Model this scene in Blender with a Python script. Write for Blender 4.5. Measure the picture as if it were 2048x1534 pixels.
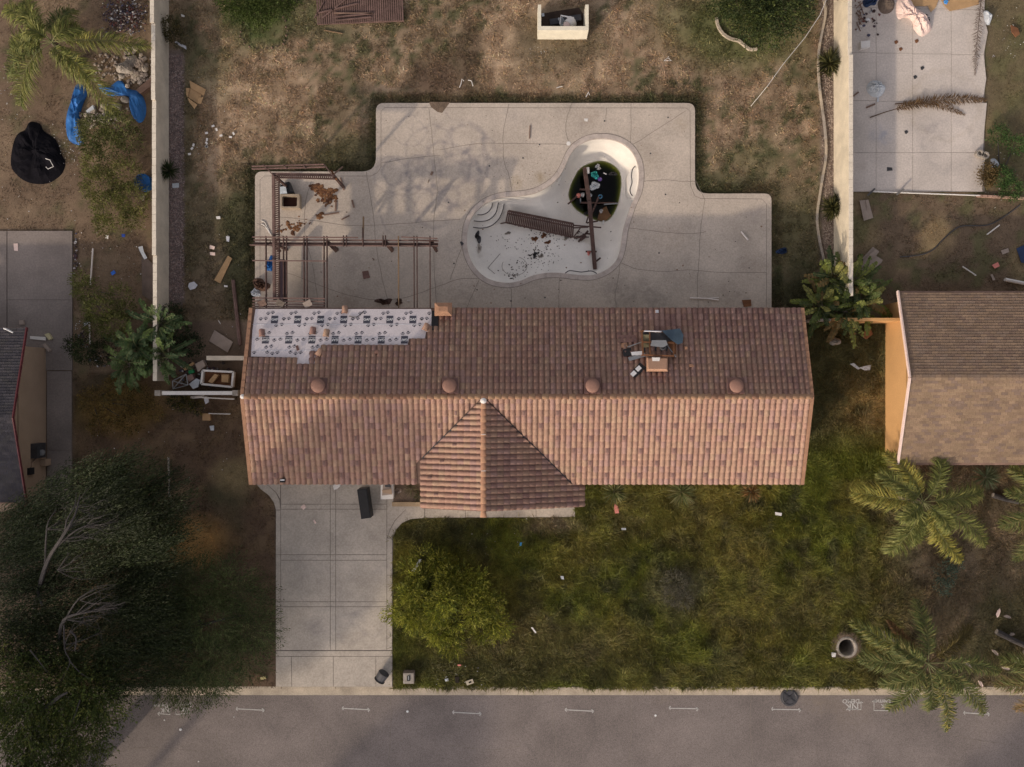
import bpy, bmesh, math, random
import numpy as np
from mathutils import Vector, Matrix, Euler
from mathutils.geometry import tessellate_polygon

random.seed(7); RS = np.random.RandomState(11)
for o in list(bpy.data.objects): bpy.data.objects.remove(o)
S = bpy.context.scene; COL = S.collection
R = math.radians

# ---------------------------------------------------------------- camera, sky, sun, exposure
H = 42.0; FP = 1607.0                       # camera height in metres, focal length in photo pixels
cd = bpy.data.cameras.new('camera'); cam = bpy.data.objects.new('camera', cd); COL.objects.link(cam)
cam.location = (0, 0, H); cd.sensor_width = 36; cd.lens = FP/2048*36; cd.clip_end = 2000; cd.clip_start = .5
S.camera = cam
SUN = Vector((1.62, 1.85, -1.0)).normalized()      # direction the light travels
elev = math.asin(-SUN.z)
w = bpy.data.worlds.new('World'); S.world = w; w.use_nodes = True
nt = w.node_tree; bg = nt.nodes['Background']
sky = nt.nodes.new('ShaderNodeTexSky'); sky.sky_type = 'NISHITA'; sky.sun_disc = False
sky.sun_elevation = elev; sky.sun_rotation = math.atan2(-SUN.x, -SUN.y)
sky.air_density = 1.2; sky.dust_density = 3.0; sky.ozone_density = 1.0
hsv = nt.nodes.new('ShaderNodeHueSaturation'); hsv.inputs['Saturation'].default_value = .30   # thin high cloud: a paler sky
skt = nt.nodes.new('ShaderNodeMix'); skt.data_type = 'RGBA'; skt.blend_type = 'MULTIPLY'; skt.inputs[0].default_value = 1; skt.inputs[7].default_value = (.97, .89, .885, 1)
nt.links.new(sky.outputs[0], hsv.inputs['Color']); nt.links.new(hsv.outputs[0], skt.inputs[6]); nt.links.new(skt.outputs[2], bg.inputs[0]); bg.inputs[1].default_value = 0.15
sl = bpy.data.lights.new('sun', 'SUN'); so = bpy.data.objects.new('sun', sl); COL.objects.link(so)
sl.energy = 2.0; sl.angle = R(1.5); sl.color = (1.0, .82, .62)
so.rotation_euler = SUN.to_track_quat('-Z', 'Y').to_euler(); so.location = (-20, -30, 30)
S.view_settings.view_transform = 'Standard'; S.view_settings.look = 'None'
S.view_settings.gamma = 1; S.view_settings.use_curve_mapping = False
S.view_settings.exposure = 0.34
S.render.engine = 'CYCLES'; S.render.resolution_x = 1024; S.render.resolution_y = 767
S.cycles.max_bounces = 6; S.cycles.transparent_max_bounces = 12

# ---------------------------------------------------------------- helpers
PPM = FP/H
def P(x, y, z=0.0):
    k = (H-z)/FP
    return Vector(((x-1024)*k, (767-y)*k, z))
def XY(x, y, z=0.0):
    p = P(x, y, z); return (p.x, p.y)
WL = {}
def tag(o, label=None, cat=None, group=None, kind=None):
    if label: o['label'] = label
    if cat: o['category'] = cat
    if group: o['group'] = group
    if kind: o['kind'] = kind
    return o
def thing(name, label, cat, loc, group=None, rz=0):
    o = bpy.data.objects.new(name, None); COL.objects.link(o); o.location = loc; o.rotation_euler = (0, 0, rz)
    o.empty_display_size = .2
    WL[o] = Vector(loc); return tag(o, label, cat, group)
def link(name, me, parent=None, loc=None, rot=None):
    o = bpy.data.objects.new(name, me); COL.objects.link(o)
    if parent:
        o.parent = parent; base = WL[parent]
    else: base = Vector((0, 0, 0))
    l = Vector(loc) if loc is not None else base.copy()
    o.location = l-base; WL[o] = l
    if rot is not None: o.rotation_euler = rot
    return o
def raw_mesh(name, V, F, mat, cols=None, smooth=False, dom='FACE'):
    """V (n,3); F (m,k) int array or list of tuples; cols one rgb per face / vertex"""
    me = bpy.data.meshes.new(name)
    V = np.asarray(V, dtype=np.float32)
    if isinstance(F, np.ndarray):
        m, k = F.shape
        me.vertices.add(len(V)); me.vertices.foreach_set('co', V.ravel())
        me.loops.add(m*k); me.loops.foreach_set('vertex_index', F.astype(np.int32).ravel())
        me.polygons.add(m); me.polygons.foreach_set('loop_start', np.arange(0, m*k, k, dtype=np.int32))
        me.polygons.foreach_set('loop_total', np.full(m, k, dtype=np.int32)); me.update(calc_edges=True)
    else:
        me.from_pydata([tuple(v) for v in V], [], F); me.update()
    if cols is not None:
        cols = np.asarray(cols, dtype=np.float32)
        a = me.attributes.new('Col', 'FLOAT_COLOR', dom)
        a.data.foreach_set('color', np.concatenate([cols, np.ones((len(cols), 1), np.float32)], 1).ravel())
    if smooth: me.polygons.foreach_set('use_smooth', [True]*len(me.polygons))
    me.materials.append(mat); return me
class MB:
    def __init__(s): s.v = []; s.f = []; s.c = []; s.col = (1, 1, 1)
    def add(s, vs, fs):
        n = len(s.v); s.v += [tuple(v) for v in vs]; s.f += [tuple(n+i for i in f) for f in fs]; s.c += [s.col]*len(fs); return s
    def box(s, c, size, rz=0, rot=None):
        m = (rot if rot is not None else Matrix.Rotation(rz, 3, 'Z')); c = Vector(c)
        vs = [c+m @ Vector((sx*size[0]/2, sy*size[1]/2, sz*size[2]/2)) for sz in (-1, 1) for sx, sy in ((-1, -1), (1, -1), (1, 1), (-1, 1))]
        return s.add(vs, [(3, 2, 1, 0), (4, 5, 6, 7), (0, 1, 5, 4), (1, 2, 6, 5), (2, 3, 7, 6), (3, 0, 4, 7)])
    def beam(s, a, b, wd, ht, roll=0):
        a = Vector(a); b = Vector(b); d = (b-a).normalized()
        up = Vector((0, 0, 1)) if abs(d.z) < .95 else Vector((1, 0, 0))
        sd = d.cross(up).normalized(); u = sd.cross(d).normalized()
        if roll: q = Matrix.Rotation(roll, 3, d); sd = q @ sd; u = q @ u
        vs = [e+sd*sx*wd/2+u*sy*ht/2 for e in (a, b) for sx, sy in ((-1, -1), (1, -1), (1, 1), (-1, 1))]
        return s.add(vs, [(3, 2, 1, 0), (4, 5, 6, 7), (0, 1, 5, 4), (1, 2, 6, 5), (2, 3, 7, 6), (3, 0, 4, 7)])
    def prism(s, poly, z0, z1, holes=(), bottom=False):
        loops = [[Vector((p[0], p[1], 0)) for p in poly]]+[[Vector((p[0], p[1], 0)) for p in h] for h in holes]
        tris = tessellate_polygon(loops); flat = [p for l in loops for p in l]
        def zz(z, p): return z(p) if callable(z) else z
        vt = [(p.x, p.y, zz(z1, p)) for p in flat]; n = len(flat); vb = [(p.x, p.y, zz(z0, p)) for p in flat]
        fs = []
        for t in tris:
            a, b, c = [flat[i] for i in t]
            if (b-a).cross(c-a).z < 0: t = (t[2], t[1], t[0])
            fs.append(tuple(t))
            if bottom: fs.append((t[2]+n, t[1]+n, t[0]+n))
        k = 0
        for li, l in enumerate(loops):
            m = len(l); area = sum(l[i].x*l[(i+1) % m].y-l[(i+1) % m].x*l[i].y for i in range(m))
            ccw = (area > 0) ^ (li > 0)
            for i in range(m):
                j = (i+1) % m; a, b = k+i, k+j
                fs.append((a+n, b+n, b, a) if ccw else (b+n, a+n, a, b))
            k += m
        return s.add(vt+vb, fs)
    def tube(s, pts, r, n=6, cap=True):
        pts = [Vector(p) for p in pts]; N = len(pts)
        rr = r if isinstance(r, (list, tuple)) else [r]*N
        vs = []; prev = None
        for i, p in enumerate(pts):
            d = (pts[min(i+1, N-1)]-pts[max(i-1, 0)])
            d = d.normalized() if d.length > 1e-6 else Vector((0, 0, 1))
            a = prev if prev is not None else (Vector((0, 0, 1)) if abs(d.z) < .9 else Vector((1, 0, 0)))
            a = (a-d*a.dot(d)); a = a.normalized() if a.length > 1e-4 else d.orthogonal().normalized()
            prev = a; b = d.cross(a)
            for k in range(n):
                t = 2*math.pi*k/n; vs.append(p+(a*math.cos(t)+b*math.sin(t))*rr[i])
        fs = [(i*n+k, i*n+(k+1) % n, (i+1)*n+(k+1) % n, (i+1)*n+k) for i in range(N-1) for k in range(n)]
        if cap: fs += [tuple(range(n))[::-1], tuple((N-1)*n+k for k in range(n))]
        return s.add(vs, fs)
    def lathe(s, c, prof, n=20, sq=(1, 1)):
        c = Vector(c); m = len(prof)
        vs = [c+Vector((r*math.cos(2*math.pi*k/n)*sq[0], r*math.sin(2*math.pi*k/n)*sq[1], z)) for r, z in prof for k in range(n)]
        fs = [(i*n+k, i*n+(k+1) % n, (i+1)*n+(k+1) % n, (i+1)*n+k) for i in range(m-1) for k in range(n)]
        if prof[0][0] > 0: fs.append(tuple(range(n))[::-1])
        fs.append(tuple((m-1)*n+k for k in range(n)))
        return s.add(vs, fs)
    def ribbon(s, pts, wd, z=None):
        pts = [Vector(p) for p in pts]; N = len(pts); vs = []
        for i, p in enumerate(pts):
            d = pts[min(i+1, N-1)]-pts[max(i-1, 0)]; nrm = Vector((-d.y, d.x, 0)).normalized()*wd/2
            vs += [p+nrm, p-nrm]
        return s.add(vs, [(2*i, 2*i+1, 2*i+3, 2*i+2) for i in range(N-1)])
    def build(s, name, mat, parent=None, smooth=False, cols=False, rot=None):
        V = np.array(s.v, dtype=np.float64)
        if parent is not None: loc = WL[parent]
        else: loc = Vector(((V[:, 0].min()+V[:, 0].max())/2, (V[:, 1].min()+V[:, 1].max())/2, V[:, 2].min()))
        me = raw_mesh(name, V-np.array(loc), s.f, mat, s.c if cols else None, smooth)
        return link(name, me, parent, loc)
def one(mb, name, mat, label, cat, group=None, **k):
    return tag(mb.build(name, mat, **k), label, cat, group)
def struct(mb, name, mat, **k): return tag(mb.build(name, mat, **k), kind='structure')
def catmull(pts, n=6, closed=True):
    out = []; N = len(pts); rng = N if closed else N-1
    for i in range(rng):
        g = lambda j: pts[j % N] if closed else pts[max(0, min(N-1, j))]
        p0, p1, p2, p3 = g(i-1), g(i), g(i+1), g(i+2)
        for k in range(n):
            t = k/n
            out.append(tuple(.5*((2*p1[a])+(-p0[a]+p2[a])*t+(2*p0[a]-5*p1[a]+4*p2[a]-p3[a])*t*t+(-p0[a]+3*p1[a]-3*p2[a]+p3[a])*t**3) for a in range(len(p1))))
    if not closed: out.append(tuple(pts[-1]))
    return out
def offset(poly, d):
    N = len(poly); out = []
    ar = sum(poly[i][0]*poly[(i+1) % N][1]-poly[(i+1) % N][0]*poly[i][1] for i in range(N)); sg = 1 if ar > 0 else -1
    for i in range(N):
        a, b = poly[i-1], poly[(i+1) % N]; t = Vector((b[0]-a[0], b[1]-a[1])); t.normalize()
        out.append((poly[i][0]-t.y*d*sg, poly[i][1]+t.x*d*sg))
    return out
def rounded(poly, r, n=5):
    """round the corners of a pixel polygon"""
    out = []; N = len(poly)
    for i in range(N):
        p = Vector(poly[i]); a = Vector(poly[i-1]); b = Vector(poly[(i+1) % N])
        rr = r[i] if isinstance(r, (list, tuple)) else r
        if rr == 0: out.append(tuple(p)); continue
        s0 = p+(a-p).normalized()*rr; s1 = p+(b-p).normalized()*rr
        for k in range(n+1):
            t = k/n; out.append(tuple(s0*(1-t)**2+p*2*t*(1-t)+s1*t*t))
    return out
def inpoly(x, y, poly):
    r = np.zeros(x.shape, bool); N = len(poly)
    for i in range(N):
        x0, y0 = poly[i][:2]; x1, y1 = poly[(i+1) % N][:2]
        if y0 == y1: continue
        c = ((y0 > y) != (y1 > y)) & (x < (x1-x0)*(y-y0)/(y1-y0)+x0); r ^= c
    return r
LAT = RS.rand(8, 256, 256)
def vn(x, y, sc, seed=0):
    x = x/sc; y = y/sc; xi = np.floor(x).astype(int); yi = np.floor(y).astype(int); fx = x-xi; fy = y-yi
    fx = fx*fx*(3-2*fx); fy = fy*fy*(3-2*fy); L = LAT[seed % 8]
    a = L[xi % 256, yi % 256]; b = L[(xi+1) % 256, yi % 256]; c = L[xi % 256, (yi+1) % 256]; d = L[(xi+1) % 256, (yi+1) % 256]
    return (a*(1-fx)+b*fx)*(1-fy)+(c*(1-fx)+d*fx)*fy
def fbm(x, y, sc, seed=0, o=4):
    t = 0; a = .5; n = 0
    for i in range(o): t = t+a*vn(x+17*i, y-9*i, sc/2**i, seed+i); n += a; a *= .55
    return t/n
def lerp(a, b, t):
    t = np.clip(t, 0, 1)[..., None] if isinstance(t, np.ndarray) else t
    return a*(1-t)+b*t

# ---------------------------------------------------------------- materials
def M(name, col, rough=.8, var=.25, sc=2.0, grain=.2, gsc=40, bump=.1, attr=False, metal=0, spec=.3, stains=(), world=False, warp=.5, back=None):
    m = bpy.data.materials.new(name); m.use_nodes = True; n = m.node_tree.nodes; L = m.node_tree.links
    b = n['Principled BSDF']; b.inputs['Roughness'].default_value = rough; b.inputs['Metallic'].default_value = metal
    b.inputs['Specular IOR Level'].default_value = spec
    if world:
        g = n.new('ShaderNodeNewGeometry'); co = g.outputs['Position']
    else:
        g = n.new('ShaderNodeTexCoord'); co = g.outputs['Object']
    def noise(s, det=6):
        t = n.new('ShaderNodeTexNoise'); t.inputs['Scale'].default_value = s; t.inputs['Detail'].default_value = det
        t.inputs['Roughness'].default_value = .6; L.new(co, t.inputs['Vector']); return t.outputs['Fac']
    def mr(x, a, bb, c, d, smooth=False):
        t = n.new('ShaderNodeMapRange'); L.new(x, t.inputs[0])
        if smooth: t.interpolation_type = 'SMOOTHSTEP'
        for i, v in enumerate((a, bb, c, d)): t.inputs[i+1].default_value = v
        return t.outputs[0]
    def math_(op, a, bb=None):
        t = n.new('ShaderNodeMath'); t.operation = op
        for i, v in enumerate((a, bb)):
            if v is None: continue
            if isinstance(v, (int, float)): t.inputs[i].default_value = v
            else: L.new(v, t.inputs[i])
        return t.outputs[0]
    f1 = mr(noise(sc), .3, .7, 1-var, 1+var); f2 = mr(noise(gsc, 3), .3, .7, 1-grain, 1+grain)
    f = math_('MULTIPLY', f1, f2)
    if attr:
        a = n.new('ShaderNodeAttribute'); a.attribute_name = 'Col'
        mx = n.new('ShaderNodeMix'); mx.data_type = 'RGBA'; mx.blend_type = 'MULTIPLY'; mx.inputs[0].default_value = 1
        L.new(a.outputs['Color'], mx.inputs[6]); mx.inputs[7].default_value = (*col, 1); base = mx.outputs[2]
    else:
        rgb = n.new('ShaderNodeRGB'); rgb.outputs[0].default_value = (*col, 1); base = rgb.outputs[0]
    sv = n.new('ShaderNodeVectorMath'); sv.operation = 'SCALE'; L.new(base, sv.inputs[0]); L.new(f, sv.inputs['Scale']); cur = sv.outputs[0]
    if stains:
        # warped position so stain outlines are uneven
        nz = n.new('ShaderNodeTexNoise'); nz.inputs['Scale'].default_value = 1.1; nz.inputs['Detail'].default_value = 5; L.new(co, nz.inputs['Vector'])
        s1 = n.new('ShaderNodeVectorMath'); s1.operation = 'SUBTRACT'; L.new(nz.outputs['Color'], s1.inputs[0]); s1.inputs[1].default_value = (.5, .5, .5)
        s2 = n.new('ShaderNodeVectorMath'); s2.operation = 'SCALE'; L.new(s1.outputs[0], s2.inputs[0]); s2.inputs['Scale'].default_value = warp*2
        s3 = n.new('ShaderNodeVectorMath'); s3.operation = 'ADD'; L.new(s2.outputs[0], s3.inputs[0]); L.new(co, s3.inputs[1])
        s4 = n.new('ShaderNodeVectorMath'); s4.operation = 'MULTIPLY'; L.new(s3.outputs[0], s4.inputs[0]); s4.inputs[1].default_value = (1, 1, 0)
        brk = mr(noise(3.2, 6), .36, .6, .2, 1)
        for (x, y, r, wd, st, c) in stains:
            d = n.new('ShaderNodeVectorMath'); d.operation = 'DISTANCE'; L.new(s4.outputs[0], d.inputs[0]); d.inputs[1].default_value = (x, y, 0)
            v = d.outputs['Value']
            if r > 0: v = math_('ABSOLUTE', math_('SUBTRACT', v, r))
            v = mr(v, 0, wd, st, 0, True)
            v = math_('MULTIPLY', v, brk)
            mx = n.new('ShaderNodeMix'); mx.data_type = 'RGBA'; L.new(v, mx.inputs[0]); L.new(cur, mx.inputs[6]); mx.inputs[7].default_value = (*c, 1); cur = mx.outputs[2]
    L.new(cur, b.inputs['Base Color'])
    if bump:
        bp = n.new('ShaderNodeBump'); bp.inputs['Strength'].default_value = bump; bp.inputs['Distance'].default_value = .02
        L.new(noise(gsc, 4), bp.inputs['Height']); L.new(bp.outputs[0], b.inputs['Normal'])
    return m
def px_st(l, z=0):
    o = []
    for (x, y, r, wd, st, c) in l:
        a = XY(x, y, z); o.append((a[0], a[1], r/PPM, wd/PPM, st*.68, c))
    return o
GR = (.17, .16, .18); BR = (.2, .13, .08); YB = (.26, .19, .09)
deck_st = px_st([(790, 345, 24, 5, .75, GR), (786, 350, 36, 5, .5, GR), (822, 365, 22, 6, .65, GR), (850, 345, 34, 5, .6, GR), (835, 400, 26, 7, .7, GR), (890, 335, 48, 9, .6, GR), (915, 300, 60, 8, .35, GR), (860, 300, 48, 5, .45, GR), (930, 290, 40, 10, .6, GR),
  (950, 330, 30, 8, .6, GR), (915, 360, 50, 10, .6, GR), (800, 430, 40, 4, .45, GR), (865, 420, 36, 9, .6, GR), (895, 395, 22, 9, .6, GR), (820, 262, 30, 4, .4, GR), (865, 255, 40, 4, .35, GR), (880, 405, 0, 40, .45, GR), (965, 310, 30, 6, .4, GR), (1000, 330, 30, 4, .3, GR), (775, 400, 20, 4, .4, GR), (840, 330, 10, 5, .4, GR),
  (690, 600, 0, 45, .5, BR), (1180, 230, 0, 35, .35, BR), (1340, 480, 0, 50, .35, BR), (1460, 590, 0, 55, .45, (.16, .13, .11)), (545, 500, 0, 50, .5, (.2, .16, .13)), (930, 590, 0, 55, .4, (.17, .15, .14)), (1030, 235, 0, 40, .3, GR), (1510, 430, 0, 30, .4, GR), (900, 500, 0, 40, .35, GR), (700, 520, 0, 45, .3, (.18, .15, .14)), (1360, 250, 0, 26, .35, YB),
  (1030, 367, 0, 22, .8, YB), (1080, 355, 0, 18, .8, YB), (1240, 595, 0, 50, .75, (.1, .095, .09)), (1290, 585, 0, 40, .6, (.1, .095, .09)), (1320, 605, 0, 45, .5, (.1, .095, .09)),
  (640, 385, 0, 40, .35, BR), (730, 370, 0, 30, .3, BR), (1510, 540, 0, 60, .25, BR), (760, 560, 0, 120, .25, (.22, .2, .18)), (1100, 600, 0, 90, .25, (.2, .18, .17)), (600, 560, 0, 90, .3, (.2, .18, .17)),
  (1450, 330, 0, 90, .2, YB), (1290, 330, 0, 60, .15, YB)])
m_deck = M('deck_concrete', (.46, .40, .34), .85, .17, .45, .16, 14, .1, world=True, stains=deck_st, warp=.4)
m_cope = M('coping_concrete', (.45, .39, .35), .8, .2, 3, .12, 20, .1)
m_drive = M('driveway_concrete', (.43, .385, .33), .85, .18, .7, .15, 12, .1, world=True,
  stains=px_st([(630, 1255, 0, 30, .45, GR), (760, 1150, 0, 25, .35, GR), (770, 1130, 0, 20, .4, GR), (600, 1130, 0, 60, .2, GR), (700, 1255, 30, 8, .25, GR), (640, 1180, 40, 6, .2, GR), (740, 1240, 30, 10, .3, GR)]))
m_pad = M('pad_concrete', (.52, .47, .43), .85, .14, .5, .14, 12, .1, world=True,
  stains=px_st([(1760, 270, 0, 30, .5, (.25, .28, .36)), (1860, 270, 0, 60, .35, GR), (1830, 200, 0, 60, .25, YB), (1900, 290, 50, 14, .3, GR), (1890, 210, 70, 10, .2, YB), (1720, 330, 0, 25, .3, BR), (1770, 270, 0, 20, .4, (.2, .25, .36)), (1930, 160, 0, 20, .3, GR)], .1))
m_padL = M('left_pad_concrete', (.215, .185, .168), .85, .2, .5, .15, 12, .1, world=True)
m_asph = M('asphalt', (.182, .157, .146), .9, .2, .35, .35, 22, .3, world=True,
  stains=px_st([(250, 1470, 0, 60, .3, (.09, .085, .09)), (700, 1480, 0, 90, .25, (.09, .085, .09)), (1700, 1420, 0, 80, .35, (.24, .19, .14)), (1640, 1400, 0, 50, .5, (.25, .2, .14)), (1720, 1480, 0, 90, .2, (.09, .085, .09)), (1450, 1470, 0, 120, .2, (.2, .18, .17)), (540, 1450, 0, 40, .4, (.08, .075, .075)), (1010, 1445, 0, 50, .35, (.22, .19, .17)), (1230, 1500, 0, 70, .3, (.1, .09, .09)), (860, 1400, 0, 25, .5, (.08, .07, .07)), (1330, 1405, 0, 30, .4, (.24, .2, .16)), (400, 1510, 0, 60, .3, (.21, .18, .16)), (1880, 1500, 0, 80, .3, (.1, .09, .09)), (1120, 1470, 70, 5, .3, (.1, .09, .09)), (620, 1500, 55, 4, .3, (.1, .09, .09))]))
m_curb = M('curb_concrete', (.42, .36, .28), .85, .25, 1.2, .15, 14, .1, world=True)
m_joint = M('joint_filler', (.19, .165, .145), .9, .3, 4)
m_plaster = M('pool_plaster', (.74, .71, .66), .65, .08, 1.2, .05, 20, .05, world=True, stains=px_st([(1040, 545, 0, 30, .25, GR), (955, 500, 0, 14, .5, BR), (1150, 300, 0, 20, .2, GR)]))
m_tileline = M('black_tile', (.03, .03, .04), .4, .3)
m_stucco = M('wall_stucco', (.62, .55, .42), .85, .15, 1.2, .12, 30, .15)
m_stuccoL = M('left_wall_stucco', (.56, .5, .41), .85, .16, 1.2, .12, 30, .15)
m_white = M('white_paint', (.68, .66, .63), .6, .08)
m_cream = M('cream_paint', (.72, .68, .55), .7, .1)
m_tile = M('clay_tile', (1, 1, 1), .85, .16, 5, .2, 35, .12, attr=True)
m_ridge = M('ridge_clay', (.33, .185, .115), .85, .2, 3, .2, 35, .1)
m_vent = M('vent_paint', (.23, .13, .10), .75, .15)
m_ventb = M('vent_flashing', (.15, .085, .075), .7, .2)
m_under = M('underlayment', (.62, .57, .58), .7, .1, 1.5, .14, 25, .25)
m_print = M('print_ink', (.06, .06, .08), .7, .1)
m_wallh = M('house_stucco', (.5, .4, .3), .9, .1)
m_orange = M('orange_stucco', (.55, .32, .135), .85, .06, 1, .1, 30, .1)
m_tan = M('tan_stucco', (.33, .24, .17), .85, .1, 1, .1, 30, .1)
m_shin = M('brown_shingle', (1, 1, 1), .95, .12, 1.0, .25, 30, .2, attr=True)
m_wood = M('brown_stained_wood', (.085, .05, .042), .75, .35, 3, .25, 25, .15)
m_woodp = M('purple_brown_wood', (.15, .095, .082), .8, .3, 3, .25, 25, .15)
m_woodr = M('raw_split_wood', (.18, .12, .07), .85, .3)
m_board = M('old_board', (.2, .13, .1), .9, .25)
m_card = M('cardboard', (.42, .27, .14), .9, .12, 3, .08)
m_card2 = M('grey_cardboard', (.33, .27, .23), .9, .12, 3, .08)
m_plw = M('white_plastic', (.72, .72, .72), .4, .05)
m_pipe = M('pvc_pipe', (.66, .61, .57), .5, .1)
m_blk = M('black_plastic', (.016, .016, .018), .5, .2)
m_tarp = M('black_tarp', (.008, .0075, .010), .95, .3, 2, spec=.05)
m_blue = M('blue_tarp', (.02, .12, .36), .55, .2, 2)
m_navy = M('navy_sheet', (.02, .04, .10), .6, .2)
m_green = M('green_plastic', (.02, .22, .08), .5, .1)
m_teal = M('teal_mesh', (.05, .42, .40), .6, .2)
m_pink = M('pink_plastic', (.68, .24, .2), .5, .1)
m_red = M('red_plastic', (.5, .06, .05), .5, .1)
m_metal = M('grey_metal', (.32, .33, .34), .4, .15, metal=.6)
m_dmet = M('dark_metal', (.07, .07, .075), .5, .3, metal=.5)
m_rust = M('rusty_metal', (.17, .075, .035), .85, .35)
m_cloth = M('white_cloth', (.55, .56, .6), .9, .1)
m_clothp = M('pink_cloth', (.72, .56, .5), .9, .12)
m_clothg = M('pale_bag', (.5, .54, .58), .6, .1)
m_stone = M('pale_stone', (.3, .27, .235), .9, .3, 4)
m_rock = M('rubble', (1, 1, 1), .9, .25, 6, .2, attr=True)
m_leafm = M('dead_leaf', (.2, .085, .03), .9, .3)
m_bark = M('grey_bark', (.06, .054, .052), .9, .3, 5, .3, 30, .3)
m_palmb = M('palm_bark', (.16, .13, .105), .9, .3, 5)
m_hole = M('dark_soil', (.02, .015, .012), 1, .3)
m_dirt = M('bare_dirt', (.15, .11, .08), .95, .25, 2, .3, 20, .2)
m_chalk = M('chalk_paint', (.46, .45, .43), .8, .2, 8)
m_iron = M('cast_iron', (.06, .06, .066), .6, .3)
m_brick = M('edging_brick', (.4, .26, .2), .9, .25, 4)
def leafmat(name, trans=.35):
    m = M(name, (1, 1, 1), .6, .1, 2, .1, 20, 0, attr=True, spec=.25)
    n = m.node_tree.nodes; L = m.node_tree.links; b = n['Principled BSDF']
    t = n.new('ShaderNodeBsdfTranslucent'); x = n.new('ShaderNodeMixShader'); x.inputs[0].default_value = trans
    L.new(b.inputs['Base Color'].links[0].from_socket, t.inputs[0]); L.new(b.outputs[0], x.inputs[1]); L.new(t.outputs[0], x.inputs[2])
    L.new(x.outputs[0], n['Material Output'].inputs[0]); return m
m_leaf = leafmat('foliage'); m_grass = leafmat('grass_blades', .3)
def water_mat():
    m = bpy.data.materials.new('stagnant_water'); m.use_nodes = True; n = m.node_tree.nodes; L = m.node_tree.links
    n.remove(n['Principled BSDF']); o = n['Material Output']
    fr = n.new('ShaderNodeFresnel'); fr.inputs[0].default_value = 1.33
    t = n.new('ShaderNodeBsdfTransparent'); g = n.new('ShaderNodeBsdfGlossy'); g.inputs['Roughness'].default_value = .08
    x = n.new('ShaderNodeMixShader'); L.new(fr.outputs[0], x.inputs[0]); L.new(t.outputs[0], x.inputs[1]); L.new(g.outputs[0], x.inputs[2])
    L.new(x.outputs[0], o.inputs[0])
    v = n.new('ShaderNodeVolumeAbsorption'); v.inputs[0].default_value = (.62, .66, .02, 1); v.inputs[1].default_value = 20
    L.new(v.outputs[0], o.inputs[1]); return m
m_water = water_mat()
# ================================================================ outlines (photo pixels -> metres)
deck_px = rounded([(510, 640), (510, 343), (752, 343), (752, 206), (1390, 206), (1390, 387), (1543, 387), (1543, 640)], [0, 14, 28, 16, 16, 26, 14, 0])
cope_c = [(1160,105),(1270,118),(1370,165),(1440,240),(1480,340),(1487,450),(1470,560),(1430,650),(1395,750),(1365,850),(1350,960),(1325,1060),(1280,1130),(1200,1190),(1100,1225),(980,1225),(850,1210),(740,1210),(640,1230),(560,1265),(460,1285),(350,1275),(250,1235),(170,1160),(120,1070),(95,970),(95,860),(120,760),(170,680),(250,610),(340,570),(430,552),(540,545),(640,525),(730,480),(800,420),(850,340),(890,250),(950,175),(1050,120)]
cope_px = [(900+a/3.836, 240+b/3.836) for a, b in cope_c]
DZ = .10
cope_o = catmull([XY(x, y, DZ) for x, y in cope_px], 3)
cope_i = offset(cope_o, .25)
deck_w = [XY(x, y, DZ) for x, y in deck_px]
drive_px = [(552, 1373), (552, 1020), (548, 1004), (538, 990), (522, 978), (512, 966), (512, 930), (850, 930), (850, 1008), (1150, 1014), (1150, 1034), (850, 1036), (822, 1038), (804, 1046), (792, 1060), (786, 1076), (785, 1373)]
drive_w = [XY(*p) for p in drive_px]
padR = (1704, -60, 1968, 385); padL = (-80, 462, 148, 740); pathL = (95, 740, 146, 1010)
def rectw(r, z=0): return [XY(r[0], r[1], z), XY(r[2], r[1], z), XY(r[2], r[3], z), XY(r[0], r[3], z)]
house_fp = [(-12.4, 3.4), (13.9, 3.4), (13.9, -4.6), (-12.4, -4.6)]
gable_fp = [(-4.0, -4.6), (-4.0, -5.7), (3.1, -5.7), (3.1, -4.6)]
hole_c = P(1693, 1294)

# ================================================================ ground
def lin(*c): return np.array(c, dtype=np.float32)
DRY = lin(.25, .178, .115); DRYL = lin(.40, .295, .20); DGRN = lin(.062, .066, .03); GRN = lin(.115, .13, .022); OLV = lin(.155, .145, .03); BRN = lin(.125, .085, .055); DRT = lin(.15, .11, .08)
def soft_ellipse(px, py, cx, cy, rx, ry, s=.4):
    d = np.sqrt(((px-cx)/rx)**2+((py-cy)/ry)**2); return np.clip((1+s-d)/(2*s), 0, 1)
def soft_rect(px, py, x0, y0, x1, y1, s=10):
    return np.clip((px-x0)/s+.5, 0, 1)*np.clip((x1-px)/s+.5, 0, 1)*np.clip((py-y0)/s+.5, 0, 1)*np.clip((y1-py)/s+.5, 0, 1)
def seg_dist(px, py, pts):
    d = np.full(px.shape, 1e9)
    for (a, b), (c, e) in zip(pts[:-1], pts[1:]):
        t = np.clip(((px-a)*(c-a)+(py-b)*(e-b))/((c-a)**2+(e-b)**2+1e-9), 0, 1); d = np.minimum(d, np.hypot(px-a-t*(c-a), py-b-t*(e-b)))
    return d
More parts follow.
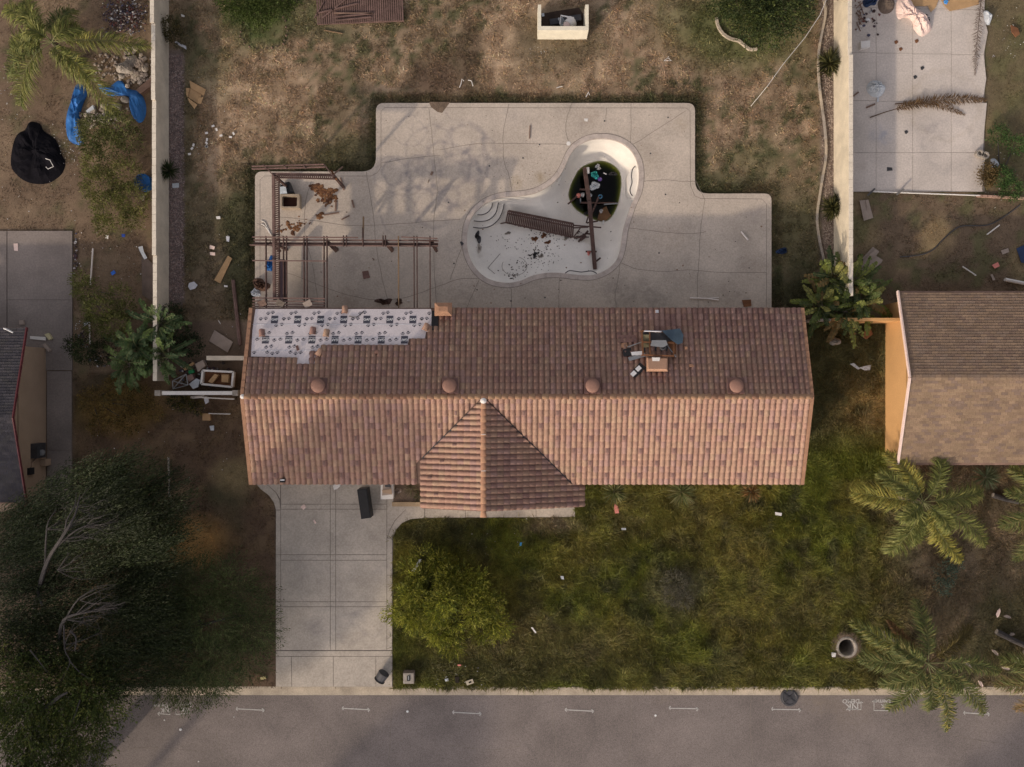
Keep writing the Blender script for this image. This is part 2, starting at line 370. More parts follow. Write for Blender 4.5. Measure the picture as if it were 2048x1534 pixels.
def ground_col(X, Y):
    px = 1024+X*PPM; py = 767-Y*PPM
    wx = px+(fbm(X, Y, 2.2, 1)-.5)*50; wy = py+(fbm(X, Y, 2.2, 4)-.5)*50
    n1 = fbm(X, Y, 3.0, 0); n2 = fbm(X, Y, .7, 2); n3 = fbm(X, Y, .35, 5, 2); n4 = fbm(X, Y, 6, 3)
    c = np.broadcast_to(DRT, X.shape+(3,)).copy()
    # back yard
    back = soft_rect(px, py, 335, -2000, 1668, 640, 6)
    cb = lerp(DRY, DRYL, np.clip((n2-.42)*4, 0, 1)); cb = lerp(cb, lin(.14, .11, .065), np.clip((n1-.5)*4, 0, 1)*.7)
    cb = lerp(cb, lin(.115, .115, .05), np.clip((fbm(X, Y, 4, 6)-.52)*5, 0, 1)*.55)
    cb = lerp(cb, DGRN, np.clip((n3-.56)*8, 0, 1)*np.clip((n1-.3)*4, 0, 1)*.85); cb = cb*(.8+.4*n3[..., None])
    dd = seg_dist(px, py, [(505, 640), (503, 338), (748, 338), (748, 200), (1396, 200), (1396, 382), (1549, 382), (1552, 640)])
    edge = np.clip((17-dd+(n2-.5)*40)/16, 0, 1); cb = lerp(cb, DGRN*.95, edge*.85)
    cb = lerp(cb, DGRN, soft_ellipse(wx, wy, 690, 310, 75, 40)*.8)
    for e in [(600, 20, 170, 40, lin(.1, .11, .05), .7), (510, 40, 60, 60, lin(.07, .10, .03), .8), (1470, 60, 130, 70, lin(.08, .1, .03), .8), (1600, 480, 60, 120, DGRN*1.1, .8), (1590, 600, 60, 40, DGRN*.7, .9),
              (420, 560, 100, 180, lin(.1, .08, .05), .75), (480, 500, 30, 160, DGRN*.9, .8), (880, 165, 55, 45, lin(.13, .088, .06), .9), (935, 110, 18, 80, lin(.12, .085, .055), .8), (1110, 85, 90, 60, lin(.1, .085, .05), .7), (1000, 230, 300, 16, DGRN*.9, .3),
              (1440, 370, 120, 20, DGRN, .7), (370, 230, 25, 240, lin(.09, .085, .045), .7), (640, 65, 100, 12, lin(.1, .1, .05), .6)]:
        cb = lerp(cb, e[4], soft_ellipse(wx, wy, *e[:4])*e[5])
    c = lerp(c, cb, back)
    # gravel strips
    c = lerp(c, lin(.17, .135, .125), soft_rect(px, py, 330, 100, 366, 610, 6)); c = lerp(c, lin(.2, .16, .13), soft_rect(px, py, 1640, -300, 1672, 530, 8))
    # left yard
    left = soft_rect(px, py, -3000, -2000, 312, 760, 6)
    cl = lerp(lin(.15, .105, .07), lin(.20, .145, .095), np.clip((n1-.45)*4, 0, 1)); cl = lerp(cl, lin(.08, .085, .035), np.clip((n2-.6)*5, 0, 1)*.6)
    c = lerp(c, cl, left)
    # front left strip
    fl = soft_rect(px, py, 145, 745, 552, 1376, 5)
    cf = lerp(lin(.12, .08, .052), lin(.16, .11, .065), np.clip((n2-.45)*4, 0, 1)); cf = lerp(cf, lin(.06, .06, .03), np.clip((n1-.5)*5, 0, 1)*.8)
    cf = lerp(cf, lin(.42, .25, .09), soft_ellipse(wx, wy, 400, 1085, 60, 50)*.8); cf = lerp(cf, lin(.24, .19, .1), soft_ellipse(wx, wy, 468, 960, 40, 30)*.8); cf = lerp(cf, lin(.24, .15, .045), soft_ellipse(wx, wy, 240, 815, 90, 45)*.7)
    c = lerp(c, cf, fl)
    # front lawn
    fr = soft_rect(px, py, 785, 935, 3000, 1380, 5)
    cg = lerp(GRN, OLV, np.clip((n1-.42)*4, 0, 1)); cg = lerp(cg, DGRN*.8, np.clip((n2-.5)*7, 0, 1)*.75); cg = cg*(.65+.7*n3[..., None]); cg = lerp(cg, lin(.165, .135, .045), np.clip((n4-.5)*5, 0, 1)*.45)
    for e in [(1060, 1290, 220, 60, lin(.15, .125, .06), .6), (1350, 1180, 50, 50, lin(.13, .12, .09), .6), (1300, 1350, 500, 25, lin(.13, .12, .045), .5), (950, 1345, 170, 30, lin(.08, .08, .03), .6), (880, 1060, 90, 30, DGRN, .6), (1100, 1045, 60, 18, lin(.2, .16, .12), .7)]:
        cg = lerp(cg, e[4], soft_ellipse(wx, wy, *e[:4])*e[5])
    br = np.clip((wx-1725+(n1-.5)*160)/120, 0, 1); cbn = lerp(lin(.13, .1, .06), lin(.17, .13, .085), np.clip((n2-.45)*4, 0, 1)); cbn = lerp(cbn, lin(.085, .085, .035), np.clip((n1-.5)*4, 0, 1)*.6)
    cg = lerp(cg, cbn, br); c = lerp(c, cg, fr)
    # side yard right
    sd = soft_rect(px, py, 1560, 640, 1775, 960, 8)
    cs = lerp(lin(.09, .085, .035), lin(.22, .155, .065), np.clip((wy-700)/120, 0, 1)*np.clip((wx-1640)/60, 0, 1)*np.clip((n1+.2), 0, 1)); cs = lerp(cs, DGRN, np.clip((n2-.5)*5, 0, 1)*.6)
    cs = lerp(cs, GRN, np.clip((wy-850)/60, 0, 1)); c = lerp(c, cs, sd)
    # right back yard
    rb = soft_rect(px, py, 1700, -2000, 3000, 640, 5)
    cr = lerp(lin(.145, .105, .07), lin(.21, .16, .09), np.clip((n1-.5)*5, 0, 1)); cr = lerp(cr, lin(.08, .1, .035), np.clip((n2-.5)*6, 0, 1)*.5)
    cr = lerp(cr, lin(.11, .10, .045), soft_rect(px, py, 1975, -900, 3000, 380, 20)*.5)
    cr = lerp(cr, lin(.27, .2, .11), soft_ellipse(wx, wy, 1875, 465, 35, 40)*.7)
    c = lerp(c, cr, rb)
    return np.clip(c*(0.85+.3*n3[..., None]), .004, .8)
CELL = .25; x0, x1, y0, y1 = -38.0, 38.0, -15.84, 30.16
xs = np.arange(x0, x1+1e-6, CELL); ys = np.arange(y0, y1+1e-6, CELL)
GX, GY = np.meshgrid(xs, ys)
GZ = (fbm(GX, GY, 1.5, 3)-.5)*.07
GZ[0] = 0
colg = ground_col(GX, GY)
nx = len(xs); ny = len(ys)
ii, jj = np.meshgrid(np.arange(ny-1), np.arange(nx-1), indexing='ij'); q = ii*nx+jj
F = np.stack([q, q+1, q+nx+1, q+nx], -1).reshape(-1, 4)
cx = (GX[:-1, :-1]+CELL/2).ravel(); cy = (GY[:-1, :-1]+CELL/2).ravel()
near = np.hypot(cx-hole_c.x, cy-hole_c.y) < .62
keep = ~(inpoly(cx, cy, offset(cope_o, -.3)) | near)
m_ground = M('ground', (1, 1, 1), .95, .18, 1.5, .35, 26, .3, attr=True, world=True)
g = link('ground', raw_mesh('ground', np.stack([GX, GY, GZ], -1).reshape(-1, 3), F[keep], m_ground, colg.reshape(-1, 3), False, 'POINT')); tag(g, kind='structure')
mb = MB(); mb.col = (.14, .11, .07); E = 700
for (a, b, c2, d) in [(-E, y1, E, E), (-E, y0, x0, y1), (x1, y0, E, y1), (-E, -E, E, -28.6)]:
    mb.add([(a, b, -.01), (c2, b, -.01), (c2, d, -.01), (a, d, -.01)], [(0, 1, 2, 3)])
struct(mb, 'terrain', m_ground, cols=True)
# the road with gutter and kerb
road = MB(); road.add([(-E, -28.2, -.15), (E, -28.2, -.15), (E, -16.3, -.15), (-E, -16.3, -.15)], [(0, 1, 2, 3)]); road = struct(road, 'road', m_asph)
gut = MB(); gut.add([(-60, -16.34, -.135), (60, -16.34, -.135), (60, -15.98, -.125), (-60, -15.98, -.125)], [(0, 1, 2, 3)]); gut.build('gutter', m_curb, road)
kerb = thing('kerb', None, None, (0, -15.92, 0)); tag(kerb, kind='structure')
for k in range(-9, 14):
    a = 1105+k*108.5; X0, X1 = (a-1024)/PPM, (a+108.5-1024)/PPM
    low = 540 < a+54 < 790 or (430 < a < 780)
    b = MB(); zt = .02 if not low else -.06
    b.prism([(X0+.012, -16.0), (X1-.012, -16.0), (X1-.012, -15.845), (X0+.012, -15.845)], -.2, zt); b.build('kerb_segment', m_curb, kerb)
b = MB(); b.box((0, -28.4, -.05), (300, .3, .2)); b.build('far_kerb', m_curb, kerb)
# cracks on the asphalt
def poly_px(pts, z): return [P(x, y, z) for x, y in pts]
b = MB()
for pts in [[(350, 1392), (347, 1440), (345, 1500), (343, 1560)], [(633, 1392), (628, 1408), (630, 1450), (622, 1534)], [(780, 1392), (782, 1440), (778, 1534)], [(1108, 1392), (1105, 1440), (1112, 1480), (1110, 1534)], [(1260, 1392), (1264, 1440), (1258, 1534)], [(1502, 1392), (1500, 1450), (1506, 1534)],
            [(1700, 1395), (1712, 1440), (1703, 1500)], [(1950, 1430), (1962, 1480), (1955, 1534)], [(230, 1505), (270, 1496), (340, 1497), (420, 1505)], [(430, 1460), (440, 1490), (452, 1534)], [(1880, 1460), (1940, 1478), (2030, 1490)], [(900, 1490), (980, 1500), (1040, 1492)]]:
    p = catmull(pts, 4, False); p = [(x+random.uniform(-1.5, 1.5), y) for x, y in p]; b.ribbon(poly_px(p, -.146), .035)
tag(b.build('road_crack', m_joint, road), kind='stuff')
# chalk survey marks on the road
def chalk_line(pts, wd=.05, z=-.143):
    b = MB()
    for l in pts: b.ribbon(poly_px(l, z), wd)
    return b.build('chalk_mark', m_chalk, road)
for (a, bb, y) in [(472, 529, 1419), (684, 740, 1418), (905, 963, 1426), (1130, 1188, 1421), (1338, 1397, 1417), (1543, 1602, 1419), (1927, 1980, 1427)]:
    dy = 3 if a not in (1338, 1543) else 1
    chalk_line([[(a, y-dy/2), (bb, y+dy/2)], [(a, y-dy/2), (a+3, y-5)], [(a, y-dy/2), (a+3, y+2)], [(bb, y+dy/2), (bb-5, y-2)], [(bb, y+dy/2), (bb-4, y+5)]])
def text_obj(txt, c, size, rz, mat, name, parent, mirror=False, z=None, thick=0, tilt=None, bold=0):
    cu = bpy.data.curves.new(name, 'FONT'); cu.body = txt; cu.size = size; cu.align_x = 'CENTER'; cu.align_y = 'CENTER'; cu.resolution_u = 2; cu.offset = bold
    o = bpy.data.objects.new('t', cu); COL.objects.link(o); dg = bpy.context.evaluated_depsgraph_get()
    me = bpy.data.meshes.new_from_object(o.evaluated_get(dg)); bpy.data.objects.remove(o)
    me.materials.clear(); me.materials.append(mat); mt = Matrix.Rotation(rz, 4, 'Z')
    me.transform(mt)
    if tilt is not None: me.transform(tilt)
    return link(name, me, parent, c)
for (cx_, cy_, t, sz) in [(1704, 1413, 'NK', .5), (1702, 1402, 'DEMO', .32), (1765, 1403, 'Demo', .34), (1770, 1412, 'NK', .3), (370, 1419, 'NK', .34), (369, 1409, 'Demo', .3), (330, 1420, 'NK', .34), (322, 1411, 'Demo', .3), ]:
    text_obj(t, P(cx_, cy_, -.143), sz, math.pi, m_chalk, 'chalk_lettering', road, bold=.006)
chalk_line([[(1722, 1403), (1722, 1419), (1696, 1418)], [(1696, 1418), (1700, 1415)], [(1696, 1418), (1700, 1422)], [(1719, 1407), (1722, 1403), (1726, 1406)]], .045)
chalk_line([[(1748, 1401), (1748, 1421), (1778, 1421)], [(1778, 1421), (1774, 1418)], [(1744, 1404), (1748, 1401), (1752, 1404)]], .045)
chalk_line([[(340, 1417), (340, 1429), (315, 1427)], [(315, 1427), (320, 1424)], [(315, 1427), (319, 1431)]], .045)
chalk_line([[(352, 1407), (352, 1429), (380, 1426)], [(380, 1426), (376, 1423)]], .045)
b = MB()
for (x, y, r) in [(361, 1459, 3), (329, 1440, 1.6), (815, 1423, 2.6), (1311, 1431, 2.4), (397, 1523, 1.4), (468, 1434, 1)]: b.lathe(P(x, y, -.148), [(r/PPM, 0), (r/PPM*.8, .02)], 7)
tag(b.build('litter_speck', m_plw, road), kind='stuff')

# ================================================================ pool deck
deck = MB(); deck.prism(deck_w, -.1, DZ, holes=[cope_o]); deck = struct(deck, 'pool_deck', m_deck)
DJ = [[(520, 640), (520, 360), (528, 352), (742, 352), (755, 345), (762, 334), (762, 222), (770, 215), (1372, 216), (1380, 222), (1381, 372), (1390, 392), (1402, 397), (1524, 398), (1533, 408), (1533, 640)],
      [(858, 216), (862, 250), (868, 310), (874, 370), (876, 385)], [(1018, 207), (1008, 255), (1006, 300), (1010, 330), (1018, 350), (1024, 384)], [(1143, 207), (1133, 240), (1132, 262), (1138, 286)], [(1213, 216), (1212, 243)], [(1262, 208), (1262, 250), (1261, 286)],
      [(1370, 222), (1300, 268), (1264, 290)], [(1288, 362), (1330, 360), (1360, 362), (1391, 363)], [(762, 326), (830, 315), (880, 310)], [(880, 300), (950, 288), (1010, 287), (1060, 287), (1135, 289)],
      [(623, 362), (612, 400), (609, 440), (612, 480), (625, 530), (634, 590), (636, 617)], [(733, 344), (740, 390), (748, 440), (752, 490), (765, 560), (776, 602), (778, 617)], [(560, 434), (620, 440), (690, 450), (760, 450), (830, 445), (920, 438)],
      [(513, 446), (560, 470), (580, 480)], [(875, 385), (868, 440), (868, 520), (872, 600), (874, 617)], [(560, 540), (600, 555), (680, 585), (750, 600), (810, 595), (870, 575), (920, 558), (960, 558)], [(958, 560), (945, 590), (932, 617)], [(1022, 574), (1024, 617)], [(1118, 555), (1118, 600), (1117, 617)],
      [(1240, 525), (1236, 560), (1230, 590), (1233, 617)], [(1255, 456), (1310, 462), (1360, 467), (1400, 466), (1412, 462)], [(1240, 525), (1275, 538), (1330, 543), (1380, 540), (1440, 545), (1533, 545)], [(1410, 400), (1402, 450), (1398, 520), (1395, 570), (1397, 617)], [(1391, 362), (1410, 400)], [(900, 560), (925, 490)]]
b = MB()
for l in DJ: b.ribbon(poly_px([(x+random.uniform(-.6, .6), y+random.uniform(-.6, .6)) for x, y in catmull(l, 5, False)] if len(l) < 12 else l, DZ+.004), .022)
tag(b.build('control_joint', m_joint, deck), kind='stuff')
b = MB()
for (x, y) in [(1209, 242), (1079, 289), (1301, 307), (1331, 389), (979, 332), (1046, 316), (1318, 506), (897, 405), (1022, 602), (1336, 235), (1090, 595), (908, 527)]: b.lathe(P(x, y, DZ), [(.04, 0), (.045, .012)], 8)
tag(b.build('deck_drain', m_iron, deck))
sk = MB(); sk.lathe(P(1137, 527-240, DZ), [(.11, 0), (.11, .012), (.09, .016)], 16); sk.build('skimmer_lid', m_white, deck)
# dirt that spilled on the deck edge
b = MB(); b.prism([XY(x, y, DZ) for x, y in [(858, 204), (900, 204), (893, 214), (884, 226), (875, 224), (862, 214)]], .09, lambda p: DZ+.012); struct(b, 'dirt_spill', m_dirt)

# ================================================================ the pool
pool = thing('swimming_pool', 'drained white plaster kidney pool with green stagnant water at its deep end', 'pool', P(1120, 450, 0))
N = len(cope_o); step = 3
for k in range(0, N, step):
    idx = [(k+i) % N for i in range(step+1)]
    def shr(p, q2, t): return (p[0]+(q2[0]-p[0])*t, p[1]+(q2[1]-p[1])*t)
    oo = [cope_o[i] for i in idx]; ic = [cope_i[i] for i in idx]
    oo[0] = shr(oo[0], oo[1], .03); ic[0] = shr(ic[0], ic[1], .03)
    b = MB(); b.prism(oo+ic[::-1], -.05, DZ+.004+random.uniform(0, .004)); b.build('coping_stone', m_cope, pool)
b = MB(); b.ribbon([(*p, DZ+.009) for p in offset(cope_o, -.01)+[offset(cope_o, -.01)[0]]], .025); b.build('coping_joint', m_joint, pool)
wat_c = [(1140,312),(1230,330),(1300,390),(1315,470),(1308,560),(1280,680),(1220,765),(1150,778),(1040,735),(960,680),(912,600),(915,530),(950,440),(1010,360)]
WZ = -1.75
wat = catmull([XY(900+a/3.836, 240+c/3.836, WZ) for a, c in wat_c], 4)
wc = np.mean(wat, 0); ctr = np.array(XY(1130, 440, 0))
inn = np.array(offset(cope_o, .235)); tt = np.concatenate([np.linspace(0, .9, 46), np.linspace(.91, 1, 14)])
wa = np.array(wat); wang = np.arctan2(wa[:, 1]-wc[1], wa[:, 0]-wc[0]); wr = np.hypot(wa[:, 0]-wc[0], wa[:, 1]-wc[1]); WORD = np.argsort(wang)
# denser outline
inn2 = []
for i in range(len(inn)):
    for t in (0, .5): inn2.append(inn[i]*(1-t)+inn[(i+1) % len(inn)]*t)
inn2 = np.array(inn2); V = []
def basin_z(X, Y):
    dE = np.min(np.hypot(X[:, None]-inn2[None, :, 0], Y[:, None]-inn2[None, :, 1]), 1)
    a = np.arctan2(Y-wc[1], X-wc[0]); rr = np.interp(a, wang[WORD], wr[WORD], period=2*math.pi); rn = (np.hypot(X-wc[0], Y-wc[1]))/rr
    floor = -1.75+np.clip((rn-1), -.9, 1.0)*.68          # rises away from the deep end
    floor = np.where(rn < 1, -1.75-(1-rn)*1.3, floor)
    floor = np.maximum(floor, -2.7)
    wall = np.clip(dE/.7, 0, 1); wall = np.sqrt(np.clip(1-(1-wall)**2, 0, 1))   # cove
    return np.minimum(-.25, -.25+(floor+.25)*wall)
rings = [np.stack([ctr+(inn2-ctr)*t for _ in (0,)], 0)[0] for t in tt]
VX = np.concatenate(rings); z = basin_z(VX[:, 0], VX[:, 1]); n2_ = len(inn2)
top = np.concatenate([inn2, np.full((n2_, 1), DZ)], 1); V = np.concatenate([np.concatenate([VX, z[:, None]], 1), top]); Fq = []
for r_ in range(len(tt)):
    for k in range(n2_): Fq.append((r_*n2_+k, r_*n2_+(k+1) % n2_, (r_+1)*n2_+(k+1) % n2_, (r_+1)*n2_+k))
me = raw_mesh('basin', V-np.array([*WL[pool]]), np.array(Fq), m_plaster, None, True); link('basin', me, pool)
ws = np.array(offset(wat, -.10)); b = MB(); b.prism([tuple(p) for p in ws], -3.2, WZ, bottom=True); b.build('water', m_water, pool)
def c7(a, c, z=0): return P(900+a/3.836, 240+c/3.836, z)
# entry steps with tile lines
stc = c7(190, 590, 0)
for i, (rad, zz) in enumerate([(.58*1.02, -.45), (.58*1.62, -.72), (.58*2.2, -.98)]):
    pass
def bz(x, y): return float(basin_z(np.array([x]), np.array([y]))[0])
step_c = [[(150, 760), (195, 728), (250, 725), (300, 700), (325, 660), (327, 625), (250, 615), (170, 690)],
          [(130, 790), (175, 775), (250, 778), (320, 752), (360, 700), (374, 625), (300, 600), (180, 680)],
          [(125, 850), (165, 825), (240, 830), (330, 805), (390, 740), (418, 625), (330, 590), (170, 680)]]
line_c = [[(210, 727), (250, 726), (290, 708), (318, 672), (326, 637)], [(185, 774), (240, 778), (300, 765), (350, 715), (372, 635)], [(172, 822), (240, 829), (310, 815), (370, 765), (402, 700), (416, 640)]]
for i, zz in enumerate((-.35, -.56, -.8)):
    b = MB(); b.prism([c7(x, y, zz)[:2] for x, y in step_c[i]], -1.6, zz); b.build('entry_step', m_plaster, pool)
    b = MB(); b.ribbon([c7(x, y, zz+.006) for x, y in catmull(line_c[i], 4, False)], .045); b.build('step_tile_line', m_tileline, pool)
b = MB(); b.prism([c7(x, y, -.42)[:2] for x, y in [(1415, 355), (1388, 380), (1368, 420), (1366, 540), (1392, 592), (1410, 600), (1435, 560), (1450, 450), (1440, 380)]], -2.2, -.42); b.build('bench', m_plaster, pool)
b = MB(); b.ribbon([c7(x, y, -.41) for x, y in catmull([(1418, 356), (1400, 380), (1392, 430), (1396, 480), (1382, 530), (1385, 560), (1400, 582)], 4, False)], .045); b.build('bench_tile_line', m_tileline, pool)
b = MB(); b.prism([c7(x, y, -.42)[:2] for x, y in [(880, 1175), (920, 1155), (1000, 1162), (1090, 1155), (1128, 1176), (1110, 1195), (980, 1200), (890, 1190)]], -2.2, -.42); b.build('bench', m_plaster, pool)
b = MB(); b.ribbon([c7(x, y, -.41) for x, y in catmull([(883, 1176), (915, 1156), (960, 1160), (1010, 1166), (1085, 1158), (1126, 1178)], 4, False)], .045); b.build('bench_tile_line', m_tileline, pool)

# ================================================================ driveway, walk and pads: one object per poured panel
def panels(parent, rects, mat, z0, z1, gap=.5, name='concrete_panel'):
    for r in rects:
        b = MB(); poly = r if isinstance(r, list) else [(r[0]+gap, r[1]+gap), (r[2]-gap, r[1]+gap), (r[2]-gap, r[3]-gap), (r[0]+gap, r[3]-gap)]
        dz = random.uniform(-.003, .003)
        b.prism([XY(x, y, 0) for x, y in poly], z0, z1+dz); b.build(name, mat, parent)
dr = thing('driveway', None, None, P(668, 1190, 0)); tag(dr, kind='structure')
b = MB(); b.prism(drive_w, -.05, .03); b.build('bedding', m_joint, dr)
rc = []
xsD = [562, 661, 672, 774]; ysD = [(930, 1008), (1008, 1018), (1018, 1109), (1109, 1120), (1120, 1203), (1203, 1213), (1213, 1300)]
for (ya, yb) in ysD:
    for i in range(3): rc.append((xsD[i], ya, xsD[i+1], yb))
rc += [(552, 1312, 584, 1373), (584, 1312, 667, 1373), (667, 1312, 752, 1373), (752, 1312, 785, 1373), (552, 1301, 785, 1312)]
rc += [(552, 1020, 562, 1109), (552, 1109, 562, 1203), (552, 1203, 562, 1300), (774, 1076, 785, 1150), (774, 1150, 785, 1230), (774, 1230, 785, 1300)]
rc += [[(552.5, 1019), (548, 1004), (538, 990), (522, 978), (512, 966), (512, 932), (526, 932), (526, 964), (540, 974), (552, 985), (559, 999), (561.5, 1019)], [(526.5, 932), (561, 932), (561, 998), (553, 984), (540.5, 973.5), (526.5, 963)]]
rc += [[(774.5, 932), (849, 932), (849, 1003), (785, 1003), (785, 1012), (812, 1018), (790, 1040), (780, 1058), (774.5, 1075)], [(812.5, 1018.5), (786, 1012), (849, 1012), (849, 1035.5), (822, 1037.5), (804, 1045.5), (792, 1059.5), (786, 1075), (776, 1075), (781, 1059), (791, 1041)]]
rc += [(850, 1008, 931, 1035), (931, 1009, 1072, 1034.5), (1072, 1010, 1150, 1034)]
panels(dr, rc, m_drive, 0, .05, .45)
pr = thing('neighbour_patio', None, None, P(1836, 180, 0)); tag(pr, kind='structure')
b = MB(); b.prism(rectw((1703, -60, 1968, 384)), -.05, .055); b.build('bedding', m_joint, pr)
xr = [1703, 1751, 1824, 1901, 1968]; yr = [-60, 16, 106, 202, 306, 384]
rp = []
for i in range(4):
    for j in range(5):
        a_, b_, c_, d_ = xr[i], yr[j]+(i*1.5 if 0 < j < 4 else 0), xr[i+1], yr[j+1]+(i*1.5 if j < 3 else 0)
        if i == 3: rp.append([(a_+.4, b_+.4), (c_+random.uniform(-6, 4), b_+.4), (c_+random.uniform(-10, 6), (b_+d_)/2), (c_+random.uniform(-6, 0), d_-.4), (a_+.4, d_-.4)])
        else: rp.append((a_, b_, c_, d_))
panels(pr, rp, m_pad, 0, .075, .35)
pl = thing('left_patio', None, None, P(60, 600, 0)); tag(pl, kind='structure')
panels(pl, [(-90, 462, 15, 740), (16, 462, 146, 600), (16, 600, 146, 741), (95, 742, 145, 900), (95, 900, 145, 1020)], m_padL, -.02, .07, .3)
# ================================================================ the tiled house
RZ, EZ = 4.05, 2.75
RY = -.614; SL = .304
hs = thing('tiled_house', 'long house with red clay tiled roof, stripped of tiles at its upper left corner', 'house', (0.7, RY, 0))
mb = MB(); mb.prism(house_fp, 0, 2.62); mb.build('wall', m_wallh, hs)
mb = MB(); mb.prism(gable_fp, 0, 2.45); mb.build('wall', m_wallh, hs)
XL, XR = -12.68, 14.12; YN = 3.66; YS = -4.91
def zroof(X, Y):
    z = RZ-SL*abs(Y-RY)
    if -4.4 < X < 3.6 and Y < RY: z = max(z, RZ-SL*abs(X+1.346)) if Y > -6.05 else z
    return z
dk = MB()
for a, s in ((YN, 1), (YS, -1)):
    za = RZ-SL*abs(a-RY)
    v = [(XL, RY, RZ-.03), (XR, RY, RZ-.03), (XR, a, za-.03), (XL, a, za-.03)]; v += [(x, y, z-.12) for x, y, z in v]
    dk.add(v, [(0, 1, 2, 3) if s < 0 else (3, 2, 1, 0), (3, 2, 6, 7), (2, 1, 5, 6), (0, 3, 7, 4), (4, 5, 6, 7)])
dk.build('roof_deck', m_board, hs)
GXc = -1.346; GYe = -6.05
dk = MB()
for a in (-4.33, 3.55):
    za = RZ-SL*abs(a-GXc)
    v = [(GXc, RY, RZ-.03), (GXc, GYe, RZ-.03), (a, GYe, za-.03), (a, RY-abs(a-GXc), za-.03)]; v += [(x, y, z-.12) for x, y, z in v]
    dk.add(v, [(0, 1, 2, 3), (3, 2, 6, 7), (2, 1, 5, 6), (0, 3, 7, 4), (4, 5, 6, 7)])
dk.build('roof_deck', m_board, hs)
mb = MB(); mb.add([(-4.0, -5.69, 2.4), (3.1, -5.69, 2.4), (3.1, -5.69, RZ-SL*4.4), (GXc, -5.69, RZ-.15), (-4.0, -5.69, RZ-SL*2.7)], [(0, 1, 2, 3, 4)]); mb.build('gable_wall', m_wallh, hs)
for sx in (-12.4, 13.9):
    mb = MB(); mb.add([(sx, -4.6, 2.5), (sx, 3.4, 2.5), (sx, 3.4, 2.7), (sx, RY, RZ-.15), (sx, -4.6, 2.7)], [(0, 1, 2, 3, 4)]); mb.build('gable_wall', m_wallh, hs)
# windows and door, under the eaves
for (x, wd, y) in [(6.2, 1.8, -4.62), (10.5, 1.8, -4.62), (-7.5, 4.8, -4.62), (-1.2, 1.4, -5.72), (8, 1.6, 3.42), (0, 2.4, 3.42), (-8, 1.8, 3.42)]:
    f = MB().box((x, y, 1.4 if wd < 4 else 1.1), (wd, .08, 1.2 if wd < 4 else 2.1)).build('window' if wd < 4 else 'garage_door', m_white, hs)
    if wd < 4: MB().box((x, y, 1.4), (wd-.12, .1, 1.08)).build('pane', m_dmet, f)
TW = .268; ROW = .3196
def tile_mesh(name, tint, thick=.046, L=ROW+.05, hb=.09):
    prof = [(0, .0), (.05, .012), (.13, hb*.55), (.26, hb*.88), (.44, hb), (.62, hb*.88), (.77, hb*.55), (.86, .012), (.93, -.01), (1.0, .0)]
    V = []; F = []; n = len(prof)
    for (v, lift) in ((-.05, -.005), (L-.05, thick)):
        for u, h in prof: V.append((u*TW*.995, -v, h+lift))
    for u, h in prof: V.append((u*TW*.995, -(L-.05), h-.01))
    for i in range(n-1): F.append((i, n+i, n+i+1, i+1)); F.append((n+i, 2*n+i, 2*n+i+1, n+i+1))
    return V, F
TINTS = [(.32, .185, .135), (.29, .165, .122), (.325, .198, .138), (.25, .14, .115), (.345, .222, .15), (.215, .12, .105), (.305, .182, .15), (.165, .1, .095), (.29, .178, .13)]
TINTS = [tuple(.90*q+.10*sum(c)/3 for q in c) for c in TINTS]
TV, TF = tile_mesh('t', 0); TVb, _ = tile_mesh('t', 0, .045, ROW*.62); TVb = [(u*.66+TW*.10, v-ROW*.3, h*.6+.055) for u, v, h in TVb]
tmesh = [raw_mesh('roof_tile', TV, TF, m_tile, [c]*len(TF), True) for c in TINTS]
booster_shadow_tint = (.17, .105, .09); tmeshd = raw_mesh('roof_tile', TVb, TF, m_tile, [booster_shadow_tint]*len(TF), True)  # raised booster tiles, their shadow put in as a darker tint
ang = math.atan(SL)
def tmat(origin, u, vdir):
    """u: along the ridge, vdir: down the slope (unit vectors)"""
    w_ = u.cross(-vdir); return Matrix((u, -vdir, w_)).transposed()
cs_, sn_ = math.cos(ang), math.sin(ang)
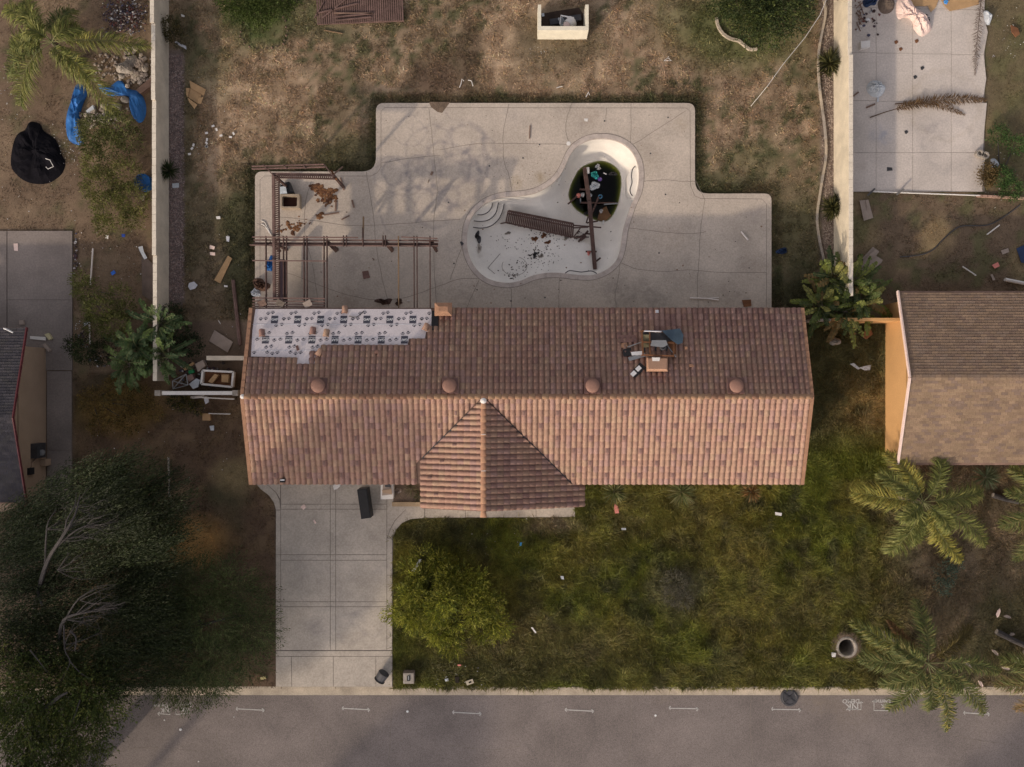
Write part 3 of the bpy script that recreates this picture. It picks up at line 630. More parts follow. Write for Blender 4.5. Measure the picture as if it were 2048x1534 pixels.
# edge of the stripped area: (pixel x from, x to, pixel y of the first tiled row)
strip = [(0, 592, 712), (592, 622, 726), (622, 640, 700), (640, 652, 690), (652, 815, 687), (815, 850, 674), (850, 872, 657), (872, 880, 640)]
tiles = []
def add_plane(kind, origin, u, vd, ncol, nrow):
    m = tmat(origin, u, vd)
    for i in range(ncol):
        for j in range(nrow):
            p = origin+u*(i*TW)+vd*(j*ROW); c = p+u*TW/2+vd*ROW/2
            px = 1024+c.x*FP/(H-c.z); py = 767-c.y*FP/(H-c.z); dark = False
            if kind == 'N':
                cut = False
                for a, b_, yy in strip:
                    if a <= px < b_ and py < yy: cut = True
                if cut: continue
                if 862 < px < 880 and py < 650: continue
                if abs(px-1325) < 30 and 664 < py < 712: pass
                tone = int(abs(math.sin(i*12.9898+j*78.233)*43758.5453) % 1*9)
                t = [8, 1, 8, 3, 0, 1, 8, 6, 0][tone] if fbm(np.array([c.x]), np.array([c.y]), 3, 2)[0] > .5 else [6, 2, 8, 0, 2, 1, 4, 6, 0][tone]
                if px > 1310 and py < 675 and t not in (6,): t = [1, 3, 8, 3, 8, 1, 3, 3, 5][tone]
            elif kind == 'S':
                if c.z < RZ-SL*abs(c.x-GXc)-.25 and c.y > GYe and -4.1 < c.x < 3.2: continue
                q_ = (i % 6, j)
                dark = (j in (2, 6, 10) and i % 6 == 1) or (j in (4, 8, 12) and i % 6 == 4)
                tone = int(random.random()*9); t = [0, 2, 2, 2, 0, 6, 4, 2, 0][tone]
                if random.random() < .10: t = 6
            elif kind == 'W':
                if c.z < RZ-SL*abs(c.y-RY)-.25: continue
                dark = (i+j*3) % 9 == 2 and j > 2 and random.random() < .75
                t = random.choice([0, 2, 4, 2, 0, 6])
            else:
                if c.z < RZ-SL*abs(c.y-RY)-.25 and c.y > YS: continue
                t = random.choice([1, 3, 0, 8, 6, 2])
            tiles.append((c.z, m, p, t, dark, i, j, kind))
add_plane('N', Vector((XL+26.8, RY, RZ)), Vector((-1, 0, 0)), Vector((0, cs_, -sn_)), 100, 14)
add_plane('S', Vector((XL, RY, RZ)), Vector((1, 0, 0)), Vector((0, -cs_, -sn_)), 100, 14)
add_plane('W', Vector((GXc, RY-.05, RZ)), Vector((0, -1, 0)), Vector((-cs_, 0, -sn_)), 20, 10)
add_plane('E', Vector((GXc, GYe, RZ)), Vector((0, 1, 0)), Vector((cs_, 0, -sn_)), 20, 16)
tiles.sort(key=lambda t: -(t[0]) - (5 if t[4] else 0) + (9 if t[6] == 0 else 0))
nv = len(TV); groups = {}
def clipkind(kd, z, p, m):
    c = p+m @ Vector((TW/2, -ROW/2, 0))
    if kd == 'S' and -4.75 < c.x < GXc: return 'SL' if abs(abs(c.y-RY)-abs(c.x-GXc)) < .8 else ('in' if abs(c.y-RY) > abs(c.x-GXc) else None)
    if kd == 'S' and GXc <= c.x < 3.3: return 'SR' if abs(abs(c.y-RY)-abs(c.x-GXc)) < .8 else ('in' if abs(c.y-RY) > abs(c.x-GXc) else None)
    if kd == 'W': return 'W'
    if kd == 'E': return 'E' if c.x < 2.9 else None
    return None
cnt = 0
for k, (z, m, p, t, dark, i, j, kd) in enumerate(tiles):
    jit = Vector((random.uniform(-.006, .006), random.uniform(-.006, .006), random.uniform(0, .006)))
    mm = m @ Matrix.Rotation(random.gauss(0, .01), 3, 'Z'); ck_ = clipkind(kd, z, p, m)
    if ck_ == 'in': continue
    if cnt < 300 and ck_ is None:
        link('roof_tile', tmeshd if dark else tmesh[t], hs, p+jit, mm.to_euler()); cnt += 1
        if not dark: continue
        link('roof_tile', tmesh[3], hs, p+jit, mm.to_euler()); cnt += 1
    else:
        g_ = groups.setdefault(ck_, ([], [], []))
        for tv_, tc in (((TV, TINTS[t]),) if not dark else ((TV, TINTS[t]), (TVb, booster_shadow_tint))):
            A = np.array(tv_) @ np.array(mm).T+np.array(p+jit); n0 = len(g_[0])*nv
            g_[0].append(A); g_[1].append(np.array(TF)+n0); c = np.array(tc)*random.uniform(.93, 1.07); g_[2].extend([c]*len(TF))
q2 = math.sqrt(.5)
CL = {'SL': ((q2, -q2, 0), 1), 'SR': ((-q2, -q2, 0), 1), 'W': ((-q2, q2, 0), 1), 'E': ((q2, q2, 0), 1)}
bmj = bmesh.new()
for gk, (vv, ff, cc_) in groups.items():
    me = raw_mesh('tmp', np.concatenate(vv), np.concatenate(ff), m_tile, np.array(cc_))
    bm2 = bmesh.new(); bm2.from_mesh(me)
    if gk in CL:
        no = Vector(CL[gk][0]); bmesh.ops.bisect_plane(bm2, geom=bm2.verts[:]+bm2.edges[:]+bm2.faces[:], plane_co=Vector((GXc, RY, RZ))-no*.025, plane_no=no, clear_outer=True)
    bm2.to_mesh(me); bm2.free(); bmj.from_mesh(me); bpy.data.meshes.remove(me)
bmesh.ops.translate(bmj, verts=bmj.verts, vec=-WL[hs]); me = bpy.data.meshes.new('roof_tiles'); bmj.to_mesh(me); bmj.free(); me.materials.clear(); me.materials.append(m_tile)
me.polygons.foreach_set('use_smooth', [True]*len(me.polygons))
tag(link('roof_tiles', me, hs), kind='stuff')
# ridge tiles
def half_round(L, r0, r1, th=.02):
    V = []; F = []; n = 7
    for (x, r) in ((0, r0), (L, r1)):
        for k in range(n): t = math.pi*k/(n-1); V.append((x, r*math.cos(t), r*math.sin(t)*.75))
    for k in range(n): t = math.pi*k/(n-1); V.append((L, (r1-th)*math.cos(t), (r1-th)*math.sin(t)*.75))
    for k in range(n-1): F += [(k, k+1, n+k+1, n+k), (n+k, n+k+1, 2*n+k+1, 2*n+k)]
    return V, F
HV, HF = half_round(.36, .118, .158, .03)
rmesh = [raw_mesh('ridge_tile', HV, HF, m_tile, [c]*len(HF), True) for c in ((.36, .215, .13), (.33, .19, .12), (.28, .155, .10), (.38, .235, .14))]
nR = 84
for k in range(nR):
    x = XL+(XR-XL)*(k)/nR
    link('ridge_tile', random.choice(rmesh), hs, (x, RY, RZ+.015), (0, random.uniform(-.012, .005), random.uniform(-.01, .01)))
for k in range(17):
    link('ridge_tile', rmesh[1+k % 2], hs, (GXc, RY-.22-k*.32, RZ+.02), (0, -.01, -math.pi/2))
e = MB(); e.lathe((GXc, RY-.2, RZ+.05), [(.16, 0), (.13, .08), (0.04, .12)], 12); e.build('mortar_cap', m_white, hs)
e = MB(); e.lathe((GXc, GYe-.02, RZ-.04), [(.14, 0), (.12, .1), (.05, .13)], 12); e.build('mortar_cap', m_white, hs)
for sx in (XL-.03, ):
    e = MB(); e.lathe((sx, RY, RZ-.02), [(.13, 0), (.11, .1), (.04, .14)], 12); e.build('mortar_cap', m_white, hs)
for yy, o_ in ((RY-1.78, 0), (RY-3.5, 0)):
    MB().box((GXc, yy, RZ+.135), (.22, .025, .015)).build('mortar_joint', m_white, hs)
# verge (rake) tiles along both gable ends
for sx in (XL-.06, XR+.04):
    for s, a in ((1, YN), (-1, YS)):
        nn = 12
        for k in range(nn):
            y0_ = RY+(a-RY)*k/nn; y1_ = RY+(a-RY)*(k+1.06)/nn; b = MB()
            b.beam((sx, y0_, zroof(99, y0_)+.03), (sx, y1_, zroof(99, y1_)+.055), .17, .09); b.build('verge_tile', m_ridge, hs)
for a, s in ((YN+.03, 1), (YS-.0, -1)):
    MB().box(((XL+XR)/2, a, EZ-.1), (XR-XL, .03, .16)).build('fascia', m_board, hs)
# valley flashing
for a, b_ in (((GXc, RY-.1, RZ-.03), (-4.33, RY-3.0, RZ-SL*3.0)), ((GXc, RY-.1, RZ-.03), (2.95, YS+.03, RZ-SL*4.29))):
    MB().beam((a[0], a[1], a[2]+.03), (b_[0], b_[1], b_[2]+.03), .10, .03).build('valley_flashing', m_dmet, hs)
def on_roof(px, py, dz=0.0):
    z = 3.4
    for _ in range(6):
        p = P(px, py, z); z = zroof(p.x, p.y)+dz
    return P(px, py, z)
tiltN = Matrix.Rotation(-ang, 3, 'X'); tiltS = Matrix.Rotation(ang, 3, 'X')
# round roof vents
for x in (639, 900, 1184, 1470):
    p = on_roof(x, 771, .05)
    v = MB().box(p+Vector((0, 0, .09)), (.76, .76, .1), rot=tiltN).build('roof_vent', m_ventb, hs)
    b = MB(); b.lathe(p+Vector((0, 0, .12)), [(.22, 0), (.22, .12), (.33, .13), (.34, .18), (.29, .235), (.15, .27), (.02, .28)], 24)
    b.build('vent_dome', m_vent, v, smooth=True)
# underlayment and its print
up = [(502, 713), (505, 660), (511, 618), (862, 618), (866, 640), (862, 662), (852, 664), (850, 677), (818, 677), (815, 690), (660, 690), (640, 704), (628, 728), (590, 728), (588, 715)]
b = MB(); pts = [on_roof(x, y, .015) for x, y in up]; b.prism([(p.x, p.y) for p in pts], lambda p: zroof(99, p.y)-.02, lambda p: zroof(99, p.y)+.02)
un = b.build('underlayment', m_under, hs)
b = MB()
for yy in (649, 675, 701): b.ribbon([on_roof(x, yy, .028) for x in (505 if yy < 690 else 502, 600, 700 if yy < 700 else 600, 845 if yy < 670 else (800 if yy < 690 else 625))], .02)
b.build('underlayment_seam', m_cloth, un)
def place_flat(me_v, p, rz, sc=1):
    out = []
    for v in me_v:
        q = Matrix.Rotation(rz, 3, 'Z') @ (Vector(v)*sc); x, y = p.x+q.x, p.y+q.y; out.append((x, y, zroof(99, y)+.027))
    return out
paw = []
def disc(cx, cy, rx, ry, n=8): return [(cx+rx*math.cos(2*math.pi*k/n), cy+ry*math.sin(2*math.pi*k/n), 0) for k in range(n)]
prn = MB()
def add_paw(p, rz):
    for d in [disc(0, -.03, .045, .035), disc(-.065, .01, .018, .026), disc(-.025, .05, .018, .026), disc(.025, .05, .018, .026), disc(.065, .01, .018, .026)]:
        prn.add(place_flat(d, p, rz, 1.15), [tuple(range(8))])
def inside_under(x, y): return inpoly(np.array([float(x)]), np.array([float(y)]), up)[0]
for row in range(4):
    yb = [628, 645, 660, 690, 704][row] if row < 4 else 0
for k in range(9):
    x = 549.5+46*(k)
    for (dx, dy, rz) in [(-13, -12, 0), (-4, -14, 0), (-28, -1, .2), (-18, -2, -.1), (18, -1, 0), (3, 12, .2), (14, 10, 0), (27, -2, 0)]:
        if k < 8 and dx in (27,): continue
        if inside_under(x+dx, 639+dy) and inside_under(x+dx+5, 639+dy) and inside_under(x+dx, 639+dy+4): add_paw(on_roof(x+dx, 639+dy, .02), rz)
    x = 530.5+46.3*k
    for (dx, dy, rz) in [(-3, -13, 3.1), (8, -15, 3.3), (18, 0, 3), (-16, -2, 3.2), (2, 14, 3.1), (12, 12, 3.0), (-32, 27, 0), (-22, 25, 0), (4, 24, 3)]:
        if inside_under(x+dx, 680+dy) and inside_under(x+dx, 680+dy+4): add_paw(on_roof(x+dx, 680+dy, .02), rz)
prn.build('paw_print', m_print, un)
for row, (x0_, dx_, y_, rz) in enumerate([(549, 46.1, 639, 0), (531, 46.3, 679.5, math.pi)]):
    for k in range(7):
        x = x0_+dx_*k
        if not inside_under(x, y_+4): continue
        p = on_roof(x, y_, .03); b = MB(); s = .165; q = [(-s, -.185, 0), (s, -.185, 0), (s, .185, 0), (-s, .185, 0)]
        b.add(place_flat(q, p, 0), [(0, 1, 2, 3)]); lb = b.build('logo_square', m_print, un)
        t4 = Matrix.Rotation(-ang, 4, 'X')
        p2 = on_roof(x, y_, .034)
        text_obj('GAF', (p2.x, p2.y, zroof(99, p2.y)+.034), .175, rz, m_plw, 'logo_lettering', un, tilt=t4, bold=.004)
# box vent at the eave corner
pv = on_roof(888, 620, .1)
b = MB(); b.box(pv+Vector((0, 0, .15)), (.78, .56, .5)); ch = b.build('chimney', m_vent, hs)
b = MB(); c = pv+Vector((0, 0, .4)); b.add([c+Vector((x*.42, y*.32, 0)) for x, y in ((-1, -1), (1, -1), (1, 1), (-1, 1))]+[c+Vector((x*.22, y*.12, .14)) for x, y in ((-1, -1), (1, -1), (1, 1), (-1, 1))], [(0, 1, 5, 4), (1, 2, 6, 5), (2, 3, 7, 6), (3, 0, 4, 7), (4, 5, 6, 7)])
b.build('chimney_cap', m_ridge, ch)
MB().box(on_roof(870, 641, .05), (.34, 1.0, .04), rot=tiltN).build('black_flashing', m_blk, hs)
def block_on(px, py, size, rz, mat, name, label, cat, dz=.1, group=None, n=False):
    p = on_roof(px, py, dz); rot = tiltN @ Matrix.Rotation(rz, 3, 'Z'); return one(MB().box(p, size, rot=rot), name, mat, label, cat, group)
def loose_tiles(px, py, rz, label, n=3):
    t = thing('tile_stack', label, 'roof tile', on_roof(px, py, .05))
    rot = (tiltN @ Matrix.Rotation(rz, 3, 'Z'))
    for k in range(n): link('roof_tile', tmesh[(k+1) % 8], t, WL[t]+rot @ Vector((-TW/2+random.uniform(-.02, .02), ROW/2, .03*k+.02)), (rot @ Matrix.Rotation(random.uniform(-.1, .1), 3, 'Z')).to_euler())
loose_tiles(524, 668, .1, 'stack of loose clay tiles near the left edge of the paw printed underlay')
loose_tiles(627, 663, 0, 'left one of the two neighbouring tile stacks on the middle of the underlay')
loose_tiles(653, 668, -.05, 'darker right one of the two neighbouring tile stacks on the underlay', 4)
loose_tiles(690, 621, .1, 'clay tile lying at the eave edge with a cord beside it', 2)
loose_tiles(852, 656, -.4, 'broken clay tile where the underlay meets the right hand tiles', 2)
loose_tiles(638, 706, -.5, 'tilted clay tiles at the torn lower edge of the underlay', 2)
b = MB(); b.tube([on_roof(x, y, .05) for x, y in catmull([(697, 632), (712, 634), (722, 628), (727, 622)], 4, False)], .02); one(b, 'cord', m_dmet, 'dark cord curling over the white roof underlay', 'cord')
block_on(752, 704, (.2, .14, .06), .3, m_vent, 'tile_shard', 'small pinkish tile shard lying on the rear roof slope', 'tile shard')
block_on(595, 696, (.12, .25, .05), .3, m_ventb, 'tile_shard', 'small dark shard lying on the left part of the underlay', 'tile shard')
block_on(1383, 731, (.22, .13, .06), 0, m_ridge, 'tile_shard', 'small pale shard right of the wrecked cooler', 'tile shard')
block_on(1314, 623, (.15, .15, .05), 0, m_cloth, 'litter_scrap', 'white scrap at the rear eave above the wrecked cooler', 'litter')
# ---- wrecked evaporative cooler on the rear slope
ck = thing('rooftop_cooler', 'wrecked rooftop cooler with open rusty frame and tan box lid', 'rooftop cooler', on_roof(1315, 700))
def roofbox(px, py, sz, rz, mat, nm, par, dz): return MB().box(on_roof(px, py, dz), sz, rot=Matrix.Rotation(rz, 3, 'Z')).build(nm, mat, par)
b = MB(); pz = on_roof(1315, 690, .5)
cn = [on_roof(x, y, .45) for x, y in ((1284, 662), (1349, 664), (1347, 712), (1286, 710))]
for i in range(4): b.beam(cn[i], cn[(i+1) % 4], .07, .07); b.beam(cn[i], cn[i]-Vector((0, 0, .5)), .06, .06)
b.beam(on_roof(1299, 662, .46), on_roof(1300, 710, .46), .06, .05); b.beam(on_roof(1284, 684, .46), on_roof(1348, 686, .46), .06, .05)
b.build('frame', m_rust, ck)
roofbox(1315, 686, (1.5, 1.1, .06), 0, m_dmet, 'tray', ck, .12)
roofbox(1291, 682, (.35, .6, .2), .0, M('algae_metal', (.16, .14, .08), .8, .4, 6), 'side_panel', ck, .3)
b = MB(); b.prism([on_roof(x, y, .5)[:2] for x, y in [(1302, 681), (1330, 681), (1334, 690), (1325, 695), (1300, 692)]], 3.95, 4.0); b.build('bent_sheet', m_metal, ck)
b = MB(); b.lathe(on_roof(1325, 694, .42), [(.16, 0), (.16, .1), (.1, .12), (.1, .05), (.03, .05)], 18); b.build('fan_motor', m_dmet, ck)
b = MB(); b.tube([on_roof(1288, 662, .5), on_roof(1323, 663, .52)], .035); b.build('rail', m_cloth, ck)
b = MB(); b.add([on_roof(1293, 714, .15), on_roof(1336, 714, .15), on_roof(1336, 743, .15), on_roof(1293, 743, .15), on_roof(1296, 717, .48), on_roof(1334, 717, .48), on_roof(1333, 738, .48), on_roof(1297, 738, .48)], [(0, 1, 5, 4)[::-1], (1, 2, 6, 5)[::-1], (2, 3, 7, 6)[::-1], (3, 0, 4, 7)[::-1], (4, 5, 6, 7)[::-1]])
bm_ = M('tan_box_paint', (.42, .25, .165), .7, .1); b.build('duct_box', bm_, ck)
b = MB(); b.prism([on_roof(x, y, .49)[:2] for x, y in [(1304, 715), (1320, 715), (1319, 722), (1315, 728), (1309, 728), (1305, 722)]], zroof(0, on_roof(1312, 720).y)+.3, zroof(0, on_roof(1312, 720).y)+.5); b.build('splash', m_white, ck)
def rpoly(pts, dz, th, mat, nm, label, cat):
    q = [on_roof(x, y, dz) for x, y in pts]; b = MB(); b.prism([(p.x, p.y) for p in q], lambda p: zroof(99, p.y)+dz-th, lambda p: zroof(99, p.y)+dz, bottom=True); return one(b, nm, mat, label, cat)
rpoly([(1323, 661), (1360, 657), (1367, 670), (1365, 686), (1356, 689), (1343, 680)], .62, .03, M('slate_sheet', (.05, .08, .11), .6, .3), 'sheet_metal_flap', 'dark slate blue bent sheet at upper right of the wrecked cooler', 'metal sheet')
rpoly([(1330, 667), (1352, 686), (1352, 708), (1340, 700), (1336, 684)], .18, .03, m_rust, 'metal_sheet', 'rust brown triangular sheet under the slate blue flap', 'metal sheet')
rpoly([(1236, 670), (1273, 670), (1273, 684), (1236, 685)], .12, .03, m_ventb, 'metal_sheet', 'maroon rectangular panel lying left of the wrecked cooler', 'metal sheet')
rpoly([(1242, 687), (1254, 685), (1255, 693), (1243, 696)], .12, .05, m_ridge, 'tile_shard', 'orange tile piece below the maroon panel', 'tile shard')
rpoly([(1245, 699), (1262, 695), (1264, 711), (1247, 713)], .13, .03, m_blk, 'metal_sheet', 'black square sheet lower left of the wrecked cooler', 'metal sheet')
rpoly([(1262, 704), (1284, 702), (1288, 709), (1264, 711)], .2, .03, m_plw, 'plastic_sheet', 'bright white crumpled panel by the cooler frame', 'panel')
rpoly([(1256, 715), (1290, 706), (1291, 713), (1259, 722)], .16, .04, m_metal, 'metal_strip', 'pale grey metal strip left of the tan duct box', 'metal strip')
sp = rpoly([(1259, 748), (1280, 725), (1293, 735), (1271, 755)], .14, .04, m_blk, 'solar_panel', 'black panel with two white labels lying below left of the cooler', 'panel')
for (x, y) in ((1267, 747), (1277, 737)):
    p = on_roof(x, y, .15); MB().box(p, (.26, .2, .012), rot=tiltN @ Matrix.Rotation(.75, 3, 'Z')).build('white_label', m_plw, sp)
for a_, b_, lb in (((1255, 694), (1283, 684), 'thin pale metal rod left of the cooler frame'), ((1331, 686), (1352, 714), 'thin pale metal rod right of the cooler frame')):
    one(MB().beam(on_roof(*a_, .2), on_roof(*b_, .2), .04, .04), 'metal_rod', m_metal, lb, 'metal rod')
one(MB().box(on_roof(1372, 696, .1), (.12, .12, .1)), 'pipe_vent', m_ridge, 'short square pipe vent right of the wrecked cooler', 'pipe vent')

# ================================================================ neighbour houses
def shingle_plane(par, o, u, vd, ulen, vlen, tints, exp_=.145, tab=.31):
    V = []; F = []; C = []; nvn = Vector(u).cross(Vector(vd)); nvn = nvn if nvn.z > 0 else -nvn
    rows = int(vlen/exp_)
    for j in range(rows):
        off = (j % 2)*tab/2+random.uniform(-.03, .03); x = -off
        while x < ulen:
            a = max(0, x); b_ = min(ulen, x+tab-.008)
            if b_ > a+.02:
                t = tints[int(random.random()*len(tints))]
                kk = random.uniform(.88, 1.1); t = [q*kk for q in t]; n0 = len(V); lift = .024+random.uniform(0, .006)
                for (uu, vv, hh) in ((a, j*exp_, .002), (b_, j*exp_, .002), (b_, (j+1)*exp_, lift), (a, (j+1)*exp_, lift), (b_, (j+1)*exp_, -.003), (a, (j+1)*exp_, -.003)):
                    V.append(Vector(o)+Vector(u)*uu+Vector(vd)*vv+nvn*hh)
                F += [(n0, n0+1, n0+2, n0+3), (n0+3, n0+2, n0+4, n0+5)]; C += [t]*2
            x += tab
    s = MB(); s.v = [tuple(v) for v in V]; s.f = F; s.c = C
    return tag(s.build('shingles', m_shin, par, cols=True), kind='stuff')
nh = thing('shingled_house', 'orange stucco house with brown asphalt shingle roof at the right edge', 'house', P(2000, 755))
ez, rz_ = 2.3, 3.5
yN = P(0, 582, ez).y; yS = P(0, 930, ez).y; yR = P(0, 755, rz_).y
xW = P(1796, 0, ez).x; xR = P(1820, 0, rz_).x; xw = (xW+xR)/2
sl1 = (rz_-ez)/abs(yN-yR); a1 = math.atan(sl1); sl2 = (rz_-ez)/abs(yS-yR); a2 = math.atan(sl2)
wb = P(1770, 0, 0).x
b = MB(); b.prism([(wb, yS+.45), (wb+9, yS+.45), (wb+9, yN-.45), (wb, yN-.45)], 0, ez+.05)
b.add([(wb, yS+.45, ez), (wb, yN-.45, ez), (wb, yR, rz_-.08)], [(0, 2, 1)]); b.build('wall', m_orange, nh)
b = MB()
for a, za in ((yN, ez), (yS, ez)):
    v = [(xw, yR, rz_-.01), (xw+9, yR, rz_-.01), (xw+9, a, za-.01), (xw, a, za-.01)]; v += [(x, y, z-.12) for x, y, z in v]
    b.add(v, [(0, 1, 2, 3), (3, 2, 6, 7), (2, 1, 5, 6), (0, 3, 7, 4), (4, 5, 6, 7)])
b.build('roof_deck', m_board, nh)
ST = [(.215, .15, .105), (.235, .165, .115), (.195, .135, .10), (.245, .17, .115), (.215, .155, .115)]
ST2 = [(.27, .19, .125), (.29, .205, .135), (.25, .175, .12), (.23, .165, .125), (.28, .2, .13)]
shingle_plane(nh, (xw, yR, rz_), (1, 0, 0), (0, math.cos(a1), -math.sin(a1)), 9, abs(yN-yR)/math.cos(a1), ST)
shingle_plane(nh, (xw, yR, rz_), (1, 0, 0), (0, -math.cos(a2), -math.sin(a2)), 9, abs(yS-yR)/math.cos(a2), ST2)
MB().box((xw+4.5, yR, rz_+.02), (9, .3, .03)).build('ridge_cap', m_shin, nh) if False else None
for a in (yN, yS): MB().beam((xw-.02, yR, rz_+.01), (xw-.02, a, ez+.01), .07, .16).build('barge_board', m_clothp, nh)
lh = thing('dark_roofed_house', 'tan stucco house with dark grey shingle roof at the left edge', 'house', P(20, 830))
ez, rz_ = 2.5, 3.6; yN = P(0, 655, ez).y; yS = P(0, 1007, ez).y; yR = P(0, 835, rz_).y; xw = (P(60, 0, ez).x+P(24, 0, rz_).x)/2-.1
xw_e, xw_r = P(60, 0, ez).x, P(24, 0, rz_).x
xw = xw_e-.15; wb = P(93, 0, 0).x
a1 = math.atan((rz_-ez)/abs(yN-yR)); a2 = math.atan((rz_-ez)/abs(yS-yR))
b = MB(); b.prism([(wb-7, yS-.4), (wb, yS-.4), (wb, yN-.9), (wb-7, yN-.9)], 0, ez-.05); b.add([(wb, yS-.4, ez-.1), (wb, yN-.9, ez-.1), (wb, yR, rz_-.15)], [(0, 1, 2)]); b.build('wall', m_tan, lh)
b = MB()
for a in (yN, yS):
    v = [(xw-7, yR, rz_-.01), (xw, yR, rz_-.01), (xw, a, ez-.01), (xw-7, a, ez-.01)]; v += [(x, y, z-.1) for x, y, z in v]
    b.add(v, [(0, 1, 2, 3), (3, 2, 6, 7), (2, 1, 5, 6), (0, 3, 7, 4), (4, 5, 6, 7)])
b.build('roof_deck', m_board, lh)
SG = [(.055, .052, .06), (.065, .06, .066), (.045, .043, .05), (.058, .055, .058)]
shingle_plane(lh, (xw-7, yR, rz_), (1, 0, 0), (0, math.cos(a1), -math.sin(a1)), 7, abs(yN-yR)/math.cos(a1), SG)
shingle_plane(lh, (xw-7, yR, rz_), (1, 0, 0), (0, -math.cos(a2), -math.sin(a2)), 7, abs(yS-yR)/math.cos(a2), SG)
mdr = M('dark_red_trim', (.12, .03, .035), .6)
for a in (yN, yS): MB().beam((xw, yR, rz_+.0), (xw, a, ez+.0), .05, .14).build('barge_board', mdr, lh)
b = MB(); b.tube([P(26, 665, 2.7), P(12, 658, 2.9), P(8, 657, 2.75)], .04); b.build('vent_pipe', m_plw, lh)
b = MB(); b.lathe(P(36, 831, 2.2), [(.1, 0), (.09, .1), (.02, .14)], 12); b.build('wall_lamp', m_cream, lh)
b = MB(); b.box((wb+.16, P(0, 901, 1).y, 1.0), (.3, .75, .8)); mt = b.build('meter_box', m_dmet, lh)
b = MB(); b.lathe((wb+.36, P(0, 905, 1).y, 1.0), [(.16, 0), (.15, .1), (.02, .12)], 12); b.build('meter_dial', m_metal, mt)
b = MB(); b.box((wb+.08, P(0, 941, 1.2).y, 1.5), (.15, .34, .36)); b.build('wall_vent', m_blk, lh)
b = MB(); b.box((wb+.15, P(0, 925, .5).y, .35), (.28, .34, .5)); b.build('gas_box', m_tan, lh)
b = MB(); b.tube([(wb+.06, P(0, 940, 1).y, 1.4), (wb+.06, P(0, 925, 1).y, 1.35), (wb+.06, P(0, 915, 1).y, .9)], .03); b.build('conduit', m_tan, lh)

# ================================================================ garden walls
def block_wall(name, label, x_in, x_out, segs, mat, capmat, cap_over=.03):
    t = thing(name, label, 'wall', ((x_in+x_out)/2, (segs[0][0]+segs[-1][1])/2, 0))
    for (ya, yb, h) in segs:
        L_ = yb-ya; n = max(1, round(L_/3.5))
        MB().box(((x_in+x_out)/2, (ya+yb)/2, h/2), (abs(x_out-x_in), L_-.004, h)).build('wall_section', mat, t)
        nb = max(1, round(L_/.41)); bl = L_/nb
        for q in range(nb): MB().box(((x_in+x_out)/2+random.uniform(-.004, .004), ya+(q+.5)*bl, h+.025+random.uniform(-.004, .004)), (abs(x_out-x_in)+cap_over, bl-.012, .05)).build('cap_block', capmat, t)
    return t
yy = lambda p: (767-p)/PPM
xin = P(338, 0).x; m_capL = M('sunlit_cap', (.66, .6, .5), .8, .1)
block_wall('garden_wall', 'tall beige garden wall running down the left side of the yard', xin-.17, xin, [(yy(762), yy(520), 1.42), (yy(520), yy(222), 1.52), (yy(222), yy(76), 1.62), (yy(76), yy(-300), 1.76)], m_stuccoL, m_capL)
xin = P(1667, 0).x
block_wall('garden_wall', 'cream yellow sunlit garden wall between the yard and the right patio', xin, xin+.17, [(yy(600), yy(140), 1.92), (yy(140), yy(-300), 1.8)], m_stucco, m_capL)
one(MB().box((P(1722, 0).x, P(0, 641, 1).y, .9), (P(1800, 0).x-P(1640, 0).x, .14, 1.75)), 'garden_wall', m_orange, 'short orange wall joining the shingled house to the yard wall', 'wall')
one(MB().box((P(1622, 0).x, P(0, 641, 1).y, .7), (1.0, .1, 1.4)), 'side_gate', m_card2, 'pale gate beside the big leafy plant at the tiled house corner', 'gate')
# three sided white enclosure in the back yard
en = thing('barbecue_enclosure', 'three sided cream masonry enclosure at the top of the back yard', 'enclosure', P(1125, 60))
EH = 1.12; x0e, x1e, y0e, y1e = P(1070, 0).x+.12, P(1177, 0).x-.1, P(0, 79).y, P(0, 16).y-.35
b = MB(); b.box(((x0e+x1e)/2, y0e+.10, EH/2), (x1e-x0e, .2, EH)); b.build('front_wall', m_cream, en)
for x in (x0e+.08, x1e-.08):
    b = MB(); b.box((x, (y0e+.2+y1e)/2+.003, EH/2), (.16, y1e-y0e-.2, EH-.004)); b.build('side_wall', m_cream, en)
one(MB().prism([XY(x, y) for x, y in [(1078, 14), (1170, 14), (1170, 62), (1078, 62)]], -.02, .03), 'enclosure_floor', m_hole, 'dark burnt floor inside the cream enclosure', 'floor') if False else tag(MB().prism([(x0e+.17, y0e+.21), (x1e-.17, y0e+.21), (x1e-.17, y1e-.01), (x1e-.4, y1e+.35), (x0e+1.2, y1e+.2), (x0e+.17, y1e+.02)], -.02, .05).build('charred_floor', M('charred_soil', (.045, .03, .022), 1, .4), en), None)
# storage corner with white block walls left of the tiled house
sc = thing('side_yard_wall', 'low white block wall closing the side yard left of the tiled house', 'wall', P(400, 785))
MB().box((P(396, 0, 1.4).x, P(0, 786, 1.4).y, .7), (P(468, 0, 1.4).x-P(322, 0, 1.4).x, .16, 1.4)).build('wall_section', m_stuccoL, sc)
MB().box((P(396, 0, 1.4).x, P(0, 786, 1.4).y, 1.42), (P(466, 0, 1.4).x-P(324, 0, 1.4).x, .19, .05)).build('wall_cap', m_white, sc)
for x in (316, 471): MB().box((P(x, 0, 1.4).x, P(0, 786, 1.4).y, .73), (.28, .28, 1.5)).build('pillar', m_rock if False else m_stone, sc)
MB().box((P(450, 0, 1).x, P(0, 716, 1).y, .5), (1.9, .22, 1.0)).build('wall_section', m_stuccoL, sc)
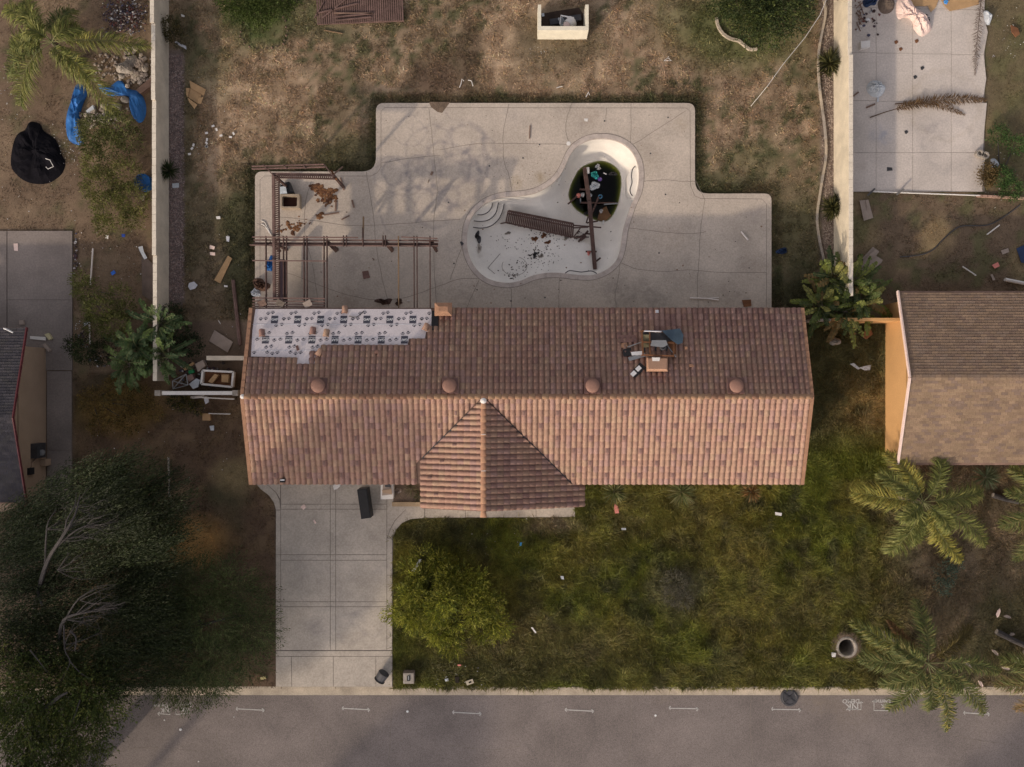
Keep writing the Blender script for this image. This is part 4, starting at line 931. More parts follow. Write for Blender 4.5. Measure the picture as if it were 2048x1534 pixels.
# ================================================================ the pergola
PH = 2.35
pg = thing('pergola', 'half collapsed brown timber pergola behind the stripped corner of the tiled roof', 'pergola', P(650, 540))
def Q(x, y, z=PH): return P(x, y, z)
def tim(nm, a, b, w_, h, za=PH, zb=None, mat=None):
    zb = za if zb is None else zb
    return MB().beam(Q(a[0], a[1], za), Q(b[0], b[1], zb), w_, h).build(nm, mat or m_woodp, pg)
tim('beam', (508, 487), (876, 488), .09, .22, 2.3, mat=m_wood)
tim('beam', (508, 480), (874, 481), .04, .2, 2.36)
tim('beam', (500, 490), (876, 492), .04, .2, 2.36)
tim('batten', (505, 474), (716, 475), .05, .09, 2.55); tim('batten', (803, 474), (875, 477), .05, .09, 2.55); tim('batten', (817, 481), (877, 482), .05, .09, 2.5, mat=m_wood)
for x in (532, 567, 573, 608, 614, 648, 654): tim('rafter', (x, 472), (x+.5, 617), .045, .14, 2.46, mat=m_wood)
for x, c in ((797, m_woodr), (828, None), (834, None), (860, None)): tim('rafter', (x, 472), (x+.5, 620), .045, .14, 2.46, mat=c or m_wood)
for x in (687, 693, 726, 766, 771): tim('rafter_stub', (x, 471 if x != 726 else 474), (x, 493), .045, .14, 2.46, mat=m_wood)
MB().beam(Q(727, 434, 1.9), Q(726, 484, 2.4), .06, .12).build('split_rafter', m_woodr, pg)
MB().beam(Q(726, 455, 2.1), Q(726, 484, 2.45), .07, .13).build('rafter_stub', m_wood, pg)
for (a, b_) in (((654, 484), (672, 502)), ((769, 484), (784, 502)), ((861, 484), (873, 502)), ((540, 486), (560, 502))):
    MB().beam(Q(*a, 2.25), Q(*b_, 1.3), .14, .14).build('brace', m_wood, pg)
for x in (549, 656, 772, 864): MB().beam(Q(x, 485, 2.2), Vector((*Q(x, 485, 2.2)[:2], 0)), .14, .14).build('post', m_wood, pg)
tim('batten', (505, 521), (652, 522), .05, .08, 2.6)
for y in (596, 602, 608, 613): tim('batten', (505, y), (650, y+1), .06, .06, 2.6, mat=m_woodp)
# slatted side panel running up to the deck corner
tim('beam', (547, 349), (549, 600), .13, .16, 2.42); tim('beam', (558, 352), (559, 600), .05, .12, 2.40)
for k in range(58):
    y = 354+k*4.3; MB().beam(Q(549, y, 2.5), Q(559, y-2, 2.5), .055, .05).build('slat', m_wood, pg)
tim('beam', (545, 348), (665, 350), .11, .14, 2.42); tim('beam', (552, 355), (670, 358), .05, .12, 2.38, mat=m_wood)
for k in range(28):
    x = 556+k*4.1; MB().beam(Q(x, 349, 2.5), Q(x-1.5, 357, 2.5), .055, .05).build('slat', m_wood, pg)
MB().beam(Q(662, 340, 2.3), Q(673, 360, 2.2), .1, .12).build('rafter_end', m_rust, pg)
for (x, y) in ((549, 352), (668, 352)): MB().beam(Q(x, y, 2.4), Vector((*Q(x, y, 2.4)[:2], 0)), .12, .12).build('post', m_wood, pg)
for a, b_, z in (((504, 333), (648, 329), 2.6), ((504, 338), (650, 334), 2.55), ((648, 329), (664, 350), 2.5), ((526, 329), (548, 352), 2.5)):
    MB().beam(Q(*a, z), Q(*b_, z), .05, .12).build('hanging_beam', m_woodp, pg)
for x in (528, 568, 606): MB().beam(Q(x, 330, 2.62), Q(x+5, 338, 2.62), .05, .08).build('hanging_batten', m_woodp, pg)
one(MB().beam(P(668, 348, 1.2), P(685, 334, .4), .06, .06), 'broken_board', m_board, 'short broken board sticking out at the right end of the pergola', 'board')
for i, (x, y, rz, lb) in enumerate([(524, 607, .4, 'leftmost flat clay tile resting on the pergola battens'), (560, 607, -.5, 'middle flat clay tile resting on the pergola battens'), (615, 608, .5, 'rightmost flat clay tile resting on the pergola battens')]):
    p = Q(x, y, 2.68); one(MB().box(p, (.4, .3, .035), rot=Matrix.Rotation(rz, 3, 'Z')), 'roof_tile', m_board if i == 0 else m_card2 if i == 2 else m_palmb, lb, 'roof tile')
tim('beam', (568, 520), (566, 600), .25, .03, 1.0, mat=m_blk) if False else None
# loose timber panel and planks lying in the pool
pp = thing('timber_panel', 'fallen dark slatted pergola panel lying on the pool floor', 'timber panel', c7(690, 800, -1.0))
A = c7(447, 700, -.75); B = c7(945, 800, -.95); C_ = c7(430, 790, -.9); D_ = c7(938, 902, -1.1)
up_ = Vector((0, 0, .12))
for a, b_, w_ in ((A, B, .09), (C_, D_, .06), (c7(448, 722, -.8), c7(944, 825, -.98), .06)): MB().beam(a+up_, b_+up_, w_, .14).build('rail', m_wood, pp)
MB().beam(C_+up_, c7(388, 797, -1)+up_*.6, .05, .1).build('rail', m_wood, pp)
for k in range(37):
    t = k/36; a = A.lerp(B, t)+up_*1.6; b_ = C_.lerp(D_, t)+up_*1.5
    ex = (b_-a).normalized()*random.uniform(.02, .09); MB().beam(a, b_+ex, .075, .04).build('slat', m_wood, pp)
for a, b_ in (((945, 808), (1160, 825)), ((945, 828), (1060, 822)), ((1005, 822), (955, 890)), ((940, 895), (1010, 905))): MB().beam(c7(*a, -.85), c7(*b_, -.85), .06, .09).build('rail', m_wood, pp)
one(MB().beam(c7(1032, 368, -.9), c7(1068, 620, -.62), .2, .2).beam(c7(1068, 620, -.62), c7(1112, 1145, -1.0), .2, .22), 'timber_beam', m_wood, 'long thick brown beam lying across the pool from water to bench', 'timber beam')
PLK = [((905, 645), (975, 585), .08, -1.3, 'short plank at the left rim of the green water'), ((1000, 635), (1290, 638), .08, -1.6, 'thin plank floating level across the lower part of the water'),
       ((1090, 715), (1140, 590), .1, -1.4, 'plank leaning from the water right of the long beam'), ((1180, 648), (1288, 640), .06, -1.55, 'thin pale rod at the right side of the water'),
       ((995, 532), (1060, 535), .1, -1.6, 'short submerged plank left of the long beam'), ((1050, 790), (1135, 775), .07, -1.4, 'plank end at the lower rim of the water'),
       ((985, 935), (1060, 850), .1, -1.0, 'upper splintered plank beside the fallen slatted panel'), ((1000, 925), (1045, 890), .12, -.95, 'short dark block among the splintered planks'),
       ((975, 905), (1050, 870), .08, -.9, 'lower splintered plank beside the fallen slatted panel'), ((1040, 1010), (1125, 1010), .09, -1.1, 'short crosswise plank under the lower part of the long beam'),
       ((1120, 1085), (1155, 1058), .09, -1.1, 'small plank stub right of the beam near its lower end'), ((1045, 790), (1060, 740), .07, -1.2, 'short upright stub left of the long beam'), ((1000, 600), (1002, 640), .05, -1.6, 'tiny bent rod floating at the left of the water'),
       ((1040, 870), (1100, 878), .08, -.9, 'short plank crossing the long beam at the splintered joint')]
for a, b_, w_, z, lb in PLK: one(MB().beam(c7(*a, z), c7(*b_, z), w_, .08), 'plank', m_metal if 'rod' in lb else m_wood, lb, 'plank' if 'rod' not in lb else 'rod')
# floating rubbish
def blob(nm, c, rx, ry, h, mat, label, cat, seed=0, rz=0, irr=.35, rings_=7, n=22, group=None, parent=None, fold=1.0):
    rnd = np.random.RandomState(seed); ph = rnd.rand(6)*6.28; V = [(0, 0, h)]; F = []
    for r_ in range(1, rings_+1):
        for k in range(n):
            t = 2*math.pi*k/n; rr = r_/rings_*(1+irr*(.5*math.sin(2*t+ph[0])+.35*math.sin(3*t+ph[1])+.25*math.sin(5*t+ph[2])))
            hh = h*(1-(r_/rings_)**2.5)*(1+fold*.5*math.sin(5*t+ph[3]+r_*1.7))*(1+fold*rnd.uniform(-.45, .45)); x, y = rr*rx*math.cos(t), rr*ry*math.sin(t)
            V.append((x*math.cos(rz)-y*math.sin(rz), x*math.sin(rz)+y*math.cos(rz), max(hh, 0) if r_ < rings_ else -.01))
    for k in range(n): F.append((0, 1+k, 1+(k+1) % n))
    for r_ in range(rings_-1):
        a = 1+r_*n
        for k in range(n): F.append((a+k, a+n+k, a+n+(k+1) % n, a+(k+1) % n))
    me = raw_mesh(nm, V, F, mat); o = link(nm, me, parent, c); return tag(o, label, cat, group) if label else o
def flat(nm, pts, mat, label, cat, z=.04, th=.015, px=True, lift=None, par=None, P_=None):
    q = [(P_ or P)(x, y, z) for x, y in pts]; b = MB()
    if lift: b.prism([(p.x, p.y) for p in q], lambda p: z-th+lift[0]*(p.x-q[0].x)+lift[1]*(p.y-q[0].y), lambda p: z+lift[0]*(p.x-q[0].x)+lift[1]*(p.y-q[0].y), bottom=True)
    else: b.prism([(p.x, p.y) for p in q], z-th, z, bottom=True)
    if par: return b.build(nm, mat, par)
    return one(b, nm, mat, label, cat)
flat('plastic_panel', [(1050, 362), (1068, 362), (1070, 410), (1052, 412)], m_plw, 'upright white panel floating left in the green water', 'panel', WZ+.06, .06, P_=c7)  # white plastic panel afloat
blob('floating_net', c7(1112, 422, WZ+.02), .22, .2, .16, m_teal, 'teal mesh bundle floating in the green water', 'net', 3)
blob('plastic_bag', c7(1132, 352, WZ+.02), .13, .1, .08, m_cloth, 'white bag floating at the top of the green water', 'bag', 4)
blob('plastic_bag', c7(1142, 372, WZ+.02), .1, .08, .06, m_white, 'second smaller white bag just below the top one', 'bag', 9)
flat('plastic_panel', [(1178, 402), (1203, 412), (1200, 420), (1177, 410)], m_plw, 'small white strip floating in the middle of the water', 'strip', WZ+.03, .03, P_=c7)
b = MB(); b.lathe(c7(1148, 458, WZ-.05), [(.03, 0), (.1, .04), (.12, .1), (.09, .17), (.02, .2)], 14); one(b, 'ball', M('violet_plastic', (.16, .1, .35), .5), 'violet ball floating below the teal mesh', 'ball', smooth=True)
b = MB(); b.lathe(c7(985, 583, WZ-.06), [(.03, 0), (.1, .04), (.13, .12), (.1, .2), (.02, .24)], 16); one(b, 'ball', m_pink, 'salmon pink ball floating at the left of the water', 'ball', smooth=True)
blob('foam_block', c7(1017, 573, WZ+.02), .1, .14, .12, m_plw, 'white foam lump beside the salmon ball', 'foam', 5)
blob('plastic_bag', c7(1110, 505, WZ+.01), .3, .2, .05, m_clothg, 'pale translucent sheet drifting in the middle of the water', 'plastic sheet', 6)
blob('plastic_bag', c7(1250, 412, WZ+.01), .2, .12, .04, m_dmet, 'grey bag at the upper right of the water', 'bag', 16)
blob('plastic_bag', c7(1076, 575, WZ+.01), .09, .1, .06, m_clothg, 'small pale bag between salmon ball and blue ring', 'bag', 17)
b = MB(); b.tube([c7(1153, 588, WZ+.02)+Vector((.09*math.cos(t), .09*math.sin(t), 0)) for t in np.linspace(0, 6.283, 17)], .03, 6, False); one(b, 'ring', M('blue_plastic', (.08, .25, .42), .5), 'small blue ring floating right of the beam', 'ring')
flat('board', [(1130, 760), (1150, 690), (1200, 660), (1215, 700), (1238, 735), (1200, 770), (1160, 775)], M('wet_board', (.16, .085, .04), .7, .3), 'brown board half sunk at the lower right of the water', 'board', WZ+.04, .05, P_=c7)
blob('foam_block', c7(1160, 698, WZ+.06), .1, .1, .08, m_plw, 'white lump lying on the half sunk brown board', 'foam', 8)
flat('plastic_strip', [(1172, 770), (1184, 770), (1180, 800), (1170, 800)], m_plw, 'thin white strip hanging at the lower rim of the water', 'strip', -1.6, .03, P_=c7)
blob('plastic_bag', c7(1042, 715, WZ+.02), .1, .1, .07, m_dmet, 'dark grey lump left of the beam at the rim of the water', 'bag', 12)
# dirt, shards and leaves on the pool floor
def onfloor(a, c, dz=.01):
    z = -1.0
    for _ in range(5):
        p = c7(a, c, z); z = bz(p.x, p.y)+dz
    return c7(a, c, z)
def scatter(nm, pts, mat, par=None, cols=None, hh=.02, label=None):
    V = []; F = []; C = []
    for (p, r_) in pts:
        n = random.randint(5, 7); n0 = len(V); ph = random.random()*6
        for k in range(n):
            t = ph+2*math.pi*k/n; q = r_*random.uniform(.6, 1.2); V.append((p.x+q*math.cos(t), p.y+q*math.sin(t)*random.uniform(.6, 1), p.z+random.uniform(0, .4)*hh))
        V.append((p.x, p.y, p.z+hh*random.uniform(.7, 1.3)))
        col = random.choice(cols) if cols else (1, 1, 1)
        for k in range(n): F.append((n0+k, n0+(k+1) % n, n0+n)); C.append(col)
    b = MB(); b.v = V; b.f = F; b.c = C; return tag(b.build(nm, mat, par, cols=True), label, kind='stuff')
spots = [(x+random.gauss(0, s), y+random.gauss(0, s*.7), r) for (x, y, s, r, n) in [(650, 1030, 30, .04, 30), (560, 1110, 45, .035, 30), (480, 1200, 30, .05, 18), (720, 1100, 60, .02, 40), (760, 1040, 60, .022, 20), (630, 960, 80, .025, 40), (430, 900, 70, .025, 20), (700, 890, 60, .04, 22), (350, 1000, 80, .015, 16), (850, 930, 60, .03, 18), (540, 1180, 60, .025, 24), (1000, 890, 30, .05, 16), (800, 890, 60, .03, 16)] for _ in range(n)]
scatter('pool_debris', [(onfloor(x, y), r*random.uniform(.5, 1.5)) for x, y, r in spots if 150 < x < 1090 and y > 830 and y < 1230], m_rock, pool, [(.06, .05, .045), (.1, .08, .07), (.04, .035, .03), (.16, .13, .11)])
for i, (x, y, rx, ry, sd, m_, lb) in enumerate([(210, 893, .2, .27, 3, m_dmet, 'dark round clump on the pool floor near the entry steps'), (445, 868, .16, .07, 4, m_stone, 'grey shard above the middle of the pool floor'), (650, 912, .14, .15, 5, m_rust, 'left rust brown leaf pile below the slatted panel'), (720, 885, .15, .12, 6, m_rust, 'middle rust brown leaf pile against the slatted panel'), (752, 938, .15, .1, 7, m_rust, 'lowest rust brown leaf pile below the slatted panel'), (650, 1035, .12, .15, 8, m_dmet, 'dark ragged scrap in the middle of the pool floor'), (700, 1042, .12, .1, 9, m_stone, 'grey flat scrap beside the dark ragged scrap'), (1065, 1020, .12, .09, 10, m_pink, 'small red scrap beside the lower end of the beam'), (225, 985, .14, .2, 13, M('faint_mud', (.42, .38, .34)), 'pale mud smear below the dark round clump'), (890, 905, .13, .1, 15, m_stone, 'grey clump at the right end of the slatted panel')]):
    blob('debris_clump', onfloor(x, y, .02), rx, ry, .06, m_, lb, 'debris', sd, irr=.6)
b = MB(); cc = onfloor(490, 1120, .02)
for rad in (.66,): b.ribbon([(onfloor(495+rad*38*3.836/1.0*math.cos(t)*1.0, 1120+rad*38*3.836*math.sin(t)*.75, .012)) for t in np.linspace(-1.2, 3.6, 30)], .02)
b.ribbon([onfloor(290, 1135, .012), onfloor(385, 1025, .012)], .025); b.ribbon([onfloor(290, 1135, .012), onfloor(345, 1180, .012)], .025)
b.build('plaster_crack', m_joint, pool)

# ================================================================ things on the deck
fpit = thing('fire_pit', 'square tan fire pit box with a dark opening on the deck', 'fire pit', P(580, 402, DZ))
b = MB(); b.prism([XY(x, y, .5) for x, y in [(561, 388), (599, 388), (599, 416), (561, 416)]], DZ, .5, holes=[[XY(x, y, .5) for x, y in rounded([(564, 392), (594, 392), (594, 413), (564, 413)], 4)]]); b.build('surround', M('tan_stone', (.33, .27, .2), .8), fpit)
b = MB(); b.prism([XY(x, y, .3) for x, y in [(562, 390), (597, 390), (597, 415), (562, 415)]], DZ, .2); b.build('ash_bed', M('rust_brown_ash', (.045, .02, .013), 1), fpit)
tv = thing('television', 'black flat box lying behind the square fire pit', 'television', P(578, 372, DZ))
b = MB(); b.prism([XY(x, y, .4) for x, y in [(560, 368), (578, 363), (587, 385), (562, 388)]], DZ, .4); b.build('casing', m_blk, tv)
flat('loose_lid', [(558, 374), (571, 372), (574, 387), (560, 388)], M('pale_blue_plastic', (.5, .55, .58), .4), 'pale blue grey box lid leaning on the black box', 'lid', .48, .06)  # lid off a box, leaning on the casing
flat('white_shard', [(559, 363), (566, 361), (570, 366), (562, 369)], m_cloth, 'small white shard at the corner of the pergola', 'shard', .45, .05)
def leafpile(lst, nm='leaf_litter'):
    pts = []
    for (x, y, s, n, r_) in lst:
        for _ in range(n): pts.append((P(x+random.gauss(0, s), y+random.gauss(0, s*.8), DZ+.005), r_*random.uniform(.6, 1.3)))
    return scatter(nm, pts, m_rock, None, [(.17, .08, .035), (.13, .06, .028), (.21, .11, .055), (.09, .04, .022)], .03, 'rusty brown dead leaves heaped on the pool deck')
leafpile([(634, 377, 5, 26, .14), (655, 390, 8, 46, .12), (650, 405, 6, 20, .1), (640, 432, 4, 14, .1), (590, 455, 7, 24, .1), (600, 448, 4, 8, .08), (665, 395, 6, 10, .1), (562, 460, 4, 8, .1), (610, 443, 8, 5, .05)])
scatter('deck_litter', [(P(random.uniform(515, 1530), random.uniform(225 if 0 else 400, 610), DZ+.004), random.uniform(.015, .05)) for _ in range(90)] + [(P(random.gauss(1080, 60), random.gauss(350, 20), DZ+.004), random.uniform(.012, .03)) for _ in range(60)] + [(P(random.uniform(770, 1370), random.uniform(225, 330), DZ+.004), random.uniform(.01, .03)) for _ in range(40)], m_rock, None, [(.1, .08, .06), (.06, .05, .05), (.2, .12, .08)], .012, 'tiny dark specks of litter scattered over the pool deck')
BD = [((1060, 251), (1059, 277), .05, 'thin dark stick on the deck above the pool'), ((681, 355), (688, 380), .07, 'dark board right of the upper pergola beam'), ((672, 403), (671, 422), .08, 'short dark board below the leaf litter'), ((648, 430), (678, 425), .06, 'long thin board below the leaf litter'), ((683, 439), (699, 431), .06, 'slanted short board in the middle of the left deck'), ((704, 400), (708, 415), .08, 'tiny grey brown block on the left deck'), ((862, 350), (865, 343), .1, 'small dark block among the tyre marks'), ((856, 365), (858, 359), .03, 'tiny stick among the tyre marks'), ((745, 516), (748, 520), .05, 'tiny stick in the middle of the left deck')]
for a, b_, w_, lb in BD: one(MB().beam(P(*a, DZ+.03), P(*b_, DZ+.03), w_, .04), 'board', m_board, lb, 'board')
flat('roof_tile', [(724, 543), (736, 541), (740, 555), (727, 558)], M('brown_slab', (.17, .1, .085), .9), 'square brown slab alone on the deck below the pergola', 'slab', DZ+.05, .05)
flat('paper', [(1168, 237), (1176, 237), (1175, 243), (1169, 242)], m_white, 'white paper scrap on the deck above the pool', 'paper', DZ+.015, .01)
one(MB().tube([P(1482, 463, .16), P(1496, 480, .16)], .05, 8), 'pvc_pipe', m_pipe, 'short white pipe lying slanted on the right deck', 'pipe')
one(MB().tube([P(1380, 596, .16), P(1412, 597, .16), P(1437, 600, .16)], .04, 8), 'pvc_pipe', m_pipe, 'long white pipe lying level near the rear eave', 'pipe')
one(MB().tube([P(1412, 597, .15), P(1438, 595, .15)], .025, 6), 'pvc_pipe', m_pipe, 'thin white pipe crossing the long pipe near the eave', 'pipe')
flat('cardboard_piece', [(1484, 600), (1502, 599), (1503, 612), (1488, 614)], m_rust, 'rust coloured scrap on the deck at the right rear eave', 'scrap', DZ+.05, .03)
blob('debris_clump', P(768, 603, DZ), .35, .2, .2, m_wood, 'dark brown splintered clump at the eave under the rafters', 'debris', 31, irr=.6)
blob('debris_clump', P(798, 604, DZ), .2, .16, .15, m_wood, 'smaller dark clump right of the splintered clump at the eave', 'debris', 32, irr=.6)
blob('plastic_bag', P(817, 602, DZ), .07, .06, .04, m_white, 'small white scrap near the eave beside dark clumps', 'scrap', 33)
blob('tarp', P(540, 528, DZ), .22, .42, .1, m_blue, 'blue tarp bunched under the left end of the pergola', 'tarp', 34)
blob('sack', P(522, 570, DZ), .42, .35, .25, M('brown_sack', (.12, .07, .05), .9, .3), 'brown sack heaped at the lower left deck corner', 'sack', 35)
blob('plastic_bag', P(512, 585, DZ), .3, .2, .1, m_clothg, 'pale blue plastic under the brown sack', 'bag', 36)
b = MB(); b.tube([P(x, y, DZ+.03) for x, y in catmull([(522, 441), (530, 445), (536, 458), (542, 470), (530, 452), (522, 448)], 4, False)], .02, 5); one(b, 'twine', m_white, 'tangled white cord beside the slatted pergola beam', 'cord')
b = MB(); b.beam(P(566, 520, .9), P(564, 600, .9), .28, .5); one(b, 'bench_seat', M('dark_purple_board', (.03, .02, .03), .8), 'dark bench board standing below the slatted pergola beam', 'bench')
# metal spa drain tile near steps
b = MB(); b.prism([XY(x, y, DZ) for x, y in [(920, 484), (924, 483), (928, 488), (923, 492)]], DZ, .14); one(b, 'broken_lid', m_dmet, 'small dark broken lid at the left rim of the pool', 'lid')  # a broken lid at the pool rim

# ================================================================ driveway and front items
bx = thing('black_cabinet', 'long black cabinet lying on the driveway below the garage eave', 'cabinet', P(730, 1005, .05))
rot = Matrix.Rotation(R(-7), 3, 'Z') ; cp = P(727.5, 1008, .8); HB = .8
rot = Matrix.Rotation(R(8), 3, 'Z')
b = MB(); b.box((cp.x+.02, cp.y+.02, .45), (.5, 1.52, .8), rot=rot); b.build('carcass', m_blk, bx)
b = MB(); b.box((cp.x+.02, cp.y+.02, .862), (.42, 1.44, .02), rot=rot); b.build('door_panel', M('matt_black', (.022, .022, .024), .7), bx)
ms = thing('broken_dresser', 'white broken cabinet standing at the edge of the small front bed', 'cabinet', P(773, 983, 0))
b = MB(); b.prism([XY(x, y, .55) for x, y in [(761, 966), (786, 966), (786, 998), (761, 999)]], .05, .5); b.build('carcass', m_white, ms)
flat('shelf', [(766, 966), (782, 966), (784, 989), (764, 991)], m_card2, None, None, .56, .05, par=ms)
flat('torn_backing', [(764, 980), (783, 978), (784, 988), (765, 986)], m_tan, None, None, .60, .03, par=ms)
flat('mirror', [(770, 966), (781, 966), (781, 975), (770, 974)], m_dmet, None, None, .60, .03, par=ms)
bed = MB(); bed.prism([XY(x, y) for x, y in [(787, 935), (849, 935), (849, 1003), (787, 1003)]], 0, .07); bed = struct(bed, 'front_bed', m_dirt)
b = MB(); b.prism([XY(x, y) for x, y in [(785, 1003.4), (849, 1003.4), (849, 1012), (785, 1012)]], 0, .16); one(b, 'bed_edging', M('tan_edging', (.36, .27, .17), .9, .2), 'tan edging strip along the small front bed', 'edging')
blob('rock', P(797, 981, .05), .18, .15, .14, m_card2, 'small tan rock in the front bed', 'rock', 41, irr=.2)
flat('paper', [(601, 1014), (608, 1008), (613, 1014), (607, 1020)], m_clothp, 'square pale paper on the upper left of the driveway', 'paper', .075, .01)
flat('paper', [(626, 1041), (629, 1039), (633, 1046), (630, 1048)], m_clothp, 'small pale strip below the square paper on the driveway', 'paper', .075, .01)
flat('broken_plate', [(668, 980), (666, 972), (671, 967), (681, 967), (680, 973), (674, 978)], m_white, 'white broken plate at the garage eave', 'plate', .12, .04)
b = thing('scrap_on_eave', 'small black and white object on the lower left eave', 'scrap', on_roof(565, 962)); MB().box(on_roof(565, 961, .12), (.24, .18, .1)).build('body', m_blk, b); MB().box(on_roof(565, 960, .19), (.2, .06, .04)).build('stripe', m_plw, b)
wc_ = thing('waste_cart', 'dark grey wheeled bin tipped over at the foot of the driveway', 'bin', P(763, 1353, .05))
a = P(768, 1346, .35); b_ = P(758, 1362, .3)
b = MB(); b.tube([a, a.lerp(b_, .85)], [.30, .26], 12); b.build('body', m_iron, wc_, smooth=False)
b = MB(); b.tube([a.lerp(b_, .85), a.lerp(b_, .92)], [.3, .3], 12); b.build('rim', m_blk, wc_)
b = MB()
for q_ in range(5):
    r_ = .1+.05*random.random(); c0 = P(761+random.uniform(-4, 4), 1360+random.uniform(-5, 3), .42); b.tube([c0+Vector((r_*math.cos(t), r_*math.sin(t)*.8, .05*math.sin(3*t+q_))) for t in np.linspace(0, 5.6, 14)], .014, 5)
one(b, 'cable_tangle', m_metal, 'pale cable tangle lying on the tipped bin', 'cable')
mbx = thing('mailbox_base', 'square brown mailbox pillar stump on the lawn beside the driveway', 'pillar', P(817, 1357, 0))
b = MB(); b.prism([XY(x, y, .5) for x, y in [(806, 1346), (828, 1346), (828, 1368), (806, 1368)]], 0, .46); b.build('pillar', M('brown_block', (.24, .19, .16), .9, .25), mbx)
flat('cap_stone', [(806.5, 1346.5), (827.5, 1346.5), (827.5, 1367.5), (806.5, 1367.5)], m_stone, None, None, .5, .04, par=mbx)
flat('bracket', [(814, 1352), (820, 1352), (820, 1362), (814, 1362)], m_blk, None, None, .53, .03, par=mbx)
flat('bracket_plate', [(816, 1352), (818, 1352), (818, 1360), (816, 1360)], m_metal, None, None, .55, .02, par=mbx)
b = MB(); b.prism([XY(x, y) for x, y in [(910, 1352), (919, 1352), (918, 1364), (911, 1364)]], -.02, .12); one(b, 'meter_pit', m_hole, 'open black meter pit in the lawn near the kerb', 'pit')
mc = thing('meter_cover', 'tan concrete meter cover with a slot lying by the kerb', 'cover', P(939, 1365, .1)); flat('slab', [(931, 1363), (945, 1358), (948, 1366), (934, 1371)], M('pale_cover', (.45, .4, .3), .8), None, None, .16, .06, par=mc); flat('slot', [(937, 1364), (942, 1362), (943, 1365), (938, 1367)], m_hole, None, None, .168, .01, par=mc)
# round shaft in the lawn and its lid
sh = thing('open_manhole', 'open round concrete manhole in the front lawn', 'manhole', hole_c)
b = MB()
prof = [(.86, -.03), (.86, .03), (.56, .06), (.51, .08), (.44, .08), (.42, .05), (.42, -2.4), (.01, -2.4)]
n = 32; vs = [hole_c+Vector((r_*math.cos(2*math.pi*k/n), r_*math.sin(2*math.pi*k/n), z)) for r_, z in prof for k in range(n)]
b.add(vs[:n*3], [(i*n+k, i*n+(k+1) % n, (i+1)*n+(k+1) % n, (i+1)*n+k) for i in range(2) for k in range(n)]); b.build('soil_collar', m_dirt, sh)
b = MB(); b.add(vs[2*n:], [(i*n+k, i*n+(k+1) % n, (i+1)*n+(k+1) % n, (i+1)*n+k) for i in range(5) for k in range(n)]); b.build('rim', m_stone, sh, smooth=False)
b = MB(); b.lathe((hole_c.x, hole_c.y, -2.35), [(.5, 0), (.01, .01)], 20); b.build('shaft_bottom', m_hole, sh)
lc = P(1578, 1394.5, -.1); ld = thing('manhole_lid', 'round dark iron manhole lid with a cross lying in the gutter', 'lid', lc)
b = MB(); b.lathe(lc+Vector((0, 0, -.02)), [(.46, 0), (.46, .07), (.44, .09), (.01, .09)], 32); b.build('plate', m_iron, ld)
b = MB(); b.tube([lc+Vector((.36*math.cos(t), .36*math.sin(t), .075)) for t in np.linspace(0, 2*math.pi, 25)], .02, 5, False); b.build('raised_ring', m_dmet, ld)
for k in range(4):
    t = math.pi/4+k*math.pi/2+.1; MB().beam(lc+Vector((.1*math.cos(t), .1*math.sin(t), .08)), lc+Vector((.42*math.cos(t), .42*math.sin(t), .08)), .06, .03).build('rib', m_dmet, ld)
b = MB(); b.lathe(lc+Vector((0, 0, .07)), [(.1, 0), (.1, .03), (.02, .035)], 12); b.build('hub', m_dmet, ld)
